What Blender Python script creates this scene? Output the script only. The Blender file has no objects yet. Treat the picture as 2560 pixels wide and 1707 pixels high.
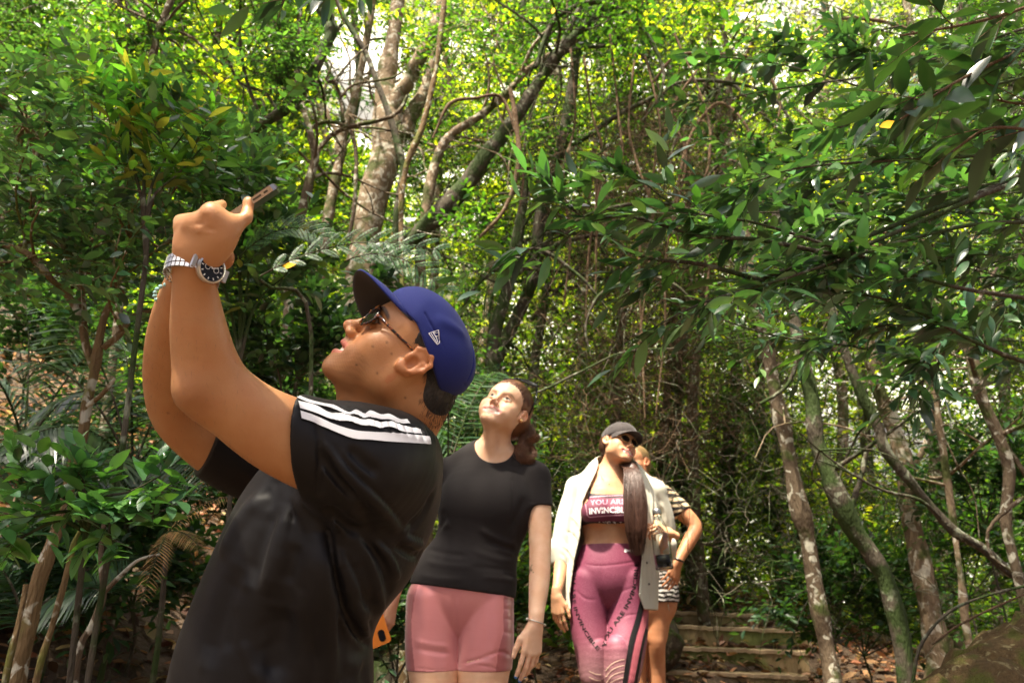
import bpy, math, random
import numpy as np
from mathutils import Vector, Matrix
from mathutils.bvhtree import BVHTree
random.seed(7); RNG = np.random.default_rng(7)
scene = bpy.context.scene; COL = scene.collection
# ---------------------------------------------------------------- camera, sky, sun, exposure
FPX = 1990.0; TH = math.radians(20.0); CAM = np.array([0.0, 0.0, 1.1])
cd = bpy.data.cameras.new('camera'); cam = bpy.data.objects.new('camera', cd); COL.objects.link(cam)
cd.sensor_width = 36; cd.lens = FPX/2560*36; cd.clip_end = 500; cd.clip_start = .05
cam.location = CAM; cam.rotation_euler = (math.pi/2+TH, 0, 0); scene.camera = cam
cd.dof.use_dof = True; cd.dof.focus_distance = 1.3; cd.dof.aperture_fstop = 8.0
SUN_EL, SUN_AZ = math.radians(70), math.radians(215)      # azimuth clockwise from +Y
world = bpy.data.worlds.new('World'); scene.world = world; world.use_nodes = True
wn = world.node_tree.nodes; wl = world.node_tree.links
for n in list(wn): wn.remove(n)
sky = wn.new('ShaderNodeTexSky'); sky.sky_type = 'NISHITA'; sky.sun_disc = False
sky.sun_elevation = SUN_EL; sky.sun_rotation = SUN_AZ; sky.air_density = .5; sky.dust_density = 10.0; sky.ozone_density = 1
bgn = wn.new('ShaderNodeBackground'); bgn.inputs[1].default_value = 0.09
wo = wn.new('ShaderNodeOutputWorld'); wl.new(sky.outputs[0], bgn.inputs[0]); wl.new(bgn.outputs[0], wo.inputs[0])
sl = bpy.data.lights.new('sun', 'SUN'); sl.energy = 5.0; sl.angle = math.radians(2.0); sl.color = (1, .90, .72)
sun = bpy.data.objects.new('sun', sl); COL.objects.link(sun)
SUNV = Vector((math.sin(SUN_AZ)*math.cos(SUN_EL), math.cos(SUN_AZ)*math.cos(SUN_EL), math.sin(SUN_EL)))
sun.rotation_euler = SUNV.to_track_quat('Z', 'Y').to_euler()
scene.view_settings.view_transform = 'Standard'; scene.view_settings.look = 'None'
scene.view_settings.exposure = 1.84; scene.view_settings.gamma = 1
scene.render.engine = 'CYCLES'
cy = scene.cycles; cy.use_denoising = True; cy.max_bounces = 6; cy.diffuse_bounces = 3; cy.glossy_bounces = 2
cy.transmission_bounces = 5; cy.transparent_max_bounces = 6; cy.sample_clamp_indirect = 6

# ---------------------------------------------------------------- pixel <-> place (photograph pixels, 2560 wide)
CT, ST = math.cos(TH), math.sin(TH)
def Qd(px, py, d):                                # d = distance along the optical axis
    u = (px-1280)/FPX*d; v = (853.5-py)/FPX*d
    return CAM + np.array([u, d*CT-v*ST, d*ST+v*CT])
def QY(px, py, Y):                                # Y = world forward distance
    v = (853.5-py)/FPX
    return Qd(px, py, Y/(CT-v*ST))
def depth(p): return (p[1]-CAM[1])*CT+(p[2]-CAM[2])*ST
def pixof(p):
    d = depth(p); v = -(p[1]-CAM[1])*ST+(p[2]-CAM[2])*CT
    return 1280+FPX*p[0]/d, 853.5-FPX*v/d
FWD = np.array([0, CT, ST]); RGT = np.array([1., 0, 0]); UPC = np.array([0, -ST, CT])

# ---------------------------------------------------------------- materials
def mat(name, col=(.5,.5,.5), rough=.6, **kw):
    m = bpy.data.materials.new(name); m.use_nodes = True
    nt = m.node_tree; b = nt.nodes['Principled BSDF']
    b.inputs['Base Color'].default_value = (*col, 1); b.inputs['Roughness'].default_value = rough
    for k, v in kw.items():
        if k in b.inputs: b.inputs[k].default_value = v
    return m
def N(m, t, **kw):
    n = m.node_tree.nodes.new(t)
    for k, v in kw.items():
        if isinstance(k, str) and hasattr(n, k): setattr(n, k, v)
    return n
def L(m, a, b): m.node_tree.links.new(a, b)
def B(m): return m.node_tree.nodes['Principled BSDF']
def coord(m, scale=(1,1,1), kind='Object'):
    tc = N(m, 'ShaderNodeTexCoord'); mp = N(m, 'ShaderNodeMapping'); mp.inputs['Scale'].default_value = scale
    L(m, tc.outputs[kind], mp.inputs['Vector']); return mp.outputs[0]
def noise(m, scale, detail=3, vec=None, rough=.5, dist=0):
    n = N(m, 'ShaderNodeTexNoise'); n.inputs['Scale'].default_value = scale; n.inputs['Detail'].default_value = detail
    n.inputs['Roughness'].default_value = rough; n.inputs['Distortion'].default_value = dist
    L(m, vec if vec is not None else coord(m), n.inputs['Vector']); return n.outputs['Fac']
def ramp(m, fac, stops):
    r = N(m, 'ShaderNodeValToRGB'); e = r.color_ramp.elements
    while len(e) < len(stops): e.new(.5)
    for el, (p, c) in zip(e, stops): el.position = p; el.color = (*c, 1) if len(c) == 3 else c
    L(m, fac, r.inputs[0]); return r.outputs[0]
def mixc(m, fac, a, b, mode='MIX'):
    n = N(m, 'ShaderNodeMix'); n.data_type = 'RGBA'; n.blend_type = mode
    for s, v in ((n.inputs[0], fac), (n.inputs[6], a), (n.inputs[7], b)):
        if hasattr(v, 'is_linked') or hasattr(v, 'links'): L(m, v, s)
        elif isinstance(v, tuple): s.default_value = (*v, 1)
        else: s.default_value = v
    return n.outputs[2]
def bump(m, h, strength=.3, dist=.01):
    n = N(m, 'ShaderNodeBump'); n.inputs['Strength'].default_value = strength; n.inputs['Distance'].default_value = dist
    L(m, h, n.inputs['Height']); L(m, n.outputs[0], B(m).inputs['Normal']); return n
def attr(m, name='Col'):
    n = N(m, 'ShaderNodeAttribute'); n.attribute_name = name; return n.outputs['Color']

# ---------------------------------------------------------------- objects
def link_mesh(name, me, m=None, parent=None, smooth=True):
    o = bpy.data.objects.new(name, me); COL.objects.link(o)
    if m is not None:
        for mm in (m if isinstance(m, (list, tuple)) else [m]): me.materials.append(mm)
    if parent is not None: o.parent = parent; o.matrix_parent_inverse = Matrix.Translation(-Vector(parent.location))
    if smooth and len(me.polygons): me.polygons.foreach_set('use_smooth', np.ones(len(me.polygons), bool))
    me.update(); return o
def raw_mesh(name, V, F, col=None, mi=None):
    """V (n,3), F (m,k) int arrays with k corners each"""
    V = np.asarray(V, np.float32); F = np.asarray(F, np.int32); k = F.shape[1]
    me = bpy.data.meshes.new(name); me.vertices.add(len(V)); me.vertices.foreach_set('co', V.ravel())
    me.loops.add(F.size); me.loops.foreach_set('vertex_index', F.ravel())
    me.polygons.add(len(F)); me.polygons.foreach_set('loop_start', np.arange(0, F.size, k, dtype=np.int32))
    if mi is not None: me.polygons.foreach_set('material_index', np.asarray(mi, np.int32))
    me.update(calc_edges=True)
    if col is not None:
        a = me.color_attributes.new('Col', 'FLOAT_COLOR', 'POINT')
        c = np.ones((len(V), 4), np.float32); c[:, :3] = col; a.data.foreach_set('color', c.ravel())
    return me
def thing(name, label, cat, loc=(0,0,0), group=None, kind=None):
    o = bpy.data.objects.new(name, None); COL.objects.link(o); o.location = loc
    o.empty_display_size = .1
    return tag(o, label, cat, group, kind)
def tag(o, label=None, cat=None, group=None, kind=None):
    if label: o['label'] = label
    if cat: o['category'] = cat
    if group: o['group'] = group
    if kind: o['kind'] = kind
    return o
class MB:                                          # mixed polygon collector
    def __init__(s): s.v = []; s.f = []; s.n = 0
    def add(s, V, F):
        V = [tuple(map(float, p)) for p in V]; s.v += V; s.f += [tuple(i+s.n for i in f) for f in F]; s.n += len(V)
    def box(s, c, ex, ey, ez, bev=0):
        c = np.array(c, float); ex, ey, ez = map(lambda a: np.array(a, float), (ex, ey, ez))
        V = [c+a*ex+b*ey+g*ez for a in (-1,1) for b in (-1,1) for g in (-1,1)]
        s.add(V, [(0,1,3,2),(4,6,7,5),(0,4,5,1),(2,3,7,6),(0,2,6,4),(1,5,7,3)])
    def tube(s, pts, rad, n=8, cap=True, sq=None):
        V, F = tube_arrays(pts, rad, n); 
        s.add(V, [tuple(f) for f in F])
        if cap:
            k = len(V); s.f.append(tuple(s.n-k+i for i in range(n))[::-1]); s.f.append(tuple(s.n-n+i for i in range(n)))
    def build(s, name, m, parent=None, smooth=True):
        me = bpy.data.meshes.new(name); me.from_pydata(s.v, [], s.f); me.update()
        return link_mesh(name, me, m, parent, smooth)
def tube_arrays(pts, rad, n=8):
    P = np.array(pts, float); k = len(P); rad = np.broadcast_to(np.array(rad, float), (k,))
    T = np.gradient(P, axis=0); T /= np.linalg.norm(T, axis=1)[:, None]+1e-12
    a = np.cross(T[0], [0.13, .29, .95]); a /= np.linalg.norm(a)+1e-12
    A = np.zeros_like(P)
    for i in range(k):
        a = a-T[i]*np.dot(a, T[i]); a /= np.linalg.norm(a)+1e-12; A[i] = a
    Bn = np.cross(T, A); th = np.linspace(0, 2*np.pi, n, endpoint=False)
    V = P[:, None]+rad[:, None, None]*(A[:, None]*np.cos(th)[None, :, None]+Bn[:, None]*np.sin(th)[None, :, None])
    i = np.arange(k-1)[:, None]*n; j = np.arange(n)[None]; j2 = (j+1) % n
    F = np.stack([i+j, i+j2, i+n+j2, i+n+j], -1).reshape(-1, 4)
    return V.reshape(-1, 3), F
def spline(pts, n):
    """Catmull-Rom through rows of pts (any width)"""
    P = np.array(pts, float); P = np.vstack([2*P[0]-P[1], P, 2*P[-1]-P[-2]]); m = len(P)-3
    t = np.linspace(0, m, n); i = np.minimum(t.astype(int), m-1); t = (t-i)[:, None]
    a, b, c, d = P[i], P[i+1], P[i+2], P[i+3]
    return .5*(2*b+(c-a)*t+(2*a-5*b+4*c-d)*t*t+(3*b-a-3*c+d)*t**3)

# ---------------------------------------------------------------- signed-distance sculpting, meshed by surface nets
class SDF:
    def __init__(s): s.p = []
    def _a(s, fn, k, op, c, R): s.p.append((fn, k, op, np.asarray(c, float), R)); return s
    def rc(s, a, b, ra, rb, k=.02, op='u', ax=None, sq=1.0):
        a = np.asarray(a, np.float32); b = np.asarray(b, np.float32); ab = b-a; l2 = float(ab@ab)+1e-12
        if ax is not None: ax = np.asarray(ax, np.float32); ax = ax/np.linalg.norm(ax)
        def fn(P):
            t = np.clip(((P-a)@ab)/l2, 0, 1); v = P-a-t[:, None]*ab
            if ax is not None: v = v+ax*((v@ax)*(1/sq-1))[:, None]
            return np.sqrt(np.einsum('ij,ij->i', v, v))-(ra+(rb-ra)*t)
        return s._a(fn, k, op, (a+b)/2, math.sqrt(l2)/2+max(ra, rb)*max(1, sq))
    def chain(s, pts, k=.02, op='u', ax=None, sq=1.0, ins=5):      # rows (x,y,z,r): one smooth tapered limb
        pts = np.array(pts, float); Q = spline(pts, (len(pts)-1)*ins+1) if len(pts) > 2 else pts
        A, R_ = Q[:, :3].astype(np.float32), Q[:, 3].astype(np.float32)
        if ax is not None: ax = np.asarray(ax, np.float32); ax = ax/np.linalg.norm(ax)
        def fn(P):
            d = None; lo, hi = P.min(0), P.max(0); cb = (lo+hi)/2; hd = float(np.linalg.norm(hi-lo))/2*max(1, sq, 1/sq)*1.05
            sa, sab = A[:-1], A[1:]-A[:-1]; tt = np.clip(((cb-sa)*sab).sum(1)/((sab*sab).sum(1)+1e-12), 0, 1); vv = cb-sa-tt[:, None]*sab
            if ax is not None: vv = vv+ax*((vv@ax)*(1/sq-1))[:, None]
            dc = np.sqrt((vv*vv).sum(1))-(R_[:-1]+(R_[1:]-R_[:-1])*tt)
            for i in np.flatnonzero(dc-hd <= dc.min()+hd):
                a, ab = A[i], A[i+1]-A[i]; l2 = float(ab@ab)+1e-12
                t = np.clip(((P-a)@ab)/l2, 0, 1); v = P-a-t[:, None]*ab
                if ax is not None: v = v+ax*((v@ax)*(1/sq-1))[:, None]
                e = np.sqrt(np.einsum('ij,ij->i', v, v))-(R_[i]+(R_[i+1]-R_[i])*t); d = e if d is None else np.minimum(d, e)
            return d
        c = (A.min(0)+A.max(0))/2; Rr = float(max(np.linalg.norm(A-c, axis=1)+R_*max(1, sq)))
        return s._a(fn, k, op, c, Rr)
    def el(s, c, r, k=.02, op='u', M=None):      # ellipsoid, M columns = axes
        c = np.asarray(c, np.float32); r = np.asarray(r, np.float32); M = None if M is None else np.asarray(M, np.float32)
        def fn(P):
            v = P-c
            if M is not None: v = v@M
            k0 = np.sqrt((((v/r)**2).sum(1))); k1 = np.sqrt((((v/(r*r))**2).sum(1)))+1e-9
            return k0*(k0-1)/k1
        return s._a(fn, k, op, c, float(max(r)))
    def plane(s, p, n, k=.004):                  # keeps the side opposite n
        p = np.asarray(p, np.float32); n = np.asarray(n, np.float32); n = n/np.linalg.norm(n)
        return s._a(lambda P: -((P-p)@n), k, 's', p, 1e9)
    def fold(s, a, b, amp, w):
        a = np.asarray(a, np.float32); b = np.asarray(b, np.float32); ab = b-a; l2 = float(ab@ab)+1e-12
        def fn(P):
            t = np.clip(((P-a)@ab)/l2, 0, 1); v = P-a-t[:, None]*ab
            return amp*np.exp(-np.einsum('ij,ij->i', v, v)/(w*w))*np.minimum(1, 4*np.minimum(t+.1, 1.1-t))
        return s._a(fn, 0, 'd', (a+b)/2, math.sqrt(l2)/2+3*w)
    def foldline(s, pts, amp, w):
        A = np.asarray(pts, np.float32); L_ = np.linalg.norm(np.diff(A, axis=0), axis=1); cum = np.r_[0, np.cumsum(L_)]; tot = cum[-1]
        def fn(P):
            best = np.full(len(P), 9., np.float32); arc = np.zeros(len(P), np.float32)
            for i in range(len(A)-1):
                a, ab = A[i], A[i+1]-A[i]; l2 = float(ab@ab)+1e-12; t = np.clip(((P-a)@ab)/l2, 0, 1); v = P-a-t[:, None]*ab
                e = np.einsum('ij,ij->i', v, v); m = e < best; best = np.where(m, e, best); arc = np.where(m, cum[i]+t*L_[i], arc)
            u = arc/tot; return amp*np.exp(-best/(w*w))*np.minimum(1, 4.5*np.minimum(u+.02, 1.02-u))
        c = (A.min(0)+A.max(0))/2
        return s._a(fn, 0, 'd', c, float(max(np.linalg.norm(A-c, axis=1)))+2.2*w-.07)
    def wave(s, fn, c=(0,0,0), R=1e9): return s._a(fn, 0, 'd', c, R)
    def sub(s, other):                           # sharp subtraction of a whole SDF
        return s._a(lambda P: other(P), .002, 's', (0,0,0), 1e9)
    def __call__(s, P):
        lo, hi = P.min(0), P.max(0); d = np.full(len(P), .5, np.float32)
        for fn, k, op, c, R in s.p:
            g = np.linalg.norm(np.maximum(0, np.maximum(lo-c, c-hi)))
            if g > R+.07: continue
            e = fn(P)
            if op == 'u':
                h = np.maximum(k-np.abs(d-e), 0)/max(k, 1e-6); d = np.minimum(d, e)-h*h*k*.25
            elif op == 's':
                e = -e; h = np.maximum(k-np.abs(d-e), 0)/max(k, 1e-6); d = np.maximum(d, e)+h*h*k*.25
            elif op == 'd': d = d-e
        return d.astype(np.float32)
def chunk_eval(f, P, size=.10):
    key = np.floor(P/size).astype(np.int64); key = key[:, 0]*1000003+key[:, 1]*1009+key[:, 2]
    o = np.argsort(key, kind='stable'); ks = key[o]; cut = np.flatnonzero(np.diff(ks))+1
    out = np.empty(len(P), np.float32)
    for idx in np.split(o, cut): out[idx] = f(P[idx])
    return out
def sdf_mesh(f, lo, hi, h, Bk=6, relax=0, skip=(), only=None):
    lo = np.asarray(lo, np.float64); n = np.ceil((np.asarray(hi)-lo)/(h*Bk)).astype(int)
    g = np.stack(np.meshgrid(*[np.arange(k) for k in n], indexing='ij'), -1).reshape(-1, 3)
    c = (lo+(g+.5)*h*Bk).astype(np.float32)
    ok = np.ones(len(c), bool); hb = h*Bk*.87
    for q, r in skip: ok &= np.linalg.norm(c-np.asarray(q, np.float32), axis=1) > r-hb
    if only is not None: ok &= np.linalg.norm(c-np.asarray(only[0], np.float32), axis=1) < only[1]+hb
    c, g = c[ok], g[ok]; v = chunk_eval(f, c); keep = np.abs(v) < hb*1.9+.004; g = g[keep]
    off = np.stack(np.meshgrid(*[np.arange(Bk+1)]*3, indexing='ij'), -1).reshape(-1, 3)
    pts = (g[:, None]*Bk+off[None]); W = chunk_eval(f, (lo+pts.reshape(-1, 3)*h).astype(np.float32)).reshape(len(g), Bk+1, Bk+1, Bk+1)
    ND = (n*Bk+2).astype(np.int64)
    s = W < 0; c8 = [(a, b, d) for a in (0,1) for b in (0,1) for d in (0,1)]
    cnt = sum(s[:, a:a+Bk, b:b+Bk, d:d+Bk].astype(np.int8) for a, b, d in c8)
    bi, i, j, k = np.nonzero((cnt > 0) & (cnt < 8))
    vals = {q: W[bi, i+q[0], j+q[1], k+q[2]] for q in c8}
    acc = np.zeros((len(bi), 3)); num = np.zeros(len(bi))
    for q in c8:
        for axx in range(3):
            if q[axx]: continue
            r = list(q); r[axx] = 1; a, b = vals[q], vals[tuple(r)]; m = (a < 0) != (b < 0)
            t = np.where(m, a/(a-b+1e-20), 0); p = np.array(q, float)[None].repeat(len(a), 0); p[:, axx] += t
            acc += p*m[:, None]; num += m
    base = g[bi]*Bk+np.stack([i, j, k], 1)
    V = lo+(base+acc/num[:, None])*h
    cid = (base[:, 0]*ND[1]+base[:, 1])*ND[2]+base[:, 2]; o = np.argsort(cid); cs = cid[o]
    F = []
    for axx in range(3):
        sh = [0, 0, 0]; sh[axx] = 1
        a = s[:, :Bk, :Bk, :Bk]; b = s[:, sh[0]:sh[0]+Bk, sh[1]:sh[1]+Bk, sh[2]:sh[2]+Bk]
        bi, i, j, k = np.nonzero(a != b); flip = a[bi, i, j, k]
        L0 = g[bi]*Bk+np.stack([i, j, k], 1); u, w = (axx+1) % 3, (axx+2) % 3
        q = []
        for du, dw in ((0,0), (-1,0), (-1,-1), (0,-1)):
            M_ = L0.copy(); M_[:, u] += du; M_[:, w] += dw; ci = (M_[:, 0]*ND[1]+M_[:, 1])*ND[2]+M_[:, 2]
            pos = np.clip(np.searchsorted(cs, ci), 0, len(cs)-1); q.append(np.where(cs[pos] == ci, o[pos], -1))
        q = np.stack(q, 1); q[~flip] = q[~flip][:, ::-1]; F.append(q[(q >= 0).all(1)])
    F = np.concatenate(F); V = V.astype(np.float32)
    for _ in range(relax):                       # Laplacian smoothing
        S = np.zeros_like(V); C = np.zeros(len(V))
        for a in range(4):
            b = (a+1) % 4
            np.add.at(S, F[:, a], V[F[:, b]]); np.add.at(S, F[:, b], V[F[:, a]]); np.add.at(C, F[:, a], 1); np.add.at(C, F[:, b], 1)
        V = V*.5+.5*S/np.maximum(C, 1)[:, None]
    return V, F
def sculpt(name, f, lo, hi, h, m, parent, color=None, relax=0, fine=()):
    """fine: (centre, radius, cell) balls meshed at their own finer cell, overlapping the rest by a hair"""
    V, F = sdf_mesh(f, lo, hi, h, relax=relax, skip=[(q, r) for q, r, _ in fine])
    if fine:
        Vs, Fs, n = [], [], 0
        cen = V[F].mean(1)
        for q, r, _ in fine: k_ = np.linalg.norm(cen-np.asarray(q), axis=1) > r-h*.9; F, cen = F[k_], cen[k_]
        Vs.append(V); Fs.append(F); n = len(V)
        for q, r, hf in fine:
            q = np.asarray(q, float); v_, f_ = sdf_mesh(f, q-r-hf*6, q+r+hf*6, hf, only=(q, r)); c_ = v_[f_].mean(1); f_ = f_[np.linalg.norm(c_-q, axis=1) < r]
            Vs.append(v_); Fs.append(f_+n); n += len(v_)
        V, F = np.concatenate(Vs), np.concatenate(Fs); u, inv = np.unique(F, return_inverse=True); V, F = V[u], inv.reshape(F.shape)
    col = None if color is None else color(V)
    return link_mesh(name, raw_mesh(name, V, F, col), m, parent)
def surf_points(f, lo, hi, h=.012):
    """a caster: pixel -> point on the surface of f"""
    V, F = sdf_mesh(f, lo, hi, h); bv = BVHTree.FromPolygons(V.tolist(), F.tolist())
    def at(px, py):
        d = Vector(Qd(px, py, 1)-CAM).normalized(); hit = bv.ray_cast(Vector(CAM), d)
        return None if hit[0] is None else np.array(hit[0])
    return at
def decal(name, target, polys, m, parent, off=.0008, step=4, thick=0.0):
    """polys: lists of pixel quads/strips [(left pts),(right pts)] laid on target's surface as a thin printed sheet"""
    bv = target if isinstance(target, BVHTree) else bvh(target)
    V, F = [], []
    for A, Bp in polys:
        A = np.array(A, float); Bp = np.array(Bp, float)
        n = max(2, int(np.abs(np.diff(A, axis=0)).sum()/step)); A = spline(A, n); Bp = spline(Bp, n)
        w = max(2, int(np.linalg.norm(A-Bp, axis=1).mean()/step)+1)
        idx = {}
        for i in range(n):
            for j in range(w):
                p = A[i]+(Bp[i]-A[i])*j/(w-1); d = Vector(Qd(p[0], p[1], 1)-CAM).normalized()
                hit = bv.ray_cast(Vector(CAM), d)
                if hit[0] is None: continue
                nn = hit[1]
                if nn.dot(d) > 0: nn = -nn
                idx[i, j] = len(V); V.append(tuple(hit[0]+nn*off-d*off*.5))
        for i in range(n-1):
            for j in range(w-1):
                q = [idx.get(t) for t in ((i,j), (i,j+1), (i+1,j+1), (i+1,j))]
                if None in q: continue
                pts = [Vector(V[t]) for t in q]
                if max((pts[a]-pts[b]).length for a in range(4) for b in range(a)) > .06: continue
                F.append(q)
    if not F: return None
    me = bpy.data.meshes.new(name); me.from_pydata(V, [], F); me.update()
    return link_mesh(name, me, m, parent)
def bvh(o):
    me = o.data; V = np.empty(len(me.vertices)*3, np.float32); me.vertices.foreach_get('co', V)
    return BVHTree.FromPolygons(V.reshape(-1, 3).tolist(), [tuple(p.vertices) for p in me.polygons])
def text_decal(name, text, bv, path, height, m, parent, off=.001, stretch=1.0, bold=0.0, font_flip=1):
    """letters of text set along a pixel path (list of px,py), printed on the surface; letters stay upright to the path"""
    P = spline(path, 60); seg = np.r_[0, np.cumsum(np.linalg.norm(np.diff(P, axis=0), axis=1))]
    cu = bpy.data.curves.new(name, 'FONT'); cu.body = text; cu.size = 1; cu.resolution_u = 2; cu.offset = bold
    tmp = bpy.data.objects.new(name, cu); COL.objects.link(tmp); dg = bpy.context.evaluated_depsgraph_get(); dg.update()
    me = bpy.data.meshes.new_from_object(tmp.evaluated_get(dg)); bpy.data.objects.remove(tmp)
    co = np.array([v.co[:] for v in me.vertices]); x0, x1 = co[:, 0].min(), co[:, 0].max()
    V = []
    for x, y, _ in co:
        t = (x-x0)/(x1-x0)*seg[-1]; c = np.array([np.interp(t, seg, P[:, 0]), np.interp(t, seg, P[:, 1])])
        e = max(t-2, 0); c2 = np.array([np.interp(min(t+2, seg[-1]), seg, P[:, 0])-np.interp(e, seg, P[:, 0]), np.interp(min(t+2, seg[-1]), seg, P[:, 1])-np.interp(e, seg, P[:, 1])])
        c2 /= np.linalg.norm(c2); nrm = np.array([c2[1], -c2[0]])*font_flip
        q = c+nrm*y*height/.7; d = Vector(Qd(q[0], q[1], 1)-CAM).normalized(); hit = bv.ray_cast(Vector(CAM), d)
        V.append(tuple(hit[0]-d*off*1.5) if hit[0] is not None else (0, 0, -50))
    F = [tuple(p.vertices) for p in me.polygons if all(V[i][2] > -40 for i in p.vertices)]
    F = [f for f in F if max((Vector(V[a])-Vector(V[b])).length for a in f for b in f) < .12]
    m2 = bpy.data.meshes.new(name); m2.from_pydata(V, [], F); bpy.data.meshes.remove(me)
    return link_mesh(name, m2, m, parent, smooth=False)
def strands(curves, r0, r1=0.0002, n=3):
    """curves (N,K,3) -> arrays of thin tapered tubes"""
    C = np.asarray(curves, float); Nn, K, _ = C.shape
    T = np.gradient(C, axis=1); T /= np.linalg.norm(T, axis=2, keepdims=True)+1e-9
    up = np.array([.31, .17, .93]); A = np.cross(T, up); A /= np.linalg.norm(A, axis=2, keepdims=True)+1e-9; Bn = np.cross(T, A)
    r = np.linspace(r0, r1, K)[None, :, None, None]; th = np.arange(n)*2*np.pi/n
    V = C[:, :, None]+r*(A[:, :, None]*np.cos(th)[None, None, :, None]+Bn[:, :, None]*np.sin(th)[None, None, :, None])
    V = V.reshape(-1, 3); b = np.arange(Nn)[:, None, None]*K*n+np.arange(K-1)[None, :, None]*n; j = np.arange(n)[None, None]; j2 = (j+1) % n
    F = np.stack([b+j, b+j2, b+n+j2, b+n+j], -1).reshape(-1, 4)
    return V, F
def eulerR(y, p, r):
    cy_, sy_, cp, sp, cr, sr = math.cos(y), math.sin(y), math.cos(p), math.sin(p), math.cos(r), math.sin(r)
    return np.array([[cy_,-sy_,0],[sy_,cy_,0],[0,0,1]])@np.array([[1,0,0],[0,cp,-sp],[0,sp,cp]])@np.array([[cr,0,sr],[0,1,0],[-sr,0,cr]])
def sstep(a, b, x): t = np.clip((x-a)/(b-a), 0, 1); return t*t*(3-2*t)
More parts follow.
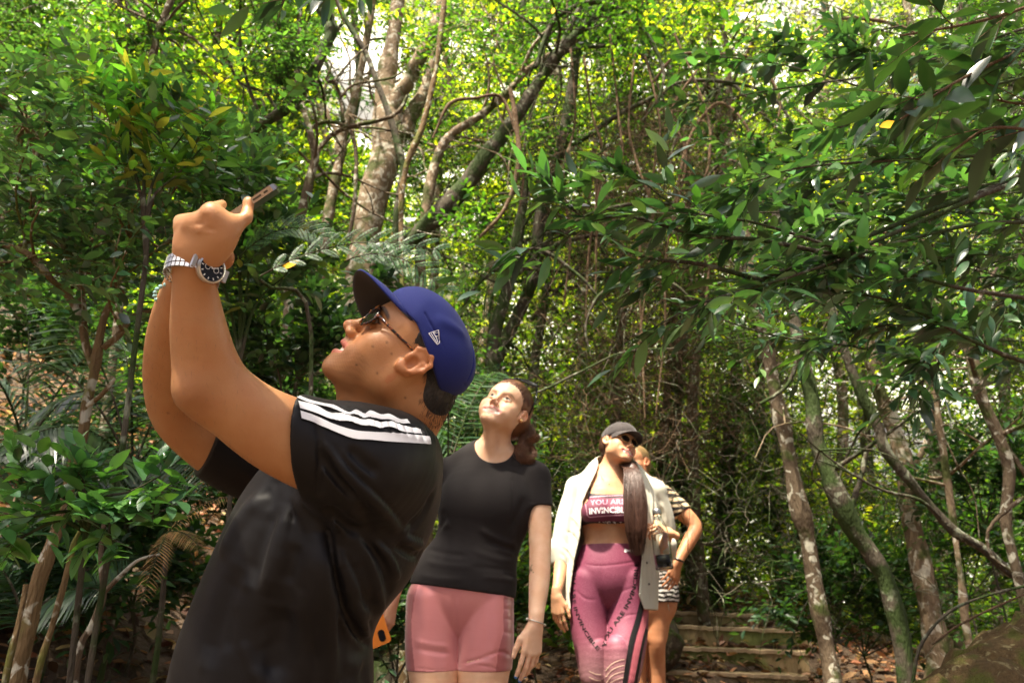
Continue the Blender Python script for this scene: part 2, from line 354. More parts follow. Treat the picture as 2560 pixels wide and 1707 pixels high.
# ================================================================ people
class Head:
    """face sculpted in a local frame: x = the person's right, y = forward, z = up, origin between the ear canals"""
    def __init__(s, M, T, sc=1.0, female=False, smile=1.0, jaw=1.0, cr=(0,-.014,.045,.076,.098,.084), opn=1.0):
        s.cr, s.opn = cr, opn
        s.M, s.T, s.sc, s.fem, s.smile, s.jaw = M, np.asarray(T, float), sc, female, smile, jaw
    def w(s, p): return s.T+s.sc*(s.M@np.asarray(p, float))
    def loc(s, P): return ((P-s.T.astype(np.float32))@s.M.astype(np.float32))/s.sc
    def rc(s, S, a, b, ra, rb, k=.012, op='u', **kw): S.rc(s.w(a), s.w(b), ra*s.sc, rb*s.sc, k*s.sc, op, **kw)
    def el(s, S, c, r, k=.012, op='u', R=None):
        M = s.M if R is None else s.M@R; S.el(s.w(c), np.array(r)*s.sc, k*s.sc, op, M=M)
    def build(s, S):
        j = s.jaw; f = s.fem
        s.el(S, s.cr[:3], s.cr[3:], .01)
        s.el(S, (0,.030,-.012), (.060 if f else .065,.060,.078), .03)
        s.el(S, (0,.040,.040), (.062,.050,.050), .03)
        for x in (-1, 1):
            s.rc(S, (x*.056*j,.004,-.052), (x*.020*j,.076,-.098), .015, .013, .022)
            s.rc(S, (x*.060,-.002,-.010), (x*.056*j,.004,-.052), .016, .014, .02)
            s.el(S, (x*.044,.058,-.022), (.021,.021,.017), .02)
            s.el(S, (x*.040,.060,-.052), (.013,.012,.017), .03); s.el(S, (x*.052,.030,-.034), (.015,.034,.030), .03)
        s.el(S, (0,.036,-.062), (.050*j,.050,.038), .03)
        s.el(S, (0,.082,-.096), (.019*j,.013,.015), .018)
        s.rc(S, (-.028,.086,.020), (.028,.086,.020), .007, .007, .022)
        s.el(S, (0,.074,-.066), (.034,.022,.020), .02)
        # sockets, eyeballs, lids
        for x in (-1, 1):
            s.el(S, (x*.031,.098,.000), (.019,.014,.0105), .016, 's')
            s.el(S, (x*.031,.0745,.000), (.0125,.0125,.0125), .003)
            s.rc(S, (x*.018,.0840,.0025), (x*.031,.0868,.0080), .0030, .0034, .004)      # upper lid
            s.rc(S, (x*.031,.0868,.0080), (x*.0455,.0790,.0020), .0034, .0028, .004)
            s.rc(S, (x*.018,.0840,-.0015), (x*.031,.0850,-.0075), .0028, .0034, .004)    # lower lid
            s.rc(S, (x*.031,.0850,-.0075), (x*.0455,.0785,-.0025), .0034, .0028, .004)
        # nose
        n = .9 if f else 1.05
        s.rc(S, (0,.088,.012), (0,.106*1.0,-.028), .006*n, .0085*n, .014)
        s.el(S, (0,.1105,-.0345), (.0100*n,.0105,.0090), .008)
        for x in (-1, 1):
            s.el(S, (x*.0125*n,.0985,-.0395), (.0080*n,.0115,.0075), .006)
            s.el(S, (x*.0075*n,.1050,-.0478), ((.0030,.0050,.0034) if f else (.0042,.0078,.0050)), .002, 's')
        s.rc(S, (0,.1025,-.042), (0,.096,-.052), .004, .004, .008)
        # mouth: lips, opening, teeth
        cx, cz = .0285*s.smile, -.0585
        if True:
            s.rc(S, (-cx,.0765,cz), (cx,.0765,cz), .006, .006, .012)
            s.el(S, (0,.0905,-.0665), (.027*s.smile,.014,.0072*s.opn), .005, 's')
            s.el(S, (0,.068,-.0660), (.0255*s.smile**.7,.0250,.0085+.003*(s.opn-1)), .0015)
            up = [(-cx,.0775,cz,.0028), (-.016,.0900,-.0590,.0042), (-.005,.0965,-.0575,.0046), (.005,.0965,-.0575,.0046), (.016,.0900,-.0590,.0042), (cx,.0775,cz,.0028)]
            lo_ = -.006*(s.opn-1); dn = [(-cx,.0765,cz-.001,.0026), (-.017,.0868,-.0735+lo_,.0044), (0,.0925,-.0772+lo_,.0056), (.017,.0868,-.0735+lo_,.0044), (cx,.0765,cz-.001,.0026)]
            for C_ in (up, dn):
                for a, b in zip(C_[:-1], C_[1:]): s.rc(S, a[:3], b[:3], a[3], b[3], .004)
            for x in (-1, 1):                    # smile creases
                p = [(x*.019,.094,-.040), (x*.030,.0865,-.050), (x*.0365,.0765,-.064)]
                for a, b in zip(p[:-1], p[1:]): S.fold(s.w(a), s.w(b), (-.0012 if s.fem else -.0026)*s.sc, .0042*s.sc)
        # ears
        for x in (-1, 1):
            t = math.radians(14); e = lambda y, z, dx=0: (lambda y, z: (x*(.080+dx*.8+.10*max(0, -y+.004)), y*math.cos(t)-z*math.sin(t)+.003, y*math.sin(t)+z*math.cos(t)+.001))(y*1.08, z*.86)
            h = [e(.008,.004), e(.011,.019), e(.004,.030,.003), e(-.008,.032,.006), e(-.018,.022,.008), e(-.0195,.006,.008), e(-.014,-.010,.006), e(-.004,-.022,.002), e(.004,-.026,0), e(.009,-.018,-.002)]
            s.el(S, e(-.005,.003,.000), (.0055,.0155,.0265), .006)
            for a, b in zip(h[:-1], h[1:]): s.rc(S, a, b, .0034, .0034, .004)
            s.el(S, e(.001,-.023,.001), (.0042,.0080,.0085), .006)
            s.el(S, e(-.002,-.003,.006), (.0060,.0080,.0105), .004, 's')
            s.rc(S, e(-.011,-.006,.004), e(-.012,.014,.004), .0028, .0026, .005)
            s.rc(S, e(.008,-.006,.002), e(.009,.000,.002), .0040, .0035, .005)
    def colour(s, P, C, skin, lip, brow, iris=(.06,.03,.015), stubble=0, brows=True):
        q = s.loc(P); x, y, z = np.abs(q[:, 0]), q[:, 1], q[:, 2]
        ins = (np.abs(q) < .16).all(1)
        def mix(m, c):
            m = (np.clip(m, 0, 1)*ins)[:, None]; C[:] = C*(1-m)+np.array(c)*m
        warm = np.exp(-((x-.042)**2+(z+.025)**2)/.0005)*(y > .03)*.35+np.exp(-(x**2+(z+.036)**2)/.0002)*(y > .09)*.4+(x > .078)*.45
        mix(warm, np.array(skin)*np.array([1.05,.72,.68]))
        if stubble: mix(stubble*sstep(.035,.06,y+.45*np.maximum(0,-z-.045))*sstep(-.042,-.054,z)*(1-.0*x)*(.75+.25*np.sin(q[:,0]*900)*np.sin(q[:,2]*1100)), np.array(skin)*.42)
        # lips
        cx = .0285*s.smile; w = np.clip(1-(x/(cx+.002))**2, 0, 1)
        arc = -.0585-.0075*w
        lipm = (y > .0745)*(x < cx+.002)*(np.abs(z-arc) < .0035+(.0130+.006*(s.opn-1))*w**.6)
        up = z > arc
        lx = .006*(s.opn-1)*w
        lipm = lipm*np.where(up, z < -.0545+.0015*w+.0, z > -.0835-lx+.012*(1-w))
        mix(lipm*1.0, lip)
        r2 = np.sqrt((x/(.0262*s.smile**.7))**2+((y-.068)/.0257)**2)
        mix((r2 < 1.02)*(np.abs(z+.0660) < .0085)*(y > .045)*(x < .0255*s.smile), (.78,.74,.66))
        mix((r2 < 1.01)*(y < .072)*(x > .0215)*(np.abs(z+.0660) < .0078), (.30,.09,.075) if s.fem else (.12,.03,.025))
        # eyes
        ux = np.clip(1-(x/(.0235*s.smile))**2, 0, 1)       # front teeth between the parted lips
        if s.fem: mix((x < .0235*s.smile)*(y > .07)*(np.abs(z+.0662) < (.0042+.0010*(s.opn-1))*ux**.5), (.88,.85,.78))
        u_ = (x-.031)/.0135; slit = np.where(np.abs(u_) < 1, 1-u_**2, 0); fr = (y > .066)*(np.abs(u_) < 1)
        eye = fr*(z < .0012+.0042*slit)*(z > .0006-.0036*slit)
        mix(eye*1.0, (.62,.58,.54)); mix(eye*((x-.031)**2+(z-.0008)**2 < .0056**2), iris); mix(eye*((x-.031)**2+(z-.001)**2 < .0026**2), (.005,.005,.005))
        lash = (np.abs(z-.0026-.0042*slit) < .0016)*(y > .066)*(np.abs(x-.0325) < .0160)
        mix(lash*.92, (.02,.012,.01)); mix((np.abs(z+.0008+.0036*slit) < .0009)*fr*.45, (.10,.05,.035))
        if brows:
            bz = .0185+.0045*(1-((x-.036)/.018)**2)-.1*np.maximum(0, x-.04)
            mix(sstep(.0052,.0028,np.abs(z-bz)*(1+12*np.maximum(0, x-.035)))*sstep(.012,.016,x)*sstep(.056,.050,x)*(y > .05)*(.6 if s.fem else .85), brow)
        mix(((np.sqrt(((x-.0068)/.0042)**2+((y-.1055)/.0066)**2+((z+.0455)/.0045)**2)) < 1.0)*(.5 if s.fem else .8), np.array(skin)*(.45 if s.fem else .15))
        return C

def hand(S, W, fy, fz, side, curl=(.35,.4,.45,.5), spread=.05, thumb=(.6,.35), sc=1.0, k=.006, bend2=1.2, joints=None):
    """five-fingered hand. W wrist, fy = toward the knuckles, fz = back of the hand, side = +1 if the thumb is on fy x fz"""
    fy = np.array(fy, float); fy /= np.linalg.norm(fy); fz = np.array(fz, float); fz -= fy*(fz@fy); fz /= np.linalg.norm(fz)
    fx = np.cross(fy, fz)*side; W = np.array(W, float)
    w = lambda x, y, z: W+sc*(fx*x+fy*y+fz*z)
    r = lambda v: v*sc
    S.rc(w(0,-.03,0), w(.0,.012,0), r(.0235), r(.024), .012, ax=fz, sq=.78)
    kn = [(.031,.086,.002), (.010,.090,.004), (-.011,.086,.002), (-.030,.077,-.002)]
    for i, q in enumerate(kn):
        S.rc(w(q[0]*.45,.010,0), w(q[0], q[1], q[2]-.003), r(.0165), r(.0125 if i < 3 else .0115), .012, ax=fz, sq=.85)
    ln = [(.042,.025,.021), (.046,.029,.022), (.042,.027,.021), (.033,.020,.019)]; rr = [.0088,.0088,.0083,.0074]
    tips = []
    for i, q in enumerate(kn):
        p = np.array(w(q[0], q[1], q[2]-.003)); a = curl[i]; sp = spread*(1.5-i)
        for jn in range(3):
            ca, sa = math.cos(a), math.sin(a); d = fy*ca-fz*sa+fx*sp*(1 if jn == 0 else .3); d /= np.linalg.norm(d)
            e = p+d*ln[i][jn]*sc; ra = rr[i]*(1-.09*jn); S.rc(p, e, r(ra*1.02), r(ra*.88), .0035); p = e
            a += curl[i]*bend2 if jn == 0 else curl[i]*.7
        tips.append(p)
    p = w(.016,.014,-.006); d1 = fx*.62+fy*.78*math.cos(thumb[0])-fz*math.sin(thumb[0]); d1 /= np.linalg.norm(d1)
    a = p+d1*.048*sc; S.rc(p, a, r(.0155), r(.0115), .014)
    d2 = fx*(.45-thumb[1]*.5)+fy*.9-fz*(math.sin(thumb[0])*.6); d2 /= np.linalg.norm(d2)
    b = a+d2*.034*sc; S.rc(a, b, r(.0108), r(.0098), .006)
    d3 = d2-fx*thumb[1]*.6; d3 /= np.linalg.norm(d3); c = b+d3*.026*sc; S.rc(b, c, r(.0098), r(.0082), .004)
    return tips, c, (fx, fy, fz)

def skin_mat(name, rough=.48, sub=.12):
    m = mat(name, rough=rough); b = B(m)
    c = attr(m); v = coord(m); n1 = noise(m, 22, 4, v); n2 = noise(m, 260, 2, v)
    c2 = mixc(m, ramp(m, n1, [(.35, (0,0,0)), (.65, (.55,.55,.55))]), c, mixc(m, 1.0, c, (.86,.70,.58), 'MULTIPLY'))
    L(m, c2, b.inputs['Base Color']); b.inputs['Subsurface Weight'].default_value = sub
    b.inputs['Subsurface Radius'].default_value = (1,.35,.15); b.inputs['Subsurface Scale'].default_value = .008
    b.inputs['Specular IOR Level'].default_value = .42
    n3 = noise(m, 900, 2, v); a = N(m, 'ShaderNodeMath'); a.operation = 'ADD'; L(m, n2, a.inputs[0]); L(m, n3, a.inputs[1])
    bump(m, a.outputs[0], .2, .0012)
    rr = N(m, 'ShaderNodeMapRange'); L(m, n1, rr.inputs[0]); rr.inputs[3].default_value = rough-.08; rr.inputs[4].default_value = rough+.12; L(m, rr.outputs[0], b.inputs['Roughness'])
    return m
def cloth_mat(name, col, rough=.75, weave=900, wr=.25, sheen=.15, wrinkle=.0, col2=None, spec=.3):
    m = mat(name, col, rough); b = B(m); v = coord(m)
    n = noise(m, 6, 4, v); L(m, mixc(m, n, tuple(c*.85 for c in col), tuple(min(1, c*1.15) for c in col) if col2 is None else col2), b.inputs['Base Color'])
    b.inputs['Sheen Weight'].default_value = sheen; b.inputs['Sheen Roughness'].default_value = .4; b.inputs['Specular IOR Level'].default_value = spec
    w = noise(m, weave, 1, v); w2 = noise(m, 14, 3, coord(m, (1,1,.45)), dist=.6)
    a = N(m, 'ShaderNodeMath'); a.operation = 'MULTIPLY_ADD'; L(m, w2, a.inputs[0]); a.inputs[1].default_value = wrinkle*20; L(m, w, a.inputs[2])
    bump(m, a.outputs[0], wr, .0008+wrinkle*.01)
    return m
SK_M = skin_mat('skin_tan', .42); SK_F = skin_mat('skin_fair', .48)
M_BLACK = cloth_mat('black_jersey', (.0055,.0046,.0049), .55, 900, .10, .03, .25)
M_WHITE = cloth_mat('white_print', (.78,.78,.80), .6, 1100, .2, .1)
M_CAP = cloth_mat('blue_cotton', (.012,.020,.145), .8, 1400, .5, .08)
M_CAPU = cloth_mat('grey_cotton', (.05,.046,.043), .85, 1400, .3, .1)
M_THREAD = cloth_mat('dark_thread', (.012,.014,.07), .8, 1400)
M_METAL = mat('steel', (.62,.60,.57), .28, Metallic=1.0); M_DARKMETAL = mat('dark_metal', (.10,.09,.085), .3, Metallic=1.0)
M_GOLD = mat('gold', (.80,.55,.25), .25, Metallic=1.0)
M_GLOSS = mat('black_gloss', (.010,.010,.012), .12); M_LENS = mat('dark_lens', (.012,.009,.008), .05)
M_LENSB = mat('brown_lens', (.05,.022,.012), .06); M_RUBBER = mat('rubber', (.03,.03,.03), .7)
M_TORT = mat('tortoiseshell', rough=.15)
L(M_TORT, ramp(M_TORT, noise(M_TORT, 170, 3), [(.50, (.010,.006,.004)), (.58, (.20,.04,.01)), (.68, (.55,.22,.04))]), B(M_TORT).inputs['Base Color'])
M_DIAL = mat('watch_dial', (.012,.015,.022), .2); M_DIALMARK = mat('dial_marks', (.75,.76,.74), .4)
def hair_mat(name, a, b):
    m = mat(name, rough=.38); v = coord(m, (1,1,.12)); L(m, mixc(m, noise(m, 380, 2, v), a, b), B(m).inputs['Base Color'])
    bump(m, noise(m, 600, 2, v), .5, .002); return m
M_HAIRB = hair_mat('black_hair', (.008,.007,.007), (.022,.018,.016))
M_HAIRR = hair_mat('brown_hair', (.085,.036,.018), (.26,.115,.055))
M_HAIRD = hair_mat('dark_brown_hair', (.030,.013,.009), (.085,.035,.020))
M_HAIRY = hair_mat('blond_hair', (.13,.08,.035), (.32,.21,.09))

# ---------------------------------------------------------------- the man photographing with his phone
def pd(px, py, d, r, dz=0): return [*Qd(px, py, d), r*d/FPX]
def build_man():
    root = thing('person', 'man in a blue cap and black striped t-shirt raising both arms to take a picture', 'person', (-.25, 1.2, 0))
    H = Head(eulerR(2.0348, .7313, -.4341), CAM+np.array([-.1613, 1.22, .4075]), 1.0, smile=1.36, cr=(0,.004,.034,.073,.078,.057), opn=1.15)
    skin = (.50,.245,.105)
    S = SDF(); H.build(S)
    # throat and neck
    nb = H.w((0,-.035,-.055))
    S.rc(nb, Qd(925,1090,1.31), .058, .068, .03)
    S.rc(H.w((0,.045,-.085)), Qd(905,1075,1.27), .020, .040, .035)
    S.rc(H.w((0,-.055,-.03)), Qd(990,1090,1.33), .045, .060, .04)
    S.chain([pd(930,1110,1.30,85), pd(860,1200,1.3,150), pd(760,1400,1.3,190)], .02, ax=FWD, sq=.65)
    # near arm (left)
    arm = [pd(486,664,.985,47), pd(486,706,.995,52), pd(490,762,1.005,60), pd(498,830,1.015,70), pd(514,905,1.03,79), pd(547,973,1.045,85), pd(615,1033,1.06,89), pd(697,1083,1.085,99), pd(780,1116,1.11,109), pd(880,1150,1.15,118)]
    S.chain(arm, .03, ax=FWD, sq=.88)
    S.rc(Qd(480,985,1.01), Qd(505,1000,1.02), .018, .016, .040)                # elbow point
    S.foldline([Qd(520,1015,.965), Qd(490,1045,.98), Qd(470,1050,.99)], -.004, .015)
    S.foldline([Qd(640,945,.985), Qd(595,950,.965), Qd(560,975,.955)], -.003, .012)
    # far arm (right)
    far = [pd(470,672,1.10,44), pd(456,720,1.13,48), pd(442,790,1.17,60), pd(432,870,1.22,67), pd(430,960,1.28,68), pd(453,1035,1.33,71), pd(522,1092,1.38,80), pd(600,1135,1.42,88), pd(700,1170,1.46,94)]
    S.chain(far, .03, ax=FWD, sq=.88)
    # near hand: back of the palm, knuckles, fingers closing away over the phone, thumb along its edge
    P = lambda x, y, d, r: pd(400+x/4.9, 430+y/4.9, d, r/4.9)
    wr = P(430,1120,.985,215)
    S.chain([P(415,1130,.985,205), P(440,960,.975,240)], .02, ax=FWD, sq=.5)
    for (kx, ky, kd, kr) in ((665,690,.972,92), (525,672,.965,86), (385,668,.968,82), (272,684,.978,74)):
        a = P(300+(kx-265)*.62+60, 930, .975, 110); b = P(kx, ky, kd, kr)
        S.rc(a[:3], b[:3], a[3], b[3], .022, ax=FWD, sq=.66)
    S.chain([P(655,670,.975,90), P(632,560,.965,98), P(626,488,.965,98), P(690,430,1.015,70), P(760,400,1.04,58)], .008)          # index
    S.chain([P(520,650,.965,82), P(440,590,.985,76), P(560,570,1.035,64), P(650,560,1.05,56)], .008)
    S.chain([P(385,650,.97,80), P(335,585,.985,72), P(470,560,1.04,62), P(560,590,1.05,54)], .008)
    S.chain([P(262,670,.98,76), P(240,590,.99,66), P(360,600,1.035,54), P(440,640,1.04,46)], .008)
    S.chain([P(560,1000,.975,150), P(700,830,.972,135), P(860,690,.975,104), P(1000,600,.985,82), P(1056,560,.99,80), P(1072,470,1.0,68), P(1085,375,1.005,70)], .02)
    S.rc(P(690,800,.975,90)[:3], P(660,690,.972,90)[:3], .0165, .015, .03)
    for a, b in (((455,760),(430,640)), ((590,760),(560,640)), ((330,760),(320,660))):
        S.fold(P(a[0],a[1],.945,1)[:3], P(b[0],b[1],.945,1)[:3], .0026, .006)
    for a, b in (((600,660),(590,720)), ((455,600),(460,650)), ((320,600),(325,650))):
        S.fold(P(a[0],a[1],.945,1)[:3], P(b[0],b[1],.945,1)[:3], -.0045, .006)
    for a, b, am in (((700,450),(560,430),-.0016), ((1110,540),(1040,600),-.0020), ((1120,580),(1060,640),-.0016), ((560,520),(540,600),-.003), ((430,520),(425,620),-.003), ((300,540),(300,640),-.003), ((760,640),(800,720),-.002)):
        S.fold(P(a[0],a[1],.945,1)[:3], P(b[0],b[1],.945,1)[:3], am, .0035)
    # far hand behind it, fist round the phone's lower end
    S.chain([P(360,1150,1.1,170), P(520,1030,1.10,180), P(600,900,1.09,150)], .02, ax=FWD, sq=.7)
    S.chain([P(640,1130,1.085,100), P(790,1120,1.075,78), P(838,1050,1.07,74), P(815,960,1.07,62)], .01)
    S.chain([P(560,850,1.095,90), P(640,760,1.10,74), P(700,680,1.10,62), P(660,600,1.09,56)], .01)
    S.chain([P(610,980,1.09,90), P(720,900,1.10,72), P(740,800,1.10,62), P(690,740,1.09,56)], .01)
    S.chain([P(540,740,1.09,80), P(560,640,1.10,66), P(620,560,1.10,56), P(600,520,1.09,50)], .01)
    S.chain([P(600,1060,1.09,90), P(700,1010,1.09,68), P(735,920,1.095,60)], .01)
    moles = [H.w(p) for p in ((-.058,.066,-.040), (-.062,.052,-.022), (-.052,.07,-.058))]
    def colour(Pn):
        C = np.tile(np.array(skin, np.float32), (len(Pn), 1))
        H.colour(Pn, C, skin, (.42,.13,.09), (.02,.013,.01), stubble=.62)
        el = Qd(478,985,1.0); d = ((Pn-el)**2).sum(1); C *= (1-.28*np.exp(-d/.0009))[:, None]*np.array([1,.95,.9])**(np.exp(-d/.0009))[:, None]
        bvm = [Qd(*t) for t in ((858,1040,1.22), (891,912,1.2), (943,933,1.2), (1013,994,1.22), (967,856,1.2), (932,866,1.2), (979,884,1.2), (421,1033,1.3), (907,835,1.2))]
        for b in bvm:
            u = (b-CAM)/np.linalg.norm(b-CAM); v = Pn-CAM; t = v@u; dd = np.linalg.norm(v-t[:, None]*u, axis=1)
            C *= (1-.7*np.exp(-(dd/.0016)**2))[:, None]
        nz = Qd(470,640,1.0)
        return C
    body = sculpt('body', S, (-.75,.70,.60), (.15, 1.9, 1.85), .0042, SK_M, root, colour, fine=[(H.w((0,.02,-.01)), .155, .0021), (Qd(510,590,1.0), .11, .0021)])
    body.name = 'body'
    me = body.data; Vv = np.empty(len(me.vertices)*3, np.float32); me.vertices.foreach_get('co', Vv); Vv = Vv.reshape(-1,3); Nn = np.empty(len(me.vertices)*3, np.float32); me.vertices.foreach_get('normal', Nn); Nn = Nn.reshape(-1,3)
    X_ = 1280+FPX*Vv[:,0]/((Vv[:,1])*CT+(Vv[:,2]-CAM[2])*ST); sel = np.flatnonzero((Vv[:,2] > 1.27) & (X_ < 640) & (np.linalg.norm(Vv-Qd(510,590,1.0), axis=1) > .118)); sel = RNG.choice(sel, min(650, len(sel)), replace=False); cur = []
    for i in sel:
        d = np.array([.25,0,-1.])+Nn[i]*.35+RNG.normal(0,.25,3); d /= np.linalg.norm(d); l = RNG.uniform(.004,.010); cur.append([Vv[i], Vv[i]+d*l*.5, Vv[i]+d*l])
    V, F = strands(cur, .00010, .00004); tag(link_mesh('arm_hair', raw_mesh('arm_hair', V, F), M_HAIRB, root), kind='stuff')
    # --- hair: cropped nape, sideburn, fringe at the temple
    Sh = SDF(); hs = .0025
    H.el(Sh, (0,.000,.033), (.0765,.078,.055), .01)
    H.el(Sh, (0,-.052,-.010), (.058,.040,.050), .02); Sh.rc(H.w((0,-.056,-.042)), Qd(1030,1026,1.31), .046, .028, .03)
    for x in (-1,1): H.rc(Sh, (x*.0665,.026,.036), (x*.0690,.020,.006), .009, .002, .008)
    pf, nf = H.w((0,.030,.030)), H.M@np.array([0,1.,-.15]); Sh.plane(pf, nf, .006)
    hair = sculpt('hair', Sh, H.T-.17, H.T+.17, .003, M_HAIRB, root)
    # short strands over the nape and sideburn
    me = hair.data; Vv = np.empty(len(me.vertices)*3, np.float32); me.vertices.foreach_get('co', Vv); Vv = Vv.reshape(-1,3)
    Nn = np.empty(len(me.vertices)*3, np.float32); me.vertices.foreach_get('normal', Nn); Nn = Nn.reshape(-1,3)
    q = H.loc(Vv); sel = np.flatnonzero(((q[:,2] < .045) & (q[:,1] < .0)) | ((np.abs(q[:,0]) > .055) & (q[:,1] > .0) & (q[:,2] < .045)))
    sel = RNG.choice(sel, min(4200, len(sel)), replace=False); dn = H.M@np.array([0,-.35,-1.]); cur = []
    for i in sel:
        p = Vv[i]-Nn[i]*.002; d = dn*1.0+Nn[i]*(.28+.2*RNG.random())+RNG.normal(0,.16,3); d /= np.linalg.norm(d); ln = RNG.uniform(.006,.013)*(1 if q[i,1] < 0 else .5)
        cur.append([p, p+d*ln*.5, p+d*ln+dn*.002])
    V, F = strands(cur, .00045); link_mesh('hair_strands', raw_mesh('hair_strands', V, F), M_HAIRB, hair)
    # --- cap
    Sc = SDF()
    H.el(Sc, (0,.006,.038), (.082,.090,.061), .01); H.el(Sc, (0,-.006,.026), (.082,.078,.056), .03); H.el(Sc, (0,.034,.054), (.068,.066,.050), .03)
    p1, n1 = H.w((0,.02,.0350)).astype(np.float32), (H.M@np.array([0,.42,-1.])).astype(np.float32); p2, n2 = H.w((0,0,.044)).astype(np.float32), (H.M@np.array([0,0,-1.])).astype(np.float32)
    Sc._a(lambda P: np.maximum(-((P-p1)@n1), -((P-p2)@n2)), .003, 's', (0,0,0), 1e9)
    Sc.sub(SDF().el(H.w((0,-.094,.000)), (.034,.03,.024), M=H.M))
    for az in (30, 90, 150, 210, 270, 330):
        a = math.radians(az); Sc.foldline([H.w((.0825*math.sin(a)*math.cos(t), .004+.0915*math.cos(a)*math.cos(t), .038+.062*math.sin(t))) for t in np.linspace(-.5,1.5,11)], -.0034, .0026)
    for (a, b) in (((-.09,.03,.06),(-.07,-.03,.125)), ((-.09,-.05,.05),(-.075,-.02,.11)), ((-.085,.05,.04),(-.06,.06,.10))):
        Sc.fold(H.w(a), H.w(b), .0015, .014)
    Sc.foldline([H.w((-.083*math.cos(t), .003+.092*math.sin(t), .052+.016*math.sin(t*1.5))) for t in np.linspace(-1.5,.9,12)], -.0030, .0022)
    for (a, b, q) in (((-.074,.030,.066),(-.066,.000,.084),(-.050,-.030,.094)),): Sc.foldline([H.w(a), H.w(b), H.w(q)], .0026, .009)
    Sc.el(H.w((0,.004,.0995)), (.007,.007,.004), .002, M=H.M)
    cap = sculpt('baseball_cap', Sc, H.T-.2, H.T+.2, .0019, M_CAP, root)
    # brim: curved, thick sheet
    mb = MB(); nu, nv = 25, 15; top, bot = [], []
    for i in range(nu):
        u = -1+2*i/(nu-1)
        for j in range(nv):
            v = j/(nv-1)
            x = .078*math.sin(u*1.27); y0 = -.006+.104*math.cos(u*1.27); w = v*.070*max(0, 1-abs(u)**4)**.5; y = y0+w; x *= 1-.05*v
            z = .040+.012*math.cos(u*1.5)-.40*x*v-2.6*x*x*v-.10*w-.012*v*v
            top.append(H.w((x, y, z))); bot.append(H.w((x, y, z-.0030)))
    n0 = nu*nv; F = []
    for i in range(nu-1):
        for j in range(nv-1):
            a = i*nv+j; F += [(a, a+nv, a+nv+1, a+1), (n0+a, n0+a+1, n0+a+nv+1, n0+a+nv)]
    for i in range(nu-1): a = i*nv+nv-1; F.append((a, a+nv, n0+a+nv, n0+a))
    me = bpy.data.meshes.new('brim'); me.from_pydata([tuple(p) for p in top+bot], [], F); me.update()
    br = link_mesh('brim', me, [M_CAP, M_CAPU], cap)
    for p in me.polygons:
        if min(p.vertices) >= n0: p.material_index = 1
    # flag-like outline mark stitched on the side of the cap
    T = lambda x, y: (780+x/3.733, 660+y/3.733)
    bc = bvh(cap); strokes = []
    for pl in ([(1090,648),(1178,617),(1190,690),(1186,738),(1168,750),(1138,715),(1090,648)], [(1112,650),(1150,712),(1166,736)], [(1130,644),(1172,640)], [(1130,644),(1158,690),(1172,728)], [(1150,676),(1178,668)]):
        for a, b in zip(pl[:-1], pl[1:]):
            a, b = np.array(T(*a)), np.array(T(*b)); dd = (b-a)/np.linalg.norm(b-a); nn = np.array([-dd[1], dd[0]])*.9
            strokes.append(([a-dd*.5-nn, b+dd*.5-nn], [a-dd*.5+nn, b+dd*.5+nn]))
    decal('side_emblem', bc, strokes, M_WHITE, cap, step=2, off=.0012)
    fe = [([H0-nn_, H1-nn_], [H0+nn_, H1+nn_]) for H0, H1, nn_ in ()]
    V, F = tube_arrays([H.w(p) for p in ((-.030,.084,.070),(-.020,.089,.072),(-.006,.092,.073),(.006,.092,.073),(.02,.089,.072))], [.003,.004,.004,.004,.003], 6)
    link_mesh('front_emblem', raw_mesh('front_emblem', V, F), M_WHITE, cap)
    # --- sunglasses
    gl = MB(); gr = link_mesh('sunglasses', bpy.data.meshes.new('sunglasses'), M_TORT, root)
    fr = MB()
    for x in (-1, 1):
        ring = [H.w((x*(.033+.0255*math.cos(t)), .104-.010*abs(math.cos(t))*0-.014*(((.033+.0255*math.cos(t))/.058)**2), .001+.0205*math.sin(t)*(1-.12*math.cos(t)))) for t in np.linspace(0, 2*math.pi, 25)]
        fr.tube(ring, .0022, 6, cap=False)
        arm_ = [H.w(p) for p in ((x*.0600,.090,.010), (x*.0700,.060,.0095), (x*.0765,.020,.012), (x*.0800,-.012,.010))]
        fr.tube(arm_, [.0028,.0021,.0019,.0018], 6)
        me = bpy.data.meshes.new('lens'); me.from_pydata([tuple(p) for p in ring[:-1]], [], [tuple(range(24))])
    fr.tube([H.w((-.010,.1035,.006)), H.w((0,.106,.008)), H.w((.010,.1035,.006))], .002, 6)
    bpy.data.objects.remove(gr)
    gr = fr.build('sunglasses', M_TORT, root)
    for x in (-1, 1):
        lm = MB(); ring = [H.w((x*(.033+.0245*math.cos(t)), .1035-.014*(((.033+.0245*math.cos(t))/.058)**2), .001+.0195*math.sin(t)*(1-.12*math.cos(t)))) for t in np.linspace(0, 2*math.pi, 24, endpoint=False)]
        c = H.w((x*.033,.1035-.0035,.001)); back = [p-H.M@np.array([0,.0015,0]) for p in ring]
        lm.add(ring+[c+H.M@np.array([0,.002,0])]+back, [(i, (i+1) % 24, 24) for i in range(24)]+[tuple(range(25, 49))]); lm.build('lens', M_LENS, gr)
    # --- t-shirt
    St = SDF()
    tor = [pd(915,1190,1.30,150), pd(850,1245,1.28,190), pd(802,1330,1.27,216), pd(755,1430,1.26,220), pd(704,1570,1.26,228), pd(682,1700,1.26,250), pd(668,1840,1.26,258)]
    St.chain(tor, .05, ax=FWD, sq=.86)
    St.chain([pd(915,1180,1.30,115), pd(905,1260,1.29,145), pd(855,1350,1.28,160)], .05, ax=FWD, sq=1.45)
    St.chain([pd(990,1180,1.3,100), pd(985,1260,1.3,100), pd(940,1370,1.29,90)], .05, ax=FWD, sq=1.3)
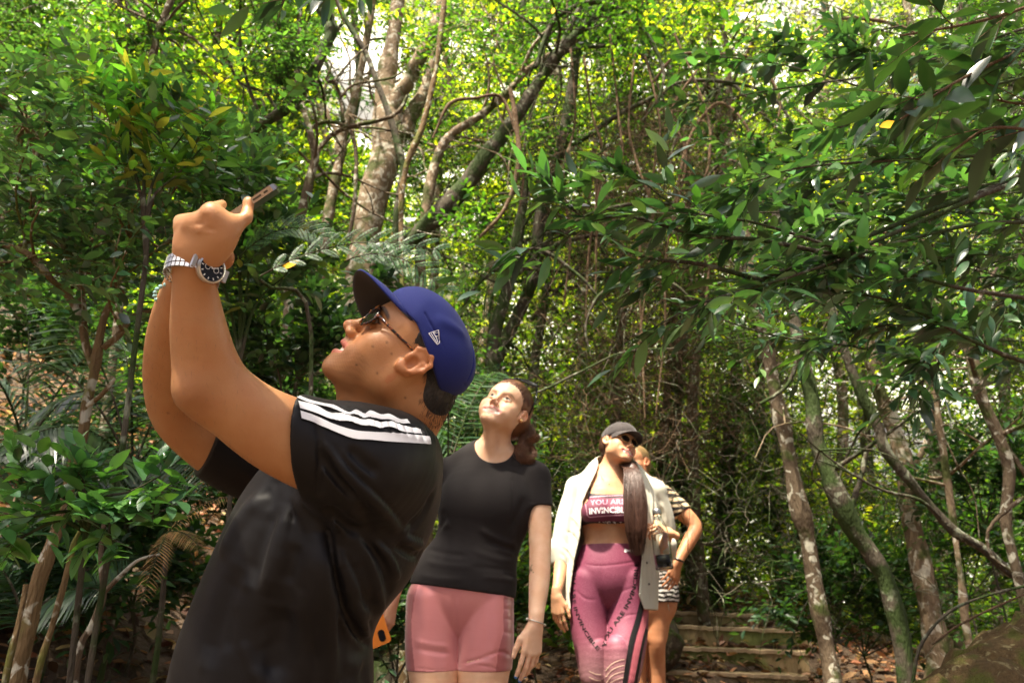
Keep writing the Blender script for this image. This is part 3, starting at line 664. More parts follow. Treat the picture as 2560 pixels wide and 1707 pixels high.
    St.rc(Qd(900,1155,1.15), Qd(930,1165,1.45), .064, .064, .05)                # shoulder girdle
    St.rc(Qd(1000,1120,1.2), Qd(1000,1120,1.42), .045, .045, .06)
    g = lambda C_, m: [[*c[:3], c[3]+m] for c in C_]
    Sl = SDF().chain(g(arm[5:], .0075)+[pd(960,1200,1.22,110)], .035, ax=FWD, sq=.93)   # near sleeve
    Sl.plane(Qd(752,1112,1.09), -RGT, .003)
    St._a(Sl, .05, 'u', Qd(840,1140,1.13), .21)
    Sr = SDF().chain(g(far[5:], .008), .035, ax=FWD, sq=.95)   # far sleeve
    Sr.plane(Qd(516,1110,1.38), Qd(500,1090,1.38)-Qd(560,1105,1.40), .003)
    St._a(Sr, .04, 'u', Qd(620,1150,1.42), .19)
    St.rc(Qd(965,1122,1.31), Qd(935,1150,1.3), .052, .080, .03)                # collar base
    # cut neckline and sleeve hems
    neckcut = SDF(); neckcut.rc(Qd(965,1000,1.30), Qd(945,1085,1.30), .078, .060, .01)
    St.sub(neckcut)
    # folds: drapes from the armpit, across the back and at the waist
    Z = lambda x, y: (380+x/1.943, 900+y/1.943)
    at = surf_points(St, (-.85,.70,.50), (.15,1.9,1.75))
    def fo(pts, amp, w, d=0, crease=True):
        pp = [at(*Z(x, y)) for x, y in spline(pts, len(pts)*2)]
        run = []
        for p in pp+[None]:
            if p is not None and (not run or np.linalg.norm(p-run[-1]) < .12): run.append(p)
            else:
                if len(run) > 1:
                    St.foldline(run, amp*1.9, w*.7)
                    if not crease: run = []; continue
                    sg = np.array([w*.75*.6, 0, w*.35])*(1 if amp > 0 else -1); St.foldline([q+sg for q in run], -amp*1.1, w*.38)
                run = [] if p is None else [p]
    for pts, amp, w, d in (
        (((815,830),(835,1000),(850,1200),(880,1568)), .016,.026,1.08), (((850,850),(905,1080),(980,1290),(1080,1430)), -.012,.018,1.08),
        (((880,840),(920,1060),(1040,1330),(1100,1540)), .012,.016,1.08), (((940,1230),(1010,1350),(1090,1420)), -.010,.012,1.1),
        (((980,860),(1060,960),(1110,1150),(1115,1230)), .007,.012,1.12), (((1030,870),(1120,1000),(1150,1150)), -.006,.010,1.12),
        (((1080,880),(1160,960),(1200,1060)), .006,.010,1.14), (((900,900),(980,1100),(1060,1280)), .006,.013,1.1),
        (((830,400),(950,560),(1100,700),(1210,830)), .007,.013,1.03), (((800,430),(890,560),(1000,680)), -.007,.014,1.03),
        (((950,430),(1030,510),(1100,560)), -.006,.012,1.05), (((1220,860),(1300,890),(1350,905)), .010,.012,1.18),
        (((1230,840),(1320,740),(1370,640)), -.008,.013,1.18), (((1180,900),(1280,960),(1310,920)), -.007,.012,1.17),
        (((560,640),(440,760),(330,960)), .006,.02,1.15), (((600,700),(520,900),(470,1100)), -.006,.022,1.1), (((680,700),(620,900),(560,1150)), .007,.022,1.08),
        (((640,1200),(600,1400),(560,1568)), -.008,.03,1.08), (((740,1100),(740,1300),(760,1568)), .006,.022,1.08), (((420,1000),(330,1250),(260,1500)), -.006,.025,1.12),
        (((790,290),(812,420),(800,660)), -.0045,.007,1.02), (((1000,850),(900,760),(840,700)), -.006,.016,1.05)):
        fo(pts, amp, w, d)
    rngf = np.random.default_rng(3)
    for i in range(26):                                     # small ripples along the gathered shoulder line
        x = 880+i*19; y = 228+i*4.5+(12 if i % 2 else 0)
        fo([(x, y-4), (x+22, y+62)], .0026*(1 if i % 2 else -1), .0075, 0, False)
    for i in range(22):
        x, y = rngf.uniform(350,1250), rngf.uniform(560,1500); a = rngf.normal(1.2,.4); l = rngf.uniform(120,300)
        if x < 330+(1568-y)*.18: continue
        fo([(x, y), (x+l*math.cos(a), y+l*math.sin(a))], rngf.choice([-1,1])*.0028, rngf.uniform(.010,.018), 0, False)
    shirt = sculpt('t_shirt', St, (-.85,.70,.50), (.15,1.9,1.75), .0033, M_BLACK, root)
    bs = bvh(shirt)
    def band(up, dn): return ([Z(*p) for p in up], [Z(*p) for p in dn])
    decal('shoulder_stripe', bs, [band([(702,172),(760,196),(830,214),(880,222),(920,240),(955,256),(990,245),(1030,262),(1060,250),(1110,268),(1150,266),(1200,290),(1235,290)],
                                       [(706,188),(760,210),(830,226),(880,240),(920,258),(955,268),(990,268),(1030,285),(1060,280),(1110,290),(1150,290),(1200,308),(1250,310)])], M_WHITE, shirt, off=.0022, step=2.5)
    decal('shoulder_stripe', bs, [band([(708,202),(790,222),(860,258),(920,262),(965,275),(1020,292),(1060,292),(1110,306),(1160,300),(1220,322),(1300,338)],
                                       [(716,236),(790,258),(860,286),(920,296),(965,300),(1020,318),(1060,320),(1110,332),(1160,326),(1220,350),(1312,360)])], M_WHITE, shirt, off=.0022, step=2.5)
    decal('shoulder_stripe', bs, [band([(718,248),(790,272),(880,312),(980,342),(1060,350),(1140,352),(1240,362),(1345,372)],
                                       [(724,284),(790,306),(880,346),(980,382),(1060,388),(1140,396),(1240,402),(1350,408)])], M_WHITE, shirt, off=.0022, step=2.5)
    # trousers and shoes down to the ground
    Sp = SDF(); hipc = Qd(655,1800,1.26)
    hipc = np.array([-.37,1.12,.98-.0]); 
    Sp.rc((-.39,1.35,.90), (-.39,1.47,.90), .10, .10, .05)
    for y, fx in ((1.33, -.33), (1.53, -.38)): Sp.chain([(-.38,y,.86,.085), (fx-.03,y-.01,.48,.07), (fx+.02,y,.09,.055)], .04)
    sculpt('trousers', Sp, (-.7,1.1,.05), (-.1,1.8,1.1), .01, M_BLACK, root)
    for y, fx in ((1.33,-.33), (1.53,-.38)):
        ss = SDF(); ss.chain([(fx+.02,y,.06,.05), (fx-.06,y,.045,.048), (fx-.16,y,.035,.038)], .04); ss.rc((fx+.03,y,.10),(fx+.02,y,.05),.048,.05,.03); ss.plane((0,0,.0),(0,0,-1))
        sculpt('shoe', ss, (fx-.3,y-.15,-.02), (fx+.15,y+.15,.2), .008, M_RUBBER, root)
    # --- wrist watch
    Wc = Qd(482,682,.992); ax = np.array([.06,.10,1.]); ax /= np.linalg.norm(ax)
    dn_ = RGT*.84+UPC*.20-FWD*.56; dn_ -= ax*(dn_@ax)*.35; dn_ /= np.linalg.norm(dn_)
    e1 = dn_-ax*(dn_@ax); e1 /= np.linalg.norm(e1); e2 = np.cross(ax, e1)
    wb = MB(); RX, RY = .0305, .0325
    for i in range(30):
        t = math.radians(32+i*(296/29)); c = Wc+e1*RX*math.cos(t)+e2*RY*math.sin(t); tg = -e1*math.sin(t)+e2*math.cos(t); nr = e1*math.cos(t)+e2*math.sin(t)
        for o_, wd in ((-.0066,.0026), (0,.0028), (.0066,.0026)):
            wb.box(c+ax*o_+nr*(.0004 if o_ == 0 else 0), tg*.0023, ax*wd, nr*.0014)
    watch = wb.build('watch', M_METAL, root, smooth=False)
    ub = MB(); ub.tube([Wc+e1*.0305*math.cos(t)+e2*.0318*math.sin(t) for t in np.linspace(math.radians(30), math.radians(330), 40)], .0011, 6)
    for o_ in (-.0066, .0066): ub.tube([Wc+ax*o_+e1*.0303*math.cos(t)+e2*.0316*math.sin(t) for t in np.linspace(math.radians(30), math.radians(330), 40)], .0011, 6)
    ub.build('link_pins', M_DARKMETAL, watch)
    dc = Wc+e1*.0365-ax*.0050; a1 = e2; n_ = e1*.97-ax*.22; n_ = n_/np.linalg.norm(n_); a2 = np.cross(n_, a1)
    cs = MB()
    def disc(r0, r1, z0, z1, sg=36):
        return [dc+n_*z0+(a1*math.cos(t)+a2*math.sin(t))*r0 for t in np.linspace(0,2*math.pi,sg,endpoint=False)]+[dc+n_*z1+(a1*math.cos(t)+a2*math.sin(t))*r1 for t in np.linspace(0,2*math.pi,sg,endpoint=False)]
    def ringf(sg=36, o=0): return [(i+o, (i+1) % sg+o, sg+(i+1) % sg+o, sg+i+o) for i in range(sg)]
    cs.add(disc(.0175,.0188,-.003,.002), ringf()); cs.add(disc(.0188,.0180,.002,.0055), ringf()); cs.add(disc(.0180,.0160,.0055,.0062), ringf()); cs.add(disc(.0160,.0153,.0062,.0045), ringf())
    cs.box(dc+a1*.022, a1*.0025, a2*.0075, n_*.002); cs.box(dc-a1*.022, a1*.0025, a2*.0075, n_*.002); cs.box(dc+a2*.0225, a2*.0022, a1*.002, n_*.0018)
    case = cs.build('watch_case', M_METAL, watch, smooth=False)
    d = MB(); d.add([dc+n_*.0046+(a1*math.cos(t)+a2*math.sin(t))*.0155 for t in np.linspace(0,2*math.pi,36,endpoint=False)], [tuple(range(36))]); dial = d.build('dial', M_DIAL, watch, smooth=False)
    dm = MB()
    for i in range(12):
        t = i*math.pi/6; u = a1*math.cos(t)+a2*math.sin(t); v = -a1*math.sin(t)+a2*math.cos(t); dm.box(dc+n_*.0050+u*.0128, u*.0013, v*.0006, n_*.0001)
    for cc in (a1*.006, -a1*.006, a2*.0065):
        for t in np.linspace(0,2*math.pi,12,endpoint=False): u = a1*math.cos(t)+a2*math.sin(t); v = -a1*math.sin(t)+a2*math.cos(t); dm.box(dc+cc+n_*.0050+u*.0032, u*.0003, v*.0008, n_*.0001)
    for t, l in ((.5,.009), (2.2,.012)): u = a1*math.cos(t)+a2*math.sin(t); v = -a1*math.sin(t)+a2*math.cos(t); dm.box(dc+n_*.0053+u*l/2, u*l/2, v*.0006, n_*.0001)
    dm.build('dial_marks', M_DIALMARK, watch, smooth=False)
    # bracelet of pale beads on the far wrist
    bb = MB(); c = Qd(440,742,1.135); 
    for i in range(22):
        t = i*2*math.pi/22; p = c+RGT*.028*math.cos(t)+FWD*.026*math.sin(t)+UPC*(-.016*math.sin(t)+.004*math.cos(t)); V, F = tube_arrays([p-RGT*.003, p-RGT*.0015, p+RGT*.0015, p+RGT*.003], [.001,.003,.003,.001], 6); bb.add(V, [tuple(f) for f in F])
    bb.build('bead_bracelet', mat('pale_beads', (.35,.62,.60), .3), root)
    # --- phone (held: a thing of its own)
    e1 = (Qd(688,463,1.005)-Qd(556,552,1.03)); far = Qd(690,462,1.005); ry = far-CAM; e1 = e1-ry*(e1@ry)/(ry@ry); e1 /= np.linalg.norm(e1)
    ry = (far-CAM)/np.linalg.norm(far-CAM); e2 = ry+np.cross(e1, ry)*.10; e2 = e2 if np.cross(e1, ry)@UPC < 0 else ry-np.cross(e1, ry)*.10; e2 -= e1*(e2@e1); e2 /= np.linalg.norm(e2); e3 = np.cross(e1, e2)
    c = far-e1*.0735+e2*.0355+np.array([0,0,0])
    ph = thing('smartphone', 'slim dark smartphone held up edge-on in the hands of the man in the blue cap', 'phone', tuple(c))
    def slab(name, hx, hy, hz, off, m, bev, par):
        me = bpy.data.meshes.new(name); import bmesh; bm = bmesh.new(); bmesh.ops.create_cube(bm, size=2)
        for v in bm.verts: v.co = Vector((v.co.x*hx, v.co.y*hy, v.co.z*hz))
        ve = [e for e in bm.edges if abs(e.verts[0].co.z-e.verts[1].co.z) > hz]; bmesh.ops.bevel(bm, geom=ve, offset=bev, segments=5, affect='EDGES', profile=.5)
        he = [e for e in bm.edges if abs(e.verts[0].co.z-e.verts[1].co.z) < 1e-6 and len(e.link_faces) == 2 and any(abs(f.normal.z) > .9 for f in e.link_faces) and any(abs(f.normal.z) < .5 for f in e.link_faces)]
        bmesh.ops.bevel(bm, geom=he, offset=min(hz*.45,.0012), segments=2, affect='EDGES')
        Mx = np.stack([e1, e2, e3], 1)
        for v in bm.verts: v.co = Vector(c+off+Mx@np.array(v.co))
        bm.to_mesh(me); bm.free(); return link_mesh(name, me, m, par, smooth=False)
    fr_ = slab('phone_body', .0735,.0355,.0039, np.zeros(3), mat('phone_frame', (.42,.36,.32), .18, Metallic=1.0), .010, ph)
    sgn = 1 if e3@(UPC*-1) > 0 else -1
    slab('screen', .0705,.0330,.0004, e3*sgn*.0040, mat('phone_screen', (.012,.012,.013), .4), .008, ph); slab('camera_bump', .012,.012,.0010, e3*-sgn*.0046+e1*.055-e2*.018, M_GLOSS, .004, ph)
    kb = MB()
    for o_, l in ((.045,.006), (.030,.006), (.058,.003)): kb.box(c-e2*.0358+e1*o_, e1*l, e2*.0005, e3*.0012)
    kb.build('side_button', M_DARKMETAL, ph, smooth=False)
    return H
def py(px, y, Y, r): p = QY(px, y, Y); return [*p, r*depth(p)/FPX]
YA = np.array([0, 1., 0])
def legs(S, hips, gz_, sp=.0, k=.012, foot=True):
    """thigh, knee, calf, ankle chains from pixel-placed thighs down to feet on the ground at height gz_"""
    out = []
    for thigh, dx in hips:
        t = thigh[-1]; x, y, z, r = t; kn = (x+dx*.4, y-.015, gz_+.48, .053); cf = (x+dx*.6, y+.03, gz_+.33, .051); an = (x+dx, y+.02, gz_+.09, .033)
        S.chain(thigh+[kn, cf, an], k); out.append(an)
    return out
def shoe(root, an, gz_, m, fw=(0,-1)):
    S = SDF(); f = np.array([*fw, 0.]); a = np.array(an[:3])
    S.chain([[*(a+[0,0,-.03]), .045], [*(a+f*.05+[0,0,-.045]), .044], [*(a+f*.13+[0,0,-.058]), .036]], .03); S.rc(a, a-[0,0,.04], .045, .048, .03)
    S.plane((0,0,gz_), (0,0,-1)); sculpt('shoe', S, a-.25, a+.25, .008, m, root)
def build_w1():
    root = thing('person', 'smiling woman in a plain black t-shirt and pink cycling shorts looking up', 'person', (-.1, 2.85, .31))
    H = Head(eulerR(2.9374, .4408, -.3623), CAM+np.array([-.0305, 2.85, .7595]), .97, True, 1.36, .82, opn=2.1)
    skin = (.82,.52,.345); gz_ = .31
    S = SDF(); H.build(S)
    S.chain([[*H.w((0,-.022,-.05)), .050], py(1238,1110,2.88,37), py(1232,1165,2.9,48)], .03)
    S.rc(H.w((0,.04,-.085)), QY(1225,1150,2.84), .016, .022, .03)
    tor = [py(1224,1185,2.9,88), py(1217,1250,2.88,101), py(1206,1330,2.87,94), py(1183,1400,2.86,104), py(1160,1462,2.86,126)]
    S.chain(tor, .03, ax=YA, sq=.62)
    S.chain([py(1112,1182,2.92,28), py(1170,1158,2.92,30), py(1235,1150,2.92,30), py(1295,1165,2.9,30), py(1338,1190,2.88,28)], .04)
    for x in (1165, 1260): S.el(QY(x,1262,2.825), (.072,.058,.075), .08)
    la = [py(1336,1196,2.88,33), py(1347,1270,2.85,31), py(1350,1335,2.82,29), py(1350,1392,2.79,27), py(1348,1455,2.76,26), py(1342,1520,2.73,21), py(1339,1556,2.71,18)]
    S.chain(la, .02)
    ra = [py(1108,1192,2.92,33), py(1066,1275,2.97,30), py(1020,1360,2.98,27), py(1000,1420,2.93,24), py(984,1486,2.87,17)]
    S.chain(ra, .02)
    tips, th, fr = hand(S, QY(1338,1564,2.705), (-.14,-.10,-1), (.55,-.85,0), 1, (.16,.22,.3,.35), .06, (.15,.3), .93)
    tips2, th2, fr2 = hand(S, QY(982,1494,2.865), (-.10,-.15,-1), (.9,-.3,0), -1, (.5,.5,.5,.5), .03, (.3,.4), .9)
    an = legs(S, [([py(1086,1500,2.86,68), py(1080,1620,2.85,65), py(1084,1700,2.84,60)], .0), ([py(1214,1500,2.86,68), py(1214,1620,2.85,68), py(1208,1700,2.84,62)], .0)], gz_, k=.007)
    def colour(P):
        C = np.tile(np.array(skin, np.float32), (len(P), 1)); H.colour(P, C, skin, (.70,.33,.29), (.28,.17,.11), iris=(.07,.05,.03))
        for t in tips+[th]+tips2: C[((P-t)**2).sum(1) < .0068**2] = (.10,.28,.72)
        tt = QY(1325,1425,2.70); u = (tt-CAM)/np.linalg.norm(tt-CAM); v = P-CAM; a = v@u; d = v-a[:, None]*u; X, Y_ = d@RGT, d@UPC
        m = ((np.abs(X-.3*Y_) < .0022) & (np.abs(Y_) < .016)) | ((np.abs(Y_+.3*X) < .002) & (np.abs(X) < .011)) | ((np.abs(Y_-.009+X) < .0018) & (np.abs(X) < .008))
        C[m & (a < 3.0)] *= .35
        return C
    sculpt('body', S, (-.62,2.4,.3), (.32,3.25,2.15), .0052, SK_F, root, colour, fine=[(H.w((0,.02,-.01)), .15, .0023), (QY(1322,1625,2.68), .12, .003), (QY(975,1540,2.84), .11, .0032)])
    # t-shirt
    St = SDF(); g = lambda C_, m: [[*c[:3], c[3]+m] for c in C_]
    St.chain(g(tor[:5], .008)+[py(1154,1500,2.86,131), py(1150,1540,2.86,134)], .03, ax=YA, sq=.65)
    St.chain(g([py(1112,1182,2.92,28), py(1170,1158,2.92,30), py(1235,1152,2.92,30), py(1295,1165,2.9,30), py(1338,1190,2.88,28)], .006), .04)
    for x in (1165, 1260): St.el(QY(x,1264,2.825), (.082,.066,.085), .10)
    Sl = SDF().chain(g(la[:3], .007), .03); Sl.plane(QY(1350,1266,2.85), (0,0,-1)); St._a(Sl, .035, 'u', QY(1343,1230,2.87), .16)
    Sr = SDF().chain(g(ra[:3], .007), .03); Sr.plane(QY(1075,1262,2.97), (-.4,0,-1)); St._a(Sr, .035, 'u', QY(1085,1230,2.95), .16)
    St.el(QY(1237,1100,2.83), (.076,.125,.088), .006, 's')
    p1, p2 = QY(1033,1457,2.76), QY(1289,1492,2.76); n = np.cross(p2-p1, YA); n = n if n[2] < 0 else -n; St.plane(p1, n)
    at = surf_points(St, (-.62,2.4,.9), (.32,3.25,2.0))
    zz = lambda x, y: (960+x/1.992, 920+y/1.992)
    rg = np.random.default_rng(5)
    FL = [(((655,880),(560,845),(470,800)), .006,.010), (((655,905),(580,890),(500,860)), -.006,.009), (((655,960),(560,950),(430,905)), .005,.010), (((200,960),(330,985),(480,990)), .004,.010),
          (((215,900),(320,925),(430,935)), -.004,.009), (((655,1010),(560,1000),(400,985)), -.004,.009), (((170,1030),(300,1050),(420,1050)), .004,.010), (((655,1060),(560,1045),(480,1040)), .004,.008),
          (((240,820),(300,790),(330,770)), .004,.010), (((700,640),(670,720),(620,800)), -.007,.014), (((655,800),(640,850),(655,900)), .005,.010), (((290,700),(300,760),(250,830)), -.005,.012),
          (((655,1035),(590,1025)), -.004,.006), (((650,930),(600,915),(540,880)), .004,.007), (((150,1062),(400,1090),(655,1132)), -.0016,.004), (((705,660),(770,668),(832,656)), -.0014,.004)]
    for pts, amp, w in FL:
        pp = [at(*zz(x, y)) for x, y in spline(pts, 6)]; pp = [p for p in pp if p is not None]
        if len(pp) > 2: St.foldline(pp, amp, w)
    sculpt('t_shirt', St, (-.62,2.4,.9), (.32,3.25,2.0), .0042, cloth_mat('black_cotton', (.013,.010,.0105), .85, 700, .3, .05, .06), root)
    # cycling shorts, shiny pink with darker side panels
    Sh = SDF(); Sh.chain(g(tor[3:], .004), .02, ax=YA, sq=.63)
    Sh.chain(g([py(1086,1500,2.86,68), py(1080,1620,2.85,65), py(1084,1720,2.84,61)], .003), .007); Sh.chain(g([py(1214,1500,2.86,68), py(1214,1620,2.85,68), py(1208,1720,2.84,63)], .003), .007)
    Sh.plane(QY(1150,1679,2.78), (0,.04,-1)); Sh.plane(QY(1150,1420,2.8), (0,0,1))
    at2 = surf_points(Sh, (-.62,2.4,.6), (.32,3.25,1.5)); z6 = lambda x, y: (900+x/4.704, 1430+y/4.704)
    for pts, amp, w in ((((690,130),(630,300),(605,560),(615,850),(650,1130)), .0022,.004), (((640,1120),(900,1150),(1080,1130)), -.002,.003), (((1110,1130),(1350,1080),(1700,1160)), -.002,.003),
                        (((1125,180),(1120,450),(1125,700)), -.003,.006), (((1140,1090),(1400,1020),(1650,930),(1790,990)), -.0035,.005), (((630,890),(850,930),(1080,950)), -.003,.008),
                        (((640,800),(850,850),(1060,870)), .002,.007), (((1170,1100),(1450,1060),(1600,1080)), .002,.006), (((1690,320),(1830,330)), -.002,.004), (((1690,430),(1830,430)), -.002,.004), (((1690,540),(1830,560)), -.002,.004), (((1680,700),(1830,720)), -.002,.005)):
        pp = [at2(*z6(x, y)) for x, y in spline(pts, 9)]; pp = [p for p in pp if p is not None]
        if len(pp) > 2: Sh.foldline(pp, amp, w)
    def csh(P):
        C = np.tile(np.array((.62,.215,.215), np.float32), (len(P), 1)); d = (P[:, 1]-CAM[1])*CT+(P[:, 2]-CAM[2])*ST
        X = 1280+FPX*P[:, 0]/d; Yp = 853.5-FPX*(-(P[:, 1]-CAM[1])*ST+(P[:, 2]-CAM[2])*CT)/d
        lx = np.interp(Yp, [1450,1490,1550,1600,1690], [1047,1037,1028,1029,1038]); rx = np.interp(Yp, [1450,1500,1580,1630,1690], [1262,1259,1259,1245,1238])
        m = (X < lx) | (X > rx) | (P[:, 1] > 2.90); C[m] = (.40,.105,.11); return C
    ms = mat('pink_satin', rough=.27); L(ms, attr(ms), B(ms).inputs['Base Color']); B(ms).inputs['Specular IOR Level'].default_value = .65; B(ms).inputs['Sheen Weight'].default_value = .5
    bump(ms, noise(ms, 9, 3, coord(ms, (1,1,2.6)), dist=.5), .16, .008)
    sculpt('cycling_shorts', Sh, (-.62,2.4,.8), (.32,3.25,1.5), .0040, ms, root, csh)
    for a in an: shoe(root, a, gz_, M_RUBBER)
    # hair
    S2 = SDF(); H.el(S2, (0,-.020,.050), (.087,.108,.094), .01); H.el(S2, (0,-.07,.0), (.070,.056,.064), .04); S2.plane(H.w((0,.040,.040)), H.M@np.array([0,1.,-.48]), .006)
    S2.el(H.w((-.085,.006,.0)), (.018,.018,.028), .006, 's', M=H.M); S2.el(H.w((.085,.006,.0)), (.018,.018,.028), .006, 's', M=H.M)
    S2.chain([[*H.w((0,-.095,.0)), .040], py(1322,1085,2.93,15), py(1314,1108,2.90,11), py(1310,1125,2.88,9)], .03)
    hr = sculpt('hair', S2, H.T-.3, H.T+.3, .0036, M_HAIRR, root)
    cur = []
    for i in range(900):
        x0 = RNG.uniform(-.078,.078); a0 = RNG.uniform(-.1,1.0); z0 = .045+.095*math.sin(1.1+.4*a0)*0+RNG.uniform(-.05,.088)
        xx = RNG.uniform(-1,1); t0 = RNG.uniform(-.2,1.45)
        pts = []
        for t in np.linspace(t0, t0+1.2, 6):
            rx = .0885*math.copysign(abs(xx)**.7, xx); fac = math.sqrt(max(0, 1-min(.98, abs(rx)/.089)**2))
            pts.append(H.w((rx, -.020+.1095*math.cos(t)*max(.25, fac), .050+.0955*math.sin(t)*max(.25, fac))))
        if pts[0] is not None: cur.append(pts)
    for core, nn_, sp_ in ((((1318,1068,2.93),(1322,1090,2.90),(1312,1112,2.87),(1300,1132,2.85),(1312,1152,2.84),(1330,1150,2.84)), 420, .010), (((1318,1085,2.92),(1316,1106,2.88),(1328,1102,2.86),(1342,1094,2.85),(1347,1092,2.85)), 160, .006), (((1316,1090,2.91),(1300,1118,2.86),(1298,1140,2.84),(1310,1156,2.84)), 200, .008), (((1320,1110,2.88),(1334,1128,2.86),(1326,1145,2.85),(1312,1140,2.85)), 150, .006)):
        C_ = spline([QY(*q) for q in core], 10)
        for i in range(nn_):
            o_ = RNG.normal(0, sp_, 3); ph_ = RNG.uniform(0, 6.3); cur.append([c_+o_*(1-.35*k_/9)+np.array([math.sin(k_*.9+ph_), 0, math.cos(k_*.9+ph_)])*.003 for k_, c_ in enumerate(C_)])
    for i in range(40):
        a = RNG.normal(0,.006,3); b = RNG.normal(0,.005,3); cur.append([np.array(q[:3])+a*w+b*(1-w) for q, w in zip(spline([H.w((0,-.09,.03)), H.w((0,-.1,-.01)), QY(1322,1085,2.93), QY(1314,1108,2.92), QY(1312+RNG.uniform(-8,10),1130+RNG.uniform(-5,5),2.92), QY(1314+RNG.uniform(-12,20),1146+RNG.uniform(-6,8),2.91)], 9), np.linspace(1.6,.9,9))])
    for i in range(6): cur.append([H.w((-.071-.002*RNG.random(),.03+.004*RNG.normal(),.04)), H.w((-.076,.028,.01)), H.w((-.074,.026,-.02)), H.w((-.068,.027,-.045)), H.w((-.062,.028,-.062)), H.w((-.055,.03,-.075))])
    cur = [spline(c_, 10) for c_ in cur]; V, F = strands(cur, .0011, .0005); link_mesh('hair_strands', raw_mesh('hair_strands', V, F), M_HAIRR, hr)
    # sunglasses pushed up on the hair, earring, bracelet, ring
    gl = MB()
    for x in (-1, 1):
        q = [(x*.008,.030,.146), (x*.064,.022,.138), (x*.068,-.012,.170), (x*.012,-.004,.178)]
        q = [H.w(p) for p in q]; gl.tube(q+[q[0]], .0034, 6, cap=False)
        gl.tube([H.w(p) for p in ((x*.067,-.005,.160), (x*.088,-.012,.10), (x*.089,-.022,.03))], [.004,.003,.003], 6)
    gl.tube([H.w((-.010,.030,.150)), H.w((.010,.030,.150))], .003, 6)
    gg = gl.build('sunglasses', M_GLOSS, root)
    for x in (-1, 1):
        q = [H.w(p) for p in ((x*.009,.030,.147), (x*.063,.022,.139), (x*.066,-.011,.169), (x*.013,-.004,.177))]; nn = np.cross(q[1]-q[0], q[2]-q[0]); nn = nn/np.linalg.norm(nn)*.0008
        ml = MB(); ml.add([p-nn for p in q]+[p+nn for p in q], [(0,1,2,3),(7,6,5,4),(0,4,5,1),(1,5,6,2),(2,6,7,3),(3,7,4,0)]); ml.build('lens', M_LENS, gg, smooth=False)
    er = SDF(); er.el(H.w((-.089,.010,-.024)), (.0055,.0055,.006), .002); sculpt('earring', er, H.w((-.089,.010,-.024))-.012, H.w((-.089,.010,-.024))+.012, .0015, M_GOLD, root)
    br = MB(); c = QY(1339,1554,2.71); ex = np.array([.94,.2,-.30]); ey = np.array([-.2,.98,0])
    br.tube([c+ex*.030*math.cos(t)+ey*.030*math.sin(t) for t in np.linspace(0,2*math.pi,25)], .0018, 6, cap=False)
    for t in (math.pi, .0): p = c+ex*.030*math.cos(t)+ey*.030*math.sin(t)-ey*.004; br.tube([p-ex*.005, p-ex*.002, p+ex*.002, p+ex*.005], [.001,.0045,.0045,.001], 8)
    br.build('bracelet', M_METAL, root)
    # orange phone in her other hand
    def QB(x, y, dz=0): return QY(900+x/4.704, 1430+y/4.704, 2.80+dz)
    u = QB(355,800)-QB(150,885); u = u/np.linalg.norm(u); v = QB(300,505)-QB(365,790); v -= u*(v@u); v /= np.linalg.norm(v); nrm = np.cross(u, v); nrm = nrm if nrm[1] < 0 else -nrm
    br_ = QB(372,805); c = br_-u*.038+v*.075; ph = thing('smartphone', 'bright orange cased phone hanging in the hand of the woman in pink shorts', 'phone', tuple(c))
    import bmesh
    def slab(name, hx, hy, hz, off, m, bev):
        me = bpy.data.meshes.new(name); bm = bmesh.new(); bmesh.ops.create_cube(bm, size=2)
        for w_ in bm.verts: w_.co = Vector((w_.co.x*hx, w_.co.y*hy, w_.co.z*hz))
        ve = [e for e in bm.edges if abs(e.verts[0].co.z-e.verts[1].co.z) > hz]; bmesh.ops.bevel(bm, geom=ve, offset=bev, segments=5, affect='EDGES', profile=.5)
        for w_ in bm.verts: w_.co = Vector(c+off+u*w_.co.x+v*w_.co.y+nrm*w_.co.z)
        bm.to_mesh(me); bm.free(); return link_mesh(name, me, m, ph, smooth=False)
    slab('phone_case', .038,.076,.005, np.zeros(3), mat('orange_rubber', (.85,.24,.015), .5), .010)
    cb = slab('camera_bump', .011,.019,.0012, nrm*.0058-v*.048+u*.014, M_GLOSS, .010)
    return root
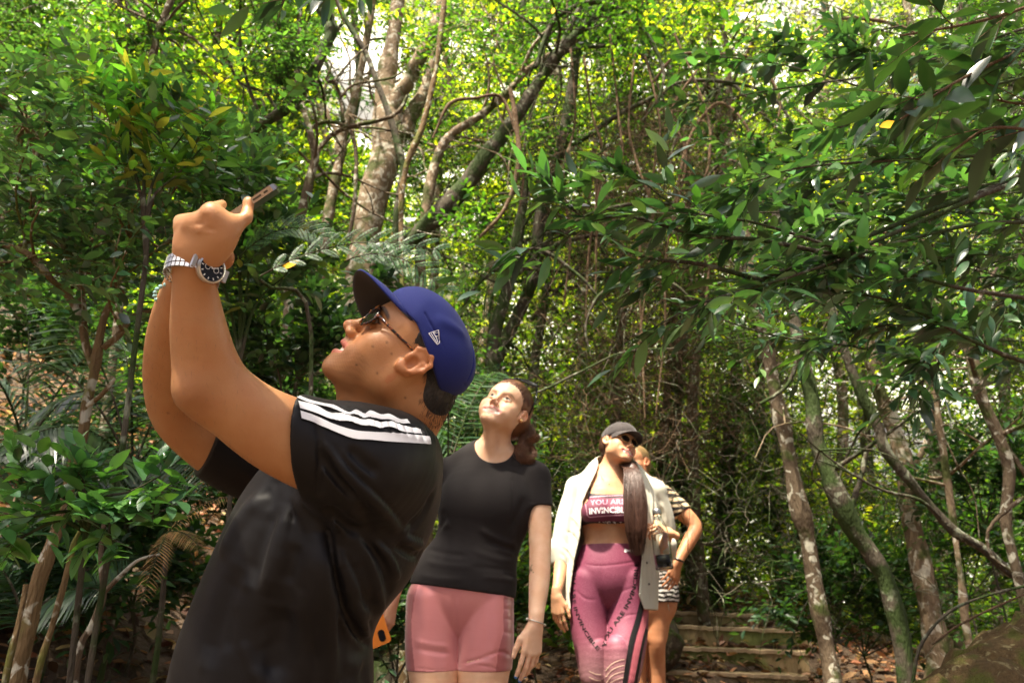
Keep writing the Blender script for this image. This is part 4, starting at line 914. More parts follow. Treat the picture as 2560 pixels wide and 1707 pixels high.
def crop_cap(root, H, m):
    Sc = SDF(); H.el(Sc, (0,-.006,.052), (.086,.108,.088), .01); H.el(Sc, (0,.036,.062), (.070,.070,.058), .03); Sc.plane(H.w((0,.06,.034)), H.M@np.array([0,.10,-1.]))
    rg = np.random.default_rng(9)
    for az in (30, 90, 150, 210, 270, 330):
        a = math.radians(az); Sc.foldline([H.w((.088*math.sin(a)*math.cos(t), -.004+.110*math.cos(a)*math.cos(t), .052+.090*math.sin(t))) for t in np.linspace(-.5,1.5,9)], -.003, .005)
    for i in range(22):
        x, z, y = rg.uniform(-.085,.085), rg.uniform(.05,.13), rg.uniform(-.09,.1); l = rg.uniform(.02,.05); Sc.fold(H.w((x, y, z)), H.w((x+l, y+rg.uniform(-.02,.02), z+rg.uniform(-.01,.01))), rg.choice([-1,1])*.003, .007)
    cap = sculpt('baseball_cap', Sc, H.T-.2, H.T+.2, .0036, m, root)
    nu, nv = 21, 9; top, bot = [], []
    for i in range(nu):
        u = -1+2*i/(nu-1)
        for j in range(nv):
            v = j/(nv-1); x = .082*math.sin(u*1.25); y = -.002+.106*math.cos(u*1.25)+v*.062*max(0, 1-abs(u)**4)**.5
            z = .040+.006*math.cos(u*1.5)-2.2*x*x*v-.012*v*v-.10*v*.06; top.append(H.w((x*(1-.04*v), y, z))); bot.append(H.w((x*(1-.04*v), y, z-.004)))
    n0 = nu*nv; F = []
    for i in range(nu-1):
        for j in range(nv-1): a = i*nv+j; F += [(a, a+nv, a+nv+1, a+1), (n0+a, n0+a+1, n0+a+nv+1, n0+a+nv)]
    for i in range(nu-1): a = i*nv+nv-1; F.append((a, a+nv, n0+a+nv, n0+a))
    me = bpy.data.meshes.new('brim'); me.from_pydata([tuple(p) for p in top+bot], [], F); link_mesh('brim', me, m, cap)
    return cap
def build_w2():
    root = thing('person', 'woman in a dark cap, open white shirt and magenta leggings holding a glass bottle', 'person', (.52, 4.1, .55))
    H = Head(eulerR(-2.54, .16, -.3268), CAM+np.array([.5542, 4.1, .9047]), .97, True, 1.38, .84, opn=2.1)
    skin = (.60,.33,.19); gz_ = .55
    S = SDF(); H.build(S)
    S.chain([[*H.w((0,-.022,-.05)), .050], py(1530,1165,4.12,27), py(1527,1205,4.13,36)], .03)
    tor = [py(1527,1225,4.14,66), py(1524,1270,4.12,74), py(1526,1340,4.12,66), py(1527,1375,4.12,70), py(1524,1420,4.12,83), py(1522,1435,4.12,86)]
    S.chain(tor, .03, ax=YA, sq=.62)
    S.chain([py(1450,1222,4.16,19), py(1485,1204,4.16,20), py(1530,1198,4.16,22), py(1580,1206,4.15,20), py(1628,1230,4.15,19)], .03)
    for x in (1490, 1562): S.el(QY(x,1280,4.04), (.070,.060,.068), .04)
    ra = [py(1450,1226,4.15,22), py(1424,1300,4.16,20), py(1406,1370,4.15,18), py(1400,1430,4.10,16), py(1392,1482,4.04,12)]; S.chain(ra, .02)
    la = [py(1630,1236,4.15,22), py(1655,1310,4.2,20), py(1650,1390,4.18,17), py(1662,1358,4.06,14), py(1670,1338,3.98,12)]; S.chain(la, .02)
    hand(S, QY(1391,1488,4.03), (.04,-.05,-1), (-.6,-.8,0), -1, (.2,.25,.3,.35), .05, (.15,.3), .93)
    hand(S, QY(1678,1332,3.96), (-.75,-.35,.28), (.10,-.60,.80), 1, (.75,.8,.85,.9), .03, (.35,.2), .93, bend2=1.1)
    an = legs(S, [([py(1473,1450,4.12,45), py(1471,1545,4.12,46), py(1480,1620,4.10,42), py(1488,1690,4.08,35)], .02), ([py(1570,1450,4.12,49), py(1568,1545,4.12,51), py(1563,1620,4.08,49), py(1551,1700,4.04,40)], -.03)], gz_, k=.006)
    def colour(P):
        C = np.tile(np.array(skin, np.float32), (len(P), 1)); H.colour(P, C, skin, (.50,.17,.15), (.08,.05,.03)); return C
    sculpt('body', S, (-.02,3.5,.55), (1.05,4.6,2.3), .0056, SK_F, root, colour, fine=[(H.w((0,.02,-.01)), .15, .0028), (QY(1660,1322,3.95), .11, .0034), (QY(1393,1530,4.0), .11, .0034)])
    g = lambda C_, m: [[*c[:3], c[3]+m] for c in C_]
    # sports top
    Tp = SDF(); Tp.chain(g(tor[:4], .004), .03, ax=YA, sq=.64)
    for x in (1490, 1562): Tp.el(QY(x,1281,4.035), (.076,.064,.072), .045)
    pt = QY(1520,1328,4.0); Tp.plane(pt, (0,0,-1)); Tp.plane(QY(1515,1236,4.02), (0,-.35,1))
    Tp.el(QY(1440,1225,4.05), (.07,.2,.085), .01, 's'); Tp.el(QY(1625,1232,4.05), (.08,.2,.085), .01, 's')
    def ctp(P):
        C = np.tile(np.array((.130,.022,.050), np.float32), (len(P), 1)); d = (P[:, 1]-CAM[1])*CT+(P[:, 2]-CAM[2])*ST
        Yp = 853.5-FPX*(-(P[:, 1]-CAM[1])*ST+(P[:, 2]-CAM[2])*CT)/d
        C[(Yp > 1303) | (Yp < 1244)] = (.018,.012,.016); return C
    mt = mat('maroon_knit', rough=.7); L(mt, attr(mt), B(mt).inputs['Base Color']); bump(mt, noise(mt, 700, 1), .3, .001)
    top = sculpt('sports_top', Tp, (.1,3.6,1.6), (1.0,4.5,2.1), .0036, mt, root, ctp)
    for a in (((1470,1248),(1474,1225),(1484,1200)), ((1592,1246),(1592,1222),(1584,1202))):
        mbk = MB(); mbk.tube([QY(x, y, 4.05+i*.03)-[0,.012,0] for i, (x, y) in enumerate(a)], .005, 6); mbk.build('strap', M_BLACK, top)
    bt = bvh(top); z5 = lambda x, y: (1440+x/4.9, 1010+y/4.9)
    m_pink = cloth_mat('pale_pink_print', (.55,.30,.38), .6)
    fr = [((125,1165),(150,1150)), ]
    def line(bvx, pts, w, name, m, par, off=.0015):
        P = np.array(pts, float); out = []
        for a, b in zip(P[:-1], P[1:]):
            d = (b-a)/np.linalg.norm(b-a); n = np.array([-d[1], d[0]])*w/2; out.append(([a-n-d*.3, b-n+d*.3], [a+n-d*.3, b+n+d*.3]))
        return decal(name, bvx, out, m, par, off=off, step=3)
    line(bt, [z5(*p) for p in ((530,1118),(340,1128),(160,1142),(126,1165),(122,1240),(140,1360),(165,1384),(330,1368),(550,1356),(740,1350))], 1.8, 'printed_frame', m_pink, top)
    line(bt, [z5(*p) for p in ((530,1118),(740,1125),(760,1350))], 1.8, 'printed_frame', m_pink, top)
    text_decal('printed_word', 'YOU ARE', bt, [z5(175,1236), z5(350,1226), z5(600,1222)], 12.5, m_pink, top)
    text_decal('printed_word', 'INVINCIBLE', bt, [z5(165,1345), z5(350,1332), z5(640,1326)], 14.5, M_WHITE, top, bold=.02)
    text_decal('printed_word', 'INVINCIBLE', bt, [z5(180,1480), z5(350,1464), z5(560,1474)], 6, M_WHITE, top, bold=.02)
    # leggings
    Lg = SDF(); Lg.chain(g(tor[2:], .003), .02, ax=YA, sq=.63)
    c1 = [py(1473,1450,4.12,45), py(1471,1545,4.12,46), py(1480,1620,4.10,42), py(1488,1690,4.08,35)]; c2 = [py(1570,1450,4.12,49), py(1568,1545,4.12,51), py(1563,1620,4.08,49), py(1551,1700,4.04,40)]
    for c_, a in ((c1, an[0]), (c2, an[1])):
        kn = (c_[-1][0]+(a[0]-c_[-1][0])*.4, a[1]-.035, gz_+.48, .053); cf = (c_[-1][0]+(a[0]-c_[-1][0])*.6, a[1]+.01, gz_+.33, .051)
        Lg.chain(g(c_+[kn, cf, a], .003), .006)
    Lg.plane(QY(1520,1356,4.02), (0,0,1)); Lg.plane((0,0,gz_+.12), (0,0,-1))
    at = surf_points(Lg, (.0,3.6,.6), (1.1,4.6,1.9)); z7 = lambda x, y: (1360+x/4.16, 1330+y/4.16)
    for pts, amp, w in ((((330,300),(580,350),(1000,300)), -.0035,.005), (((590,350),(600,520),(620,760)), -.004,.009), (((320,590),(430,690),(560,700)), -.002,.006), (((700,680),(800,620),(940,570)), -.002,.006), (((820,890),(880,860),(980,850)), -.002,.004)):
        pp = [at(*z7(x, y)) for x, y in spline(pts, 8)]; pp = [p for p in pp if p is not None]
        if len(pp) > 2: Lg.foldline(pp, amp, w)
    def clg(P):
        d = (P[:, 1]-CAM[1])*CT+(P[:, 2]-CAM[2])*ST; X = 1280+FPX*P[:, 0]/d; z = P[:, 2]
        z1, z0 = QY(1520,1500,4.0)[2], QY(1520,1680,4.0)[2]; t = np.clip((z1-z)/(z1-z0), 0, 1)[:, None]
        hi = np.array((.17,.018,.060)); mid = np.array((.24,.050,.090)); lo = np.array((.27,.14,.14))
        C = np.where(t < .5, hi+(mid-hi)*t*2, mid+(lo-mid)*(t-.5)*2)
        wb = z > QY(1520,1412,4.0)[2]; C[wb] = (.17,.012,.052); return C
    ml = mat('magenta_knit', rough=.6); ch = N(ml, 'ShaderNodeTexVoronoi'); ch.inputs['Scale'].default_value = 190; L(ml, coord(ml, (1,1,1.3)), ch.inputs['Vector'])
    L(ml, mixc(ml, .35, attr(ml), mixc(ml, ch.outputs['Distance'], (.10,.012,.035), (.30,.12,.17))), B(ml).inputs['Base Color']); bump(ml, ch.outputs['Distance'], .3, .0015)
    lg = sculpt('leggings', Lg, (.0,3.6,.6), (1.1,4.6,1.9), .0042, ml, root, clg)
    bl = bvh(lg)
    text_decal('printed_words', 'YOU ARE INVINCIBLE', bl, [z7(640,1200), z7(690,1060), z7(800,900), z7(895,740), z7(960,560), z7(985,310)], 10, M_BLACK, lg, bold=.02)
    text_decal('printed_words', 'YOU ARE INVINCIBLE', bl, [z7(315,320), z7(290,540), z7(300,760), z7(375,960), z7(460,1110), z7(555,1230)], 9, M_BLACK, lg, bold=.02)
    text_decal('printed_crown', 'M', bl, [z7(835,205), z7(880,207), z7(930,200)], 8, M_WHITE, lg, bold=.03)
    decal('side_stripe', bl, [([z7(1000,690), z7(950,900), z7(880,1150), z7(815,1568)], [z7(1050,720), z7(1000,920), z7(930,1180), z7(862,1568)])], M_BLACK, lg, off=.002)
    decal('side_stripe', bl, [([z7(1060,720), z7(1010,920), z7(940,1180), z7(870,1568)], [z7(1092,780), z7(1060,950), z7(1005,1180), z7(930,1568)])], cloth_mat('rose_knit', (.42,.10,.13), .7), lg, off=.002)
    decal('side_stripe', bl, [([z7(1098,800), z7(1066,950), z7(1010,1180), z7(938,1568)], [z7(1128,820), z7(1094,970), z7(1030,1200), z7(965,1568)])], M_BLACK, lg, off=.002)
    mcr = cloth_mat('cream_print', (.55,.38,.30), .6)
    for i in range(4):
        k = i*62; line(bl, [z7(*p) for p in spline(((640+i*6,1440+k), (700,1372+k), (770,1335+k), (835,1318+k)), 7)], 2.0, 'printed_arc', mcr, lg)
        line(bl, [z7(*p) for p in spline(((470,1440+k), (530,1470+k), (590,1478+k)), 5)], 2.0, 'printed_arc', mcr, lg)
    # open white shirt
    Ws = SDF(); out = [py(1537,1215,4.17,84), py(1537,1270,4.16,108), py(1534,1350,4.15,116), py(1527,1440,4.15,119), py(1522,1530,4.15,122)]
    Ws.chain(out, .03, ax=YA, sq=.74); Ws.chain([py(1442,1218,4.17,26), py(1490,1200,4.18,26), py(1535,1196,4.19,28), py(1585,1202,4.18,26), py(1640,1226,4.17,25)], .03)
    Ws.chain([py(1444,1222,4.16,30), py(1420,1300,4.17,31), py(1404,1385,4.16,28)], .025); Ws.chain([py(1400,1372,4.16,32), py(1408,1398,4.155,33)], .006)
    Ws.chain([py(1634,1230,4.16,30), py(1656,1300,4.19,30), py(1662,1375,4.2,29), py(1666,1362,4.1,26)], .025)
    inn = SDF(); inn.chain(g(out, -.011)+[py(1520,1600,4.15,115)], .03, ax=YA, sq=.73); inn.rc(QY(1532,1150,4.12), QY(1530,1215,4.12), .075, .075, .03)
    inn.chain([py(1422,1330,4.17,23), py(1402,1430,4.14,25)], .01);
    yl = np.array([1150,1180,1253,1340,1400,1487,1540.]); xl = np.array([1500,1490,1457,1450,1436,1424,1428.]); xr = np.array([1588,1599,1606,1606,1604,1597,1617.])
    def wedge(P):
        d = (P[:, 1]-CAM[1])*CT+(P[:, 2]-CAM[2])*ST; X = 1280+FPX*P[:, 0]/d; Yp = 853.5-FPX*(-(P[:, 1]-CAM[1])*ST+(P[:, 2]-CAM[2])*CT)/d
        s_ = d/FPX; return np.maximum(np.maximum((np.interp(Yp, yl, xl)-X)*s_, (X-np.interp(Yp, yl, xr))*s_), P[:, 1]-4.155).astype(np.float32)
    at = surf_points(Ws, (-.05,3.6,1.1), (1.1,4.6,2.2)); z4 = lambda x, y: (1360+x/2.217, 1000+y/2.217)
    for pts, amp, w in ((((250,430),(215,560),(190,760),(180,1000)), .007,.008), (((270,440),(235,600),(215,800)), -.007,.007), (((210,450),(180,600),(160,760)), .006,.007), (((620,520),(625,760),(615,1050)), .007,.008), (((610,500),(605,700),(590,1000)), -.006,.007), (((560,420),(600,560),(590,800),(600,1100)), .009,.009), (((150,640),(200,690),(215,740)), .008,.007), (((120,720),(170,760),(200,820)), -.008,.007), (((600,480),(650,620),(640,900)), -.008,.012), (((150,560),(130,700),(120,800)), .008,.010), (((180,500),(165,640),(150,760)), -.007,.010),
                        (((100,800),(140,830),(170,880)), .007,.008), (((90,840),(120,880),(140,920)), -.006,.007), (((640,560),(670,620),(680,700)), .007,.010), (((575,900),(580,1000),(600,1140)), -.006,.010), (((545,600),(550,850),(540,1090)), .003,.004), (((150,900),(130,1000),(115,1100)), .005,.010)):
        pp = [at(*z4(x, y)) for x, y in spline(pts, 7)]; pp = [p for p in pp if p is not None]
        if len(pp) > 2: Ws.foldline(pp, amp*(.9 if amp > 0 else .7), w)
    Ws.sub(inn); Ws._a(wedge, .003, 's', (0,0,0), 1e9); p1 = QY(1400,1524,4.1); Ws.plane(p1, (0,0,-1))
    mw = cloth_mat('white_linen', (.50,.49,.41), .85, 500, .35, .1, .08)
    ws = sculpt('open_shirt', Ws, (-.05,3.6,1.1), (1.1,4.6,2.2), .0042, mw, root)
    bw = bvh(ws)
    for x, y in ((552,468),(562,566),(563,676),(560,790),(570,900),(582,1018)):
        q = z4(x, y); d = Vector(Qd(*q, 1)-CAM).normalized(); h = bw.ray_cast(Vector(CAM), d)
        if h[0] is None: continue
        p = np.array(h[0]); b = MB(); dd = np.array(d); b.tube([p-dd*.004, p-dd*.003, p+dd*.002], [.004,.0055,.0055], 10); b.build('button', M_DARKMETAL, ws)
    for a in an: shoe(root, a, gz_, M_RUBBER)
    # necklace
    nk = MB(); bs_ = [z5(*p) for p in ((300,860),(330,920),(400,980),(450,950),(500,890))]
    nk.tube([QY(x, y, 4.055) for x, y in spline(bs_, 9)], .0010, 5); p = QY(*z5(405,985), 4.05); nk.tube([p-[0,.003,.006], p-[0,.003,0], p+[0,-.003,.006]], [.002,.005,.002], 6); nk.build('necklace', M_DARKMETAL, root)
    # hair and long ponytail over her shoulder
    S2 = SDF(); H.el(S2, (0,-.016,.045), (.0815,.104,.086), .01); H.el(S2, (0,-.05,.0), (.070,.056,.055), .04); S2.plane(H.w((0,.047,.040)), H.M@np.array([0,1.,-.35]), .006)
    for x in (-1,1): S2.el(H.w((x*.085,.006,.0)), (.018,.018,.028), .006, 's', M=H.M)
    S2.chain([py(1548,1165,4.22,16), py(1574,1165,4.06,18), py(1584,1200,4.0,20), py(1588,1250,3.98,22), py(1590,1300,3.97,20), py(1592,1345,3.96,15), py(1595,1380,3.97,6)], .02, ax=YA, sq=.6)
    hr = sculpt('hair', S2, H.T-[.3,.4,.6], H.T+[.3,.3,.3], .004, M_HAIRD, root)
    cur = []
    for i in range(1700):
        o = RNG.normal(0,1,2)*[.55,.5]; e = RNG.normal(0,.5)
        path = [(1560,1160,4.1,12), (1578,1172,4.03,17), (1584,1205,3.985,23), (1588,1250,3.95,28), (1590,1300,3.935,27), (1591,1340,3.94,22), (1594+e*8,1372+RNG.uniform(-45,18),3.95,12)]
        a = np.clip(o, -1, 1); ph_ = RNG.uniform(0,6); cur.append(spline([QY(x+a[0]*r+2.2*math.sin(ph_+q_*1.3), y, Y-.012+a[1]*.035) for q_, (x, y, Y, r) in enumerate(path)], 14))
    V, F = strands(cur, .0011, .0005); link_mesh('hair_strands', raw_mesh('hair_strands', V, F), M_HAIRD, hr)
    crop_cap(root, H, cloth_mat('charcoal_cotton', (.045,.038,.037), .9, 500, .5, .2, .05))
    gl = MB()
    for x in (-1, 1):
        ring = [H.w((x*(.031+.025*math.cos(t)), .102-.010*(((.031+.025*math.cos(t))/.056)**2), .002+.021*math.sin(t))) for t in np.linspace(0, 2*math.pi, 21)]; gl.tube(ring, .0014, 5, cap=False)
        gl.tube([H.w(p) for p in ((x*.056,.092,.010), (x*.068,.06,.012), (x*.080,.0,.012))], .0016, 5)
    gl.tube([H.w((-.008,.103,.006)), H.w((.008,.103,.006))], .0014, 5)
    gg = gl.build('sunglasses', M_GOLD, root)
    for x in (-1, 1):
        ml_ = MB(); ring = [H.w((x*(.031+.0245*math.cos(t)), .1015-.010*(((.031+.0245*math.cos(t))/.056)**2), .002+.0205*math.sin(t))) for t in np.linspace(0, 2*math.pi, 20, endpoint=False)]
        bk = [p-H.M@np.array([0,.0015,0]) for p in ring]; ml_.add(ring+bk, [tuple(range(20)), tuple(range(39,19,-1))]+[(i, (i+1) % 20, 20+(i+1) % 20, 20+i) for i in range(20)]); ml_.build('lens', M_LENS, gg, smooth=False)
    # glass bottle
    c0, c1_ = QY(1662,1424,3.88), QY(1641,1272,3.88); axx = c1_-c0; Lb = np.linalg.norm(axx); axx /= Lb
    e1 = np.cross(axx, [0,1,0]); e1 /= np.linalg.norm(e1); e2 = np.cross(axx, e1)
    def lathe(prof, n=28):
        V = [c0+axx*h*Lb+(e1*math.cos(t)+e2*math.sin(t))*r for r, h in prof for t in np.linspace(0, 2*math.pi, n, endpoint=False)]
        F = [(i*n+j, i*n+(j+1) % n, (i+1)*n+(j+1) % n, (i+1)*n+j) for i in range(len(prof)-1) for j in range(n)]
        m = MB(); m.add(V, F); m.f += [tuple(range(n))[::-1], tuple((len(prof)-1)*n+j for j in range(n))]; return m
    gm = mat('clear_glass', (.92,.96,.95), .03); B(gm).inputs['Transmission Weight'].default_value = 1; B(gm).inputs['IOR'].default_value = 1.35
    wm = mat('water', (.97,.99,1.), .0); B(wm).inputs['Transmission Weight'].default_value = 1; B(wm).inputs['IOR'].default_value = 1.33
    bo = thing('water_bottle', 'clear glass bottle a third full of water, held in front of the white shirt', 'bottle', tuple(c0))
    lathe([(.036,0),(.041,.015),(.0425,.05),(.042,.35),(.041,.62),(.034,.73),(.024,.80),(.019,.84),(.019,.93),(.0165,.935),(.0165,.85),(.032,.72),(.0385,.61),(.0395,.35),(.040,.05),(.037,.03)]).build('glass', gm, bo)
    lathe([(.036,.034),(.0392,.05),(.0390,.24),(.001,.241)]).build('water', wm, bo)
    lathe([(.0205,.90),(.0215,.91),(.0215,.985),(.019,1.0)]).build('cap', M_METAL, bo)
    return root
def build_w3():
    root = thing('person', 'blond person in a striped top half hidden behind the woman in white, hand on hip', 'person', (.75, 4.75, .55))
    H = Head(eulerR(2.42, .05, .10), QY(1589,1163,4.72)-[0,0,0], .95, True, .9, .95)
    skin = (.48,.22,.11); gz_ = .55
    S = SDF(); H.build(S)
    S.chain([[*H.w((0,-.022,-.05)), .048], py(1603,1195,4.76,24), py(1610,1225,4.78,32)], .03)
    tor = [py(1620,1250,4.8,58), py(1622,1300,4.8,60), py(1622,1370,4.8,54), py(1622,1430,4.8,70), py(1622,1490,4.8,72), py(1622,1510,4.8,66)]
    S.chain(tor, .03, ax=YA, sq=.62); S.chain([py(1560,1250,4.8,18), py(1610,1228,4.8,20), py(1668,1244,4.8,20)], .03)
    la = [py(1672,1250,4.8,22), py(1704,1278,4.78,21), py(1738,1316,4.75,17), py(1724,1350,4.72,17), py(1702,1390,4.68,13), py(1696,1404,4.66,12)]; S.chain(la, .015)
    hand(S, QY(1694,1408,4.66), (-.45,-.1,-.9), (.5,-.85,.1), -1, (.25,.3,.3,.35), .06, (.2,.2), .9)
    an = legs(S, [([py(1588,1500,4.8,38), py(1590,1580,4.8,33)], .0), ([py(1643,1500,4.8,38), py(1637,1580,4.8,33)], .0)], gz_)
    def colour(P):
        C = np.tile(np.array(skin, np.float32), (len(P), 1)); H.colour(P, C, skin, (.40,.14,.12), (.15,.09,.05)); return C
    sculpt('body', S, (.45,4.2,.5), (1.35,5.2,2.35), .0062, SK_F, root, colour, fine=[(H.w((0,.02,-.01)), .15, .0034), (QY(1680,1440,4.6), .11, .0038)])
    g = lambda C_, m: [[*c[:3], c[3]+m] for c in C_]
    mz = mat('striped_knit', rough=.8); w = N(mz, 'ShaderNodeTexWave'); w.inputs['Scale'].default_value = 9; w.inputs['Distortion'].default_value = 5; w.inputs['Detail'].default_value = 2; w.inputs['Detail Scale'].default_value = 1.2
    w.bands_direction = 'Z'; L(mz, coord(mz), w.inputs['Vector']); L(mz, ramp(mz, w.outputs['Fac'], [(.52, (.018,.014,.012)), (.60, (.50,.38,.24))]), B(mz).inputs['Base Color'])
    St = SDF(); St.chain(g(tor[:4], .008), .03, ax=YA, sq=.65); St.chain(g([py(1560,1250,4.8,18), py(1610,1228,4.8,20), py(1668,1244,4.8,20)], .008), .03)
    Sl = SDF().chain(g(la[:3], .010), .02); Sl.plane(QY(1708,1284,4.78), QY(1738,1316,4.75)-QY(1704,1278,4.78)); St._a(Sl, .02, 'u', QY(1690,1262,4.79), .14)
    St.plane(QY(1620,1420,4.7), (0,0,-1)); sculpt('striped_top', St, (.45,4.2,1.2), (1.35,5.2,2.1), .0055, mz, root)
    mz2 = mz.copy(); mz2.name = 'zebra_print'
    for n in mz2.node_tree.nodes:
        if n.type == 'VALTORGB': n.color_ramp.elements[1].color = (.6,.58,.55,1)
        if n.type == 'TEX_WAVE': n.inputs['Scale'].default_value = 13
    Sp = SDF(); Sp.chain(g(tor[3:], .006), .02, ax=YA, sq=.65)
    for x in (1588, 1648): Sp.chain([py(x,1490,4.8,46), py(x,1530,4.8,44)], .015)
    Sp.plane(QY(1620,1504,4.7), (0,0,-1)); Sp.plane(QY(1620,1405,4.75), (0,0,1)); sculpt('shorts', Sp, (.45,4.2,1.0), (1.35,5.2,1.9), .0055, mz2, root)
    for a in an: shoe(root, a, gz_, M_RUBBER)
    S2 = SDF(); H.el(S2, (0,-.016,.048), (.0815,.104,.088), .01); H.el(S2, (0,-.06,.0), (.062,.052,.05), .04); S2.plane(H.w((0,.070,.040)), H.M@np.array([0,1.,-.55]), .006)
    for x in (-1,1): S2.el(H.w((x*.085,.006,.0)), (.018,.018,.028), .006, 's', M=H.M)
    for i in range(14):
        a = -1.2+i*.17; S2.foldline([H.w((.08*math.sin(a), .05-.09*t, .05+.09*math.cos(a)*math.sin(1.2+t*.8))) for t in (0,.5,1,1.4)], -.003, .004)
    sculpt('hair', S2, H.T-.2, H.T+.2, .005, M_HAIRY, root)
    wt = MB(); c = QY(1697,1400,4.66); wt.tube([c+np.array([.9,0,-.42])*.027*math.cos(t)+YA*.027*math.sin(t) for t in np.linspace(0, 2*math.pi, 21)], .006, 6, cap=False); wt.build('bracelet', M_DARKMETAL, root)
    return root
# ================================================================ forest
def gz(x, y):
    x = np.asarray(x, float); y = np.asarray(y, float)
    z = np.interp(y, [-6, 1.2, 2.85, 4.1, 4.9, 5.8, 7.4, 12, 30], [-1.2, 0, .31, .55, .55, .66, 1.30, 1.9, 4.5])
    z = z+.62*np.clip(-x-.62, 0, 6)**1.05*sstep(.2, 2.2, y)-.30*np.clip(x-2.3, 0, 8)*sstep(1, 3, y)
    return z+.035*np.sin(x*3.1+y*1.7)+.03*np.sin(x*5.3-y*4.1)*sstep(.5, 1.2, np.abs(x-.3))
def bark_mat(name, a, b, lichen=(.42,.43,.36), lam=.3, moss=(.05,.085,.018), mam=.2, sc=1.0):
    m = mat(name, rough=.9); v = coord(m); vs = coord(m, (1,1,.25))
    c = mixc(m, noise(m, 38*sc, 4, vs), a, b)
    l = ramp(m, noise(m, 16*sc, 3, v, dist=1.0), [(.5+.2*(1-lam)-.06, (0,0,0)), (.5+.2*(1-lam), (1,1,1))]); c = mixc(m, l, c, lichen)
    g = ramp(m, noise(m, 7*sc, 4, v), [(.62-.3*mam, (0,0,0)), (.72-.3*mam, (1,1,1))]); c = mixc(m, g, c, moss)
    L(m, c, B(m).inputs['Base Color']); B(m).inputs['Specular IOR Level'].default_value = .2
    ad = N(m, 'ShaderNodeMath'); ad.operation = 'ADD'; L(m, noise(m, 120*sc, 3, vs), ad.inputs[0]); L(m, noise(m, 30*sc, 3, vs), ad.inputs[1]); bump(m, ad.outputs[0], .8, .012)
    return m
BK_PALE = bark_mat('pale_mottled_bark', (.15,.105,.065), (.27,.20,.13), (.44,.40,.32), .55, (.07,.08,.025), .35)
BK_DARK = bark_mat('dark_mossy_bark', (.045,.036,.026), (.10,.085,.06), (.20,.21,.15), .35, (.035,.055,.015), .55)
BK_BROWN = bark_mat('brown_bark', (.075,.054,.035), (.15,.11,.07), (.42,.40,.32), .45, (.06,.075,.02), .25)
BK_TWIG = bark_mat('tan_twig', (.09,.055,.03), (.19,.12,.07), (.24,.19,.13), .2, (.08,.07,.03), .1, 2)
BK_ORANGE = bark_mat('ochre_bark', (.10,.065,.03), (.21,.14,.07), (.42,.40,.32), .38, (.12,.12,.03), .3)
def leaf_mat(name, rough=.38, trans=.42, spec=.5, warm=(1.25,1.35,.35)):
    m = bpy.data.materials.new(name); m.use_nodes = True; nt = m.node_tree; b = nt.nodes['Principled BSDF']; out = nt.nodes['Material Output']
    c = attr(m); b.inputs['Roughness'].default_value = rough; b.inputs['Specular IOR Level'].default_value = spec
    n = noise(m, 60, 2); cc = mixc(m, n, c, mixc(m, 1.0, c, (1.35,1.2,1.1), 'MULTIPLY')); L(m, cc, b.inputs['Base Color'])
    t = N(m, 'ShaderNodeBsdfTranslucent'); L(m, mixc(m, 1.0, c, tuple(w*1.7 for w in warm), 'MULTIPLY'), t.inputs[0])
    mx = N(m, 'ShaderNodeMixShader'); mx.inputs[0].default_value = trans; L(m, b.outputs[0], mx.inputs[1]); L(m, t.outputs[0], mx.inputs[2]); L(m, mx.outputs[0], out.inputs[0])
    return m
LF = leaf_mat('leaf', .40, .45, .4); LF_GLOSS = leaf_mat('glossy_leaf', .30, .26, .75); LF_FAR = leaf_mat('sunlit_leaf', .32, .58, .6, (1.35,1.35,.30)); LF_DRY = leaf_mat('dry_leaf', .75, .2, .2, (1.1,1.0,.8))
# ---- leaf templates: unit length along +y, up +z
def blade(st, wd, fold=.25, droop=.18):
    """lanceolate blade: st stations, wd(t) half width"""
    V, F = [], []
    for i, t in enumerate(st):
        w = wd(t); z = -droop*t*t
        V += [(-w, t, z+fold*w), (0, t, z), (w, t, z+fold*w)]
    for i in range(len(st)-1):
        a = i*3; F += [(a, a+1, a+4, a+3), (a+1, a+2, a+5, a+4)]
    return np.array(V), np.array(F)
T_LANCE = blade(np.linspace(0, 1, 6), lambda t: .155*math.sin(math.pi*min(1, t*.97+.02))**.85*(1.12-.35*t)+.004)
T_OVAL = blade(np.linspace(0, 1, 6), lambda t: .235*math.sin(math.pi*min(1, t*.97+.02))**.75*(1.15-.4*t)+.004)
T_MID = blade([0, .3, .65, 1.0], lambda t: .22*math.sin(math.pi*(t*.96+.02))**.8+.004)
T_FAR = (np.array([(0,0,0), (.24,.45,.05), (0,1,-.12), (-.24,.45,.05)], float), np.array([(0,1,2,3)]))
T_THIN = (np.array([(0,0,0), (.11,.45,.03), (0,1,-.1), (-.11,.45,.03)], float), np.array([(0,1,2,3)]))
T_STRIP = (np.array([(-.02,0,0), (.02,0,0), (.035,.5,-.03), (0,1,-.20), (-.035,.5,-.03)], float), np.array([(0,1,2,4), (4,2,3,3)]))
def norm(a): return a/(np.linalg.norm(a, axis=-1, keepdims=True)+1e-9)
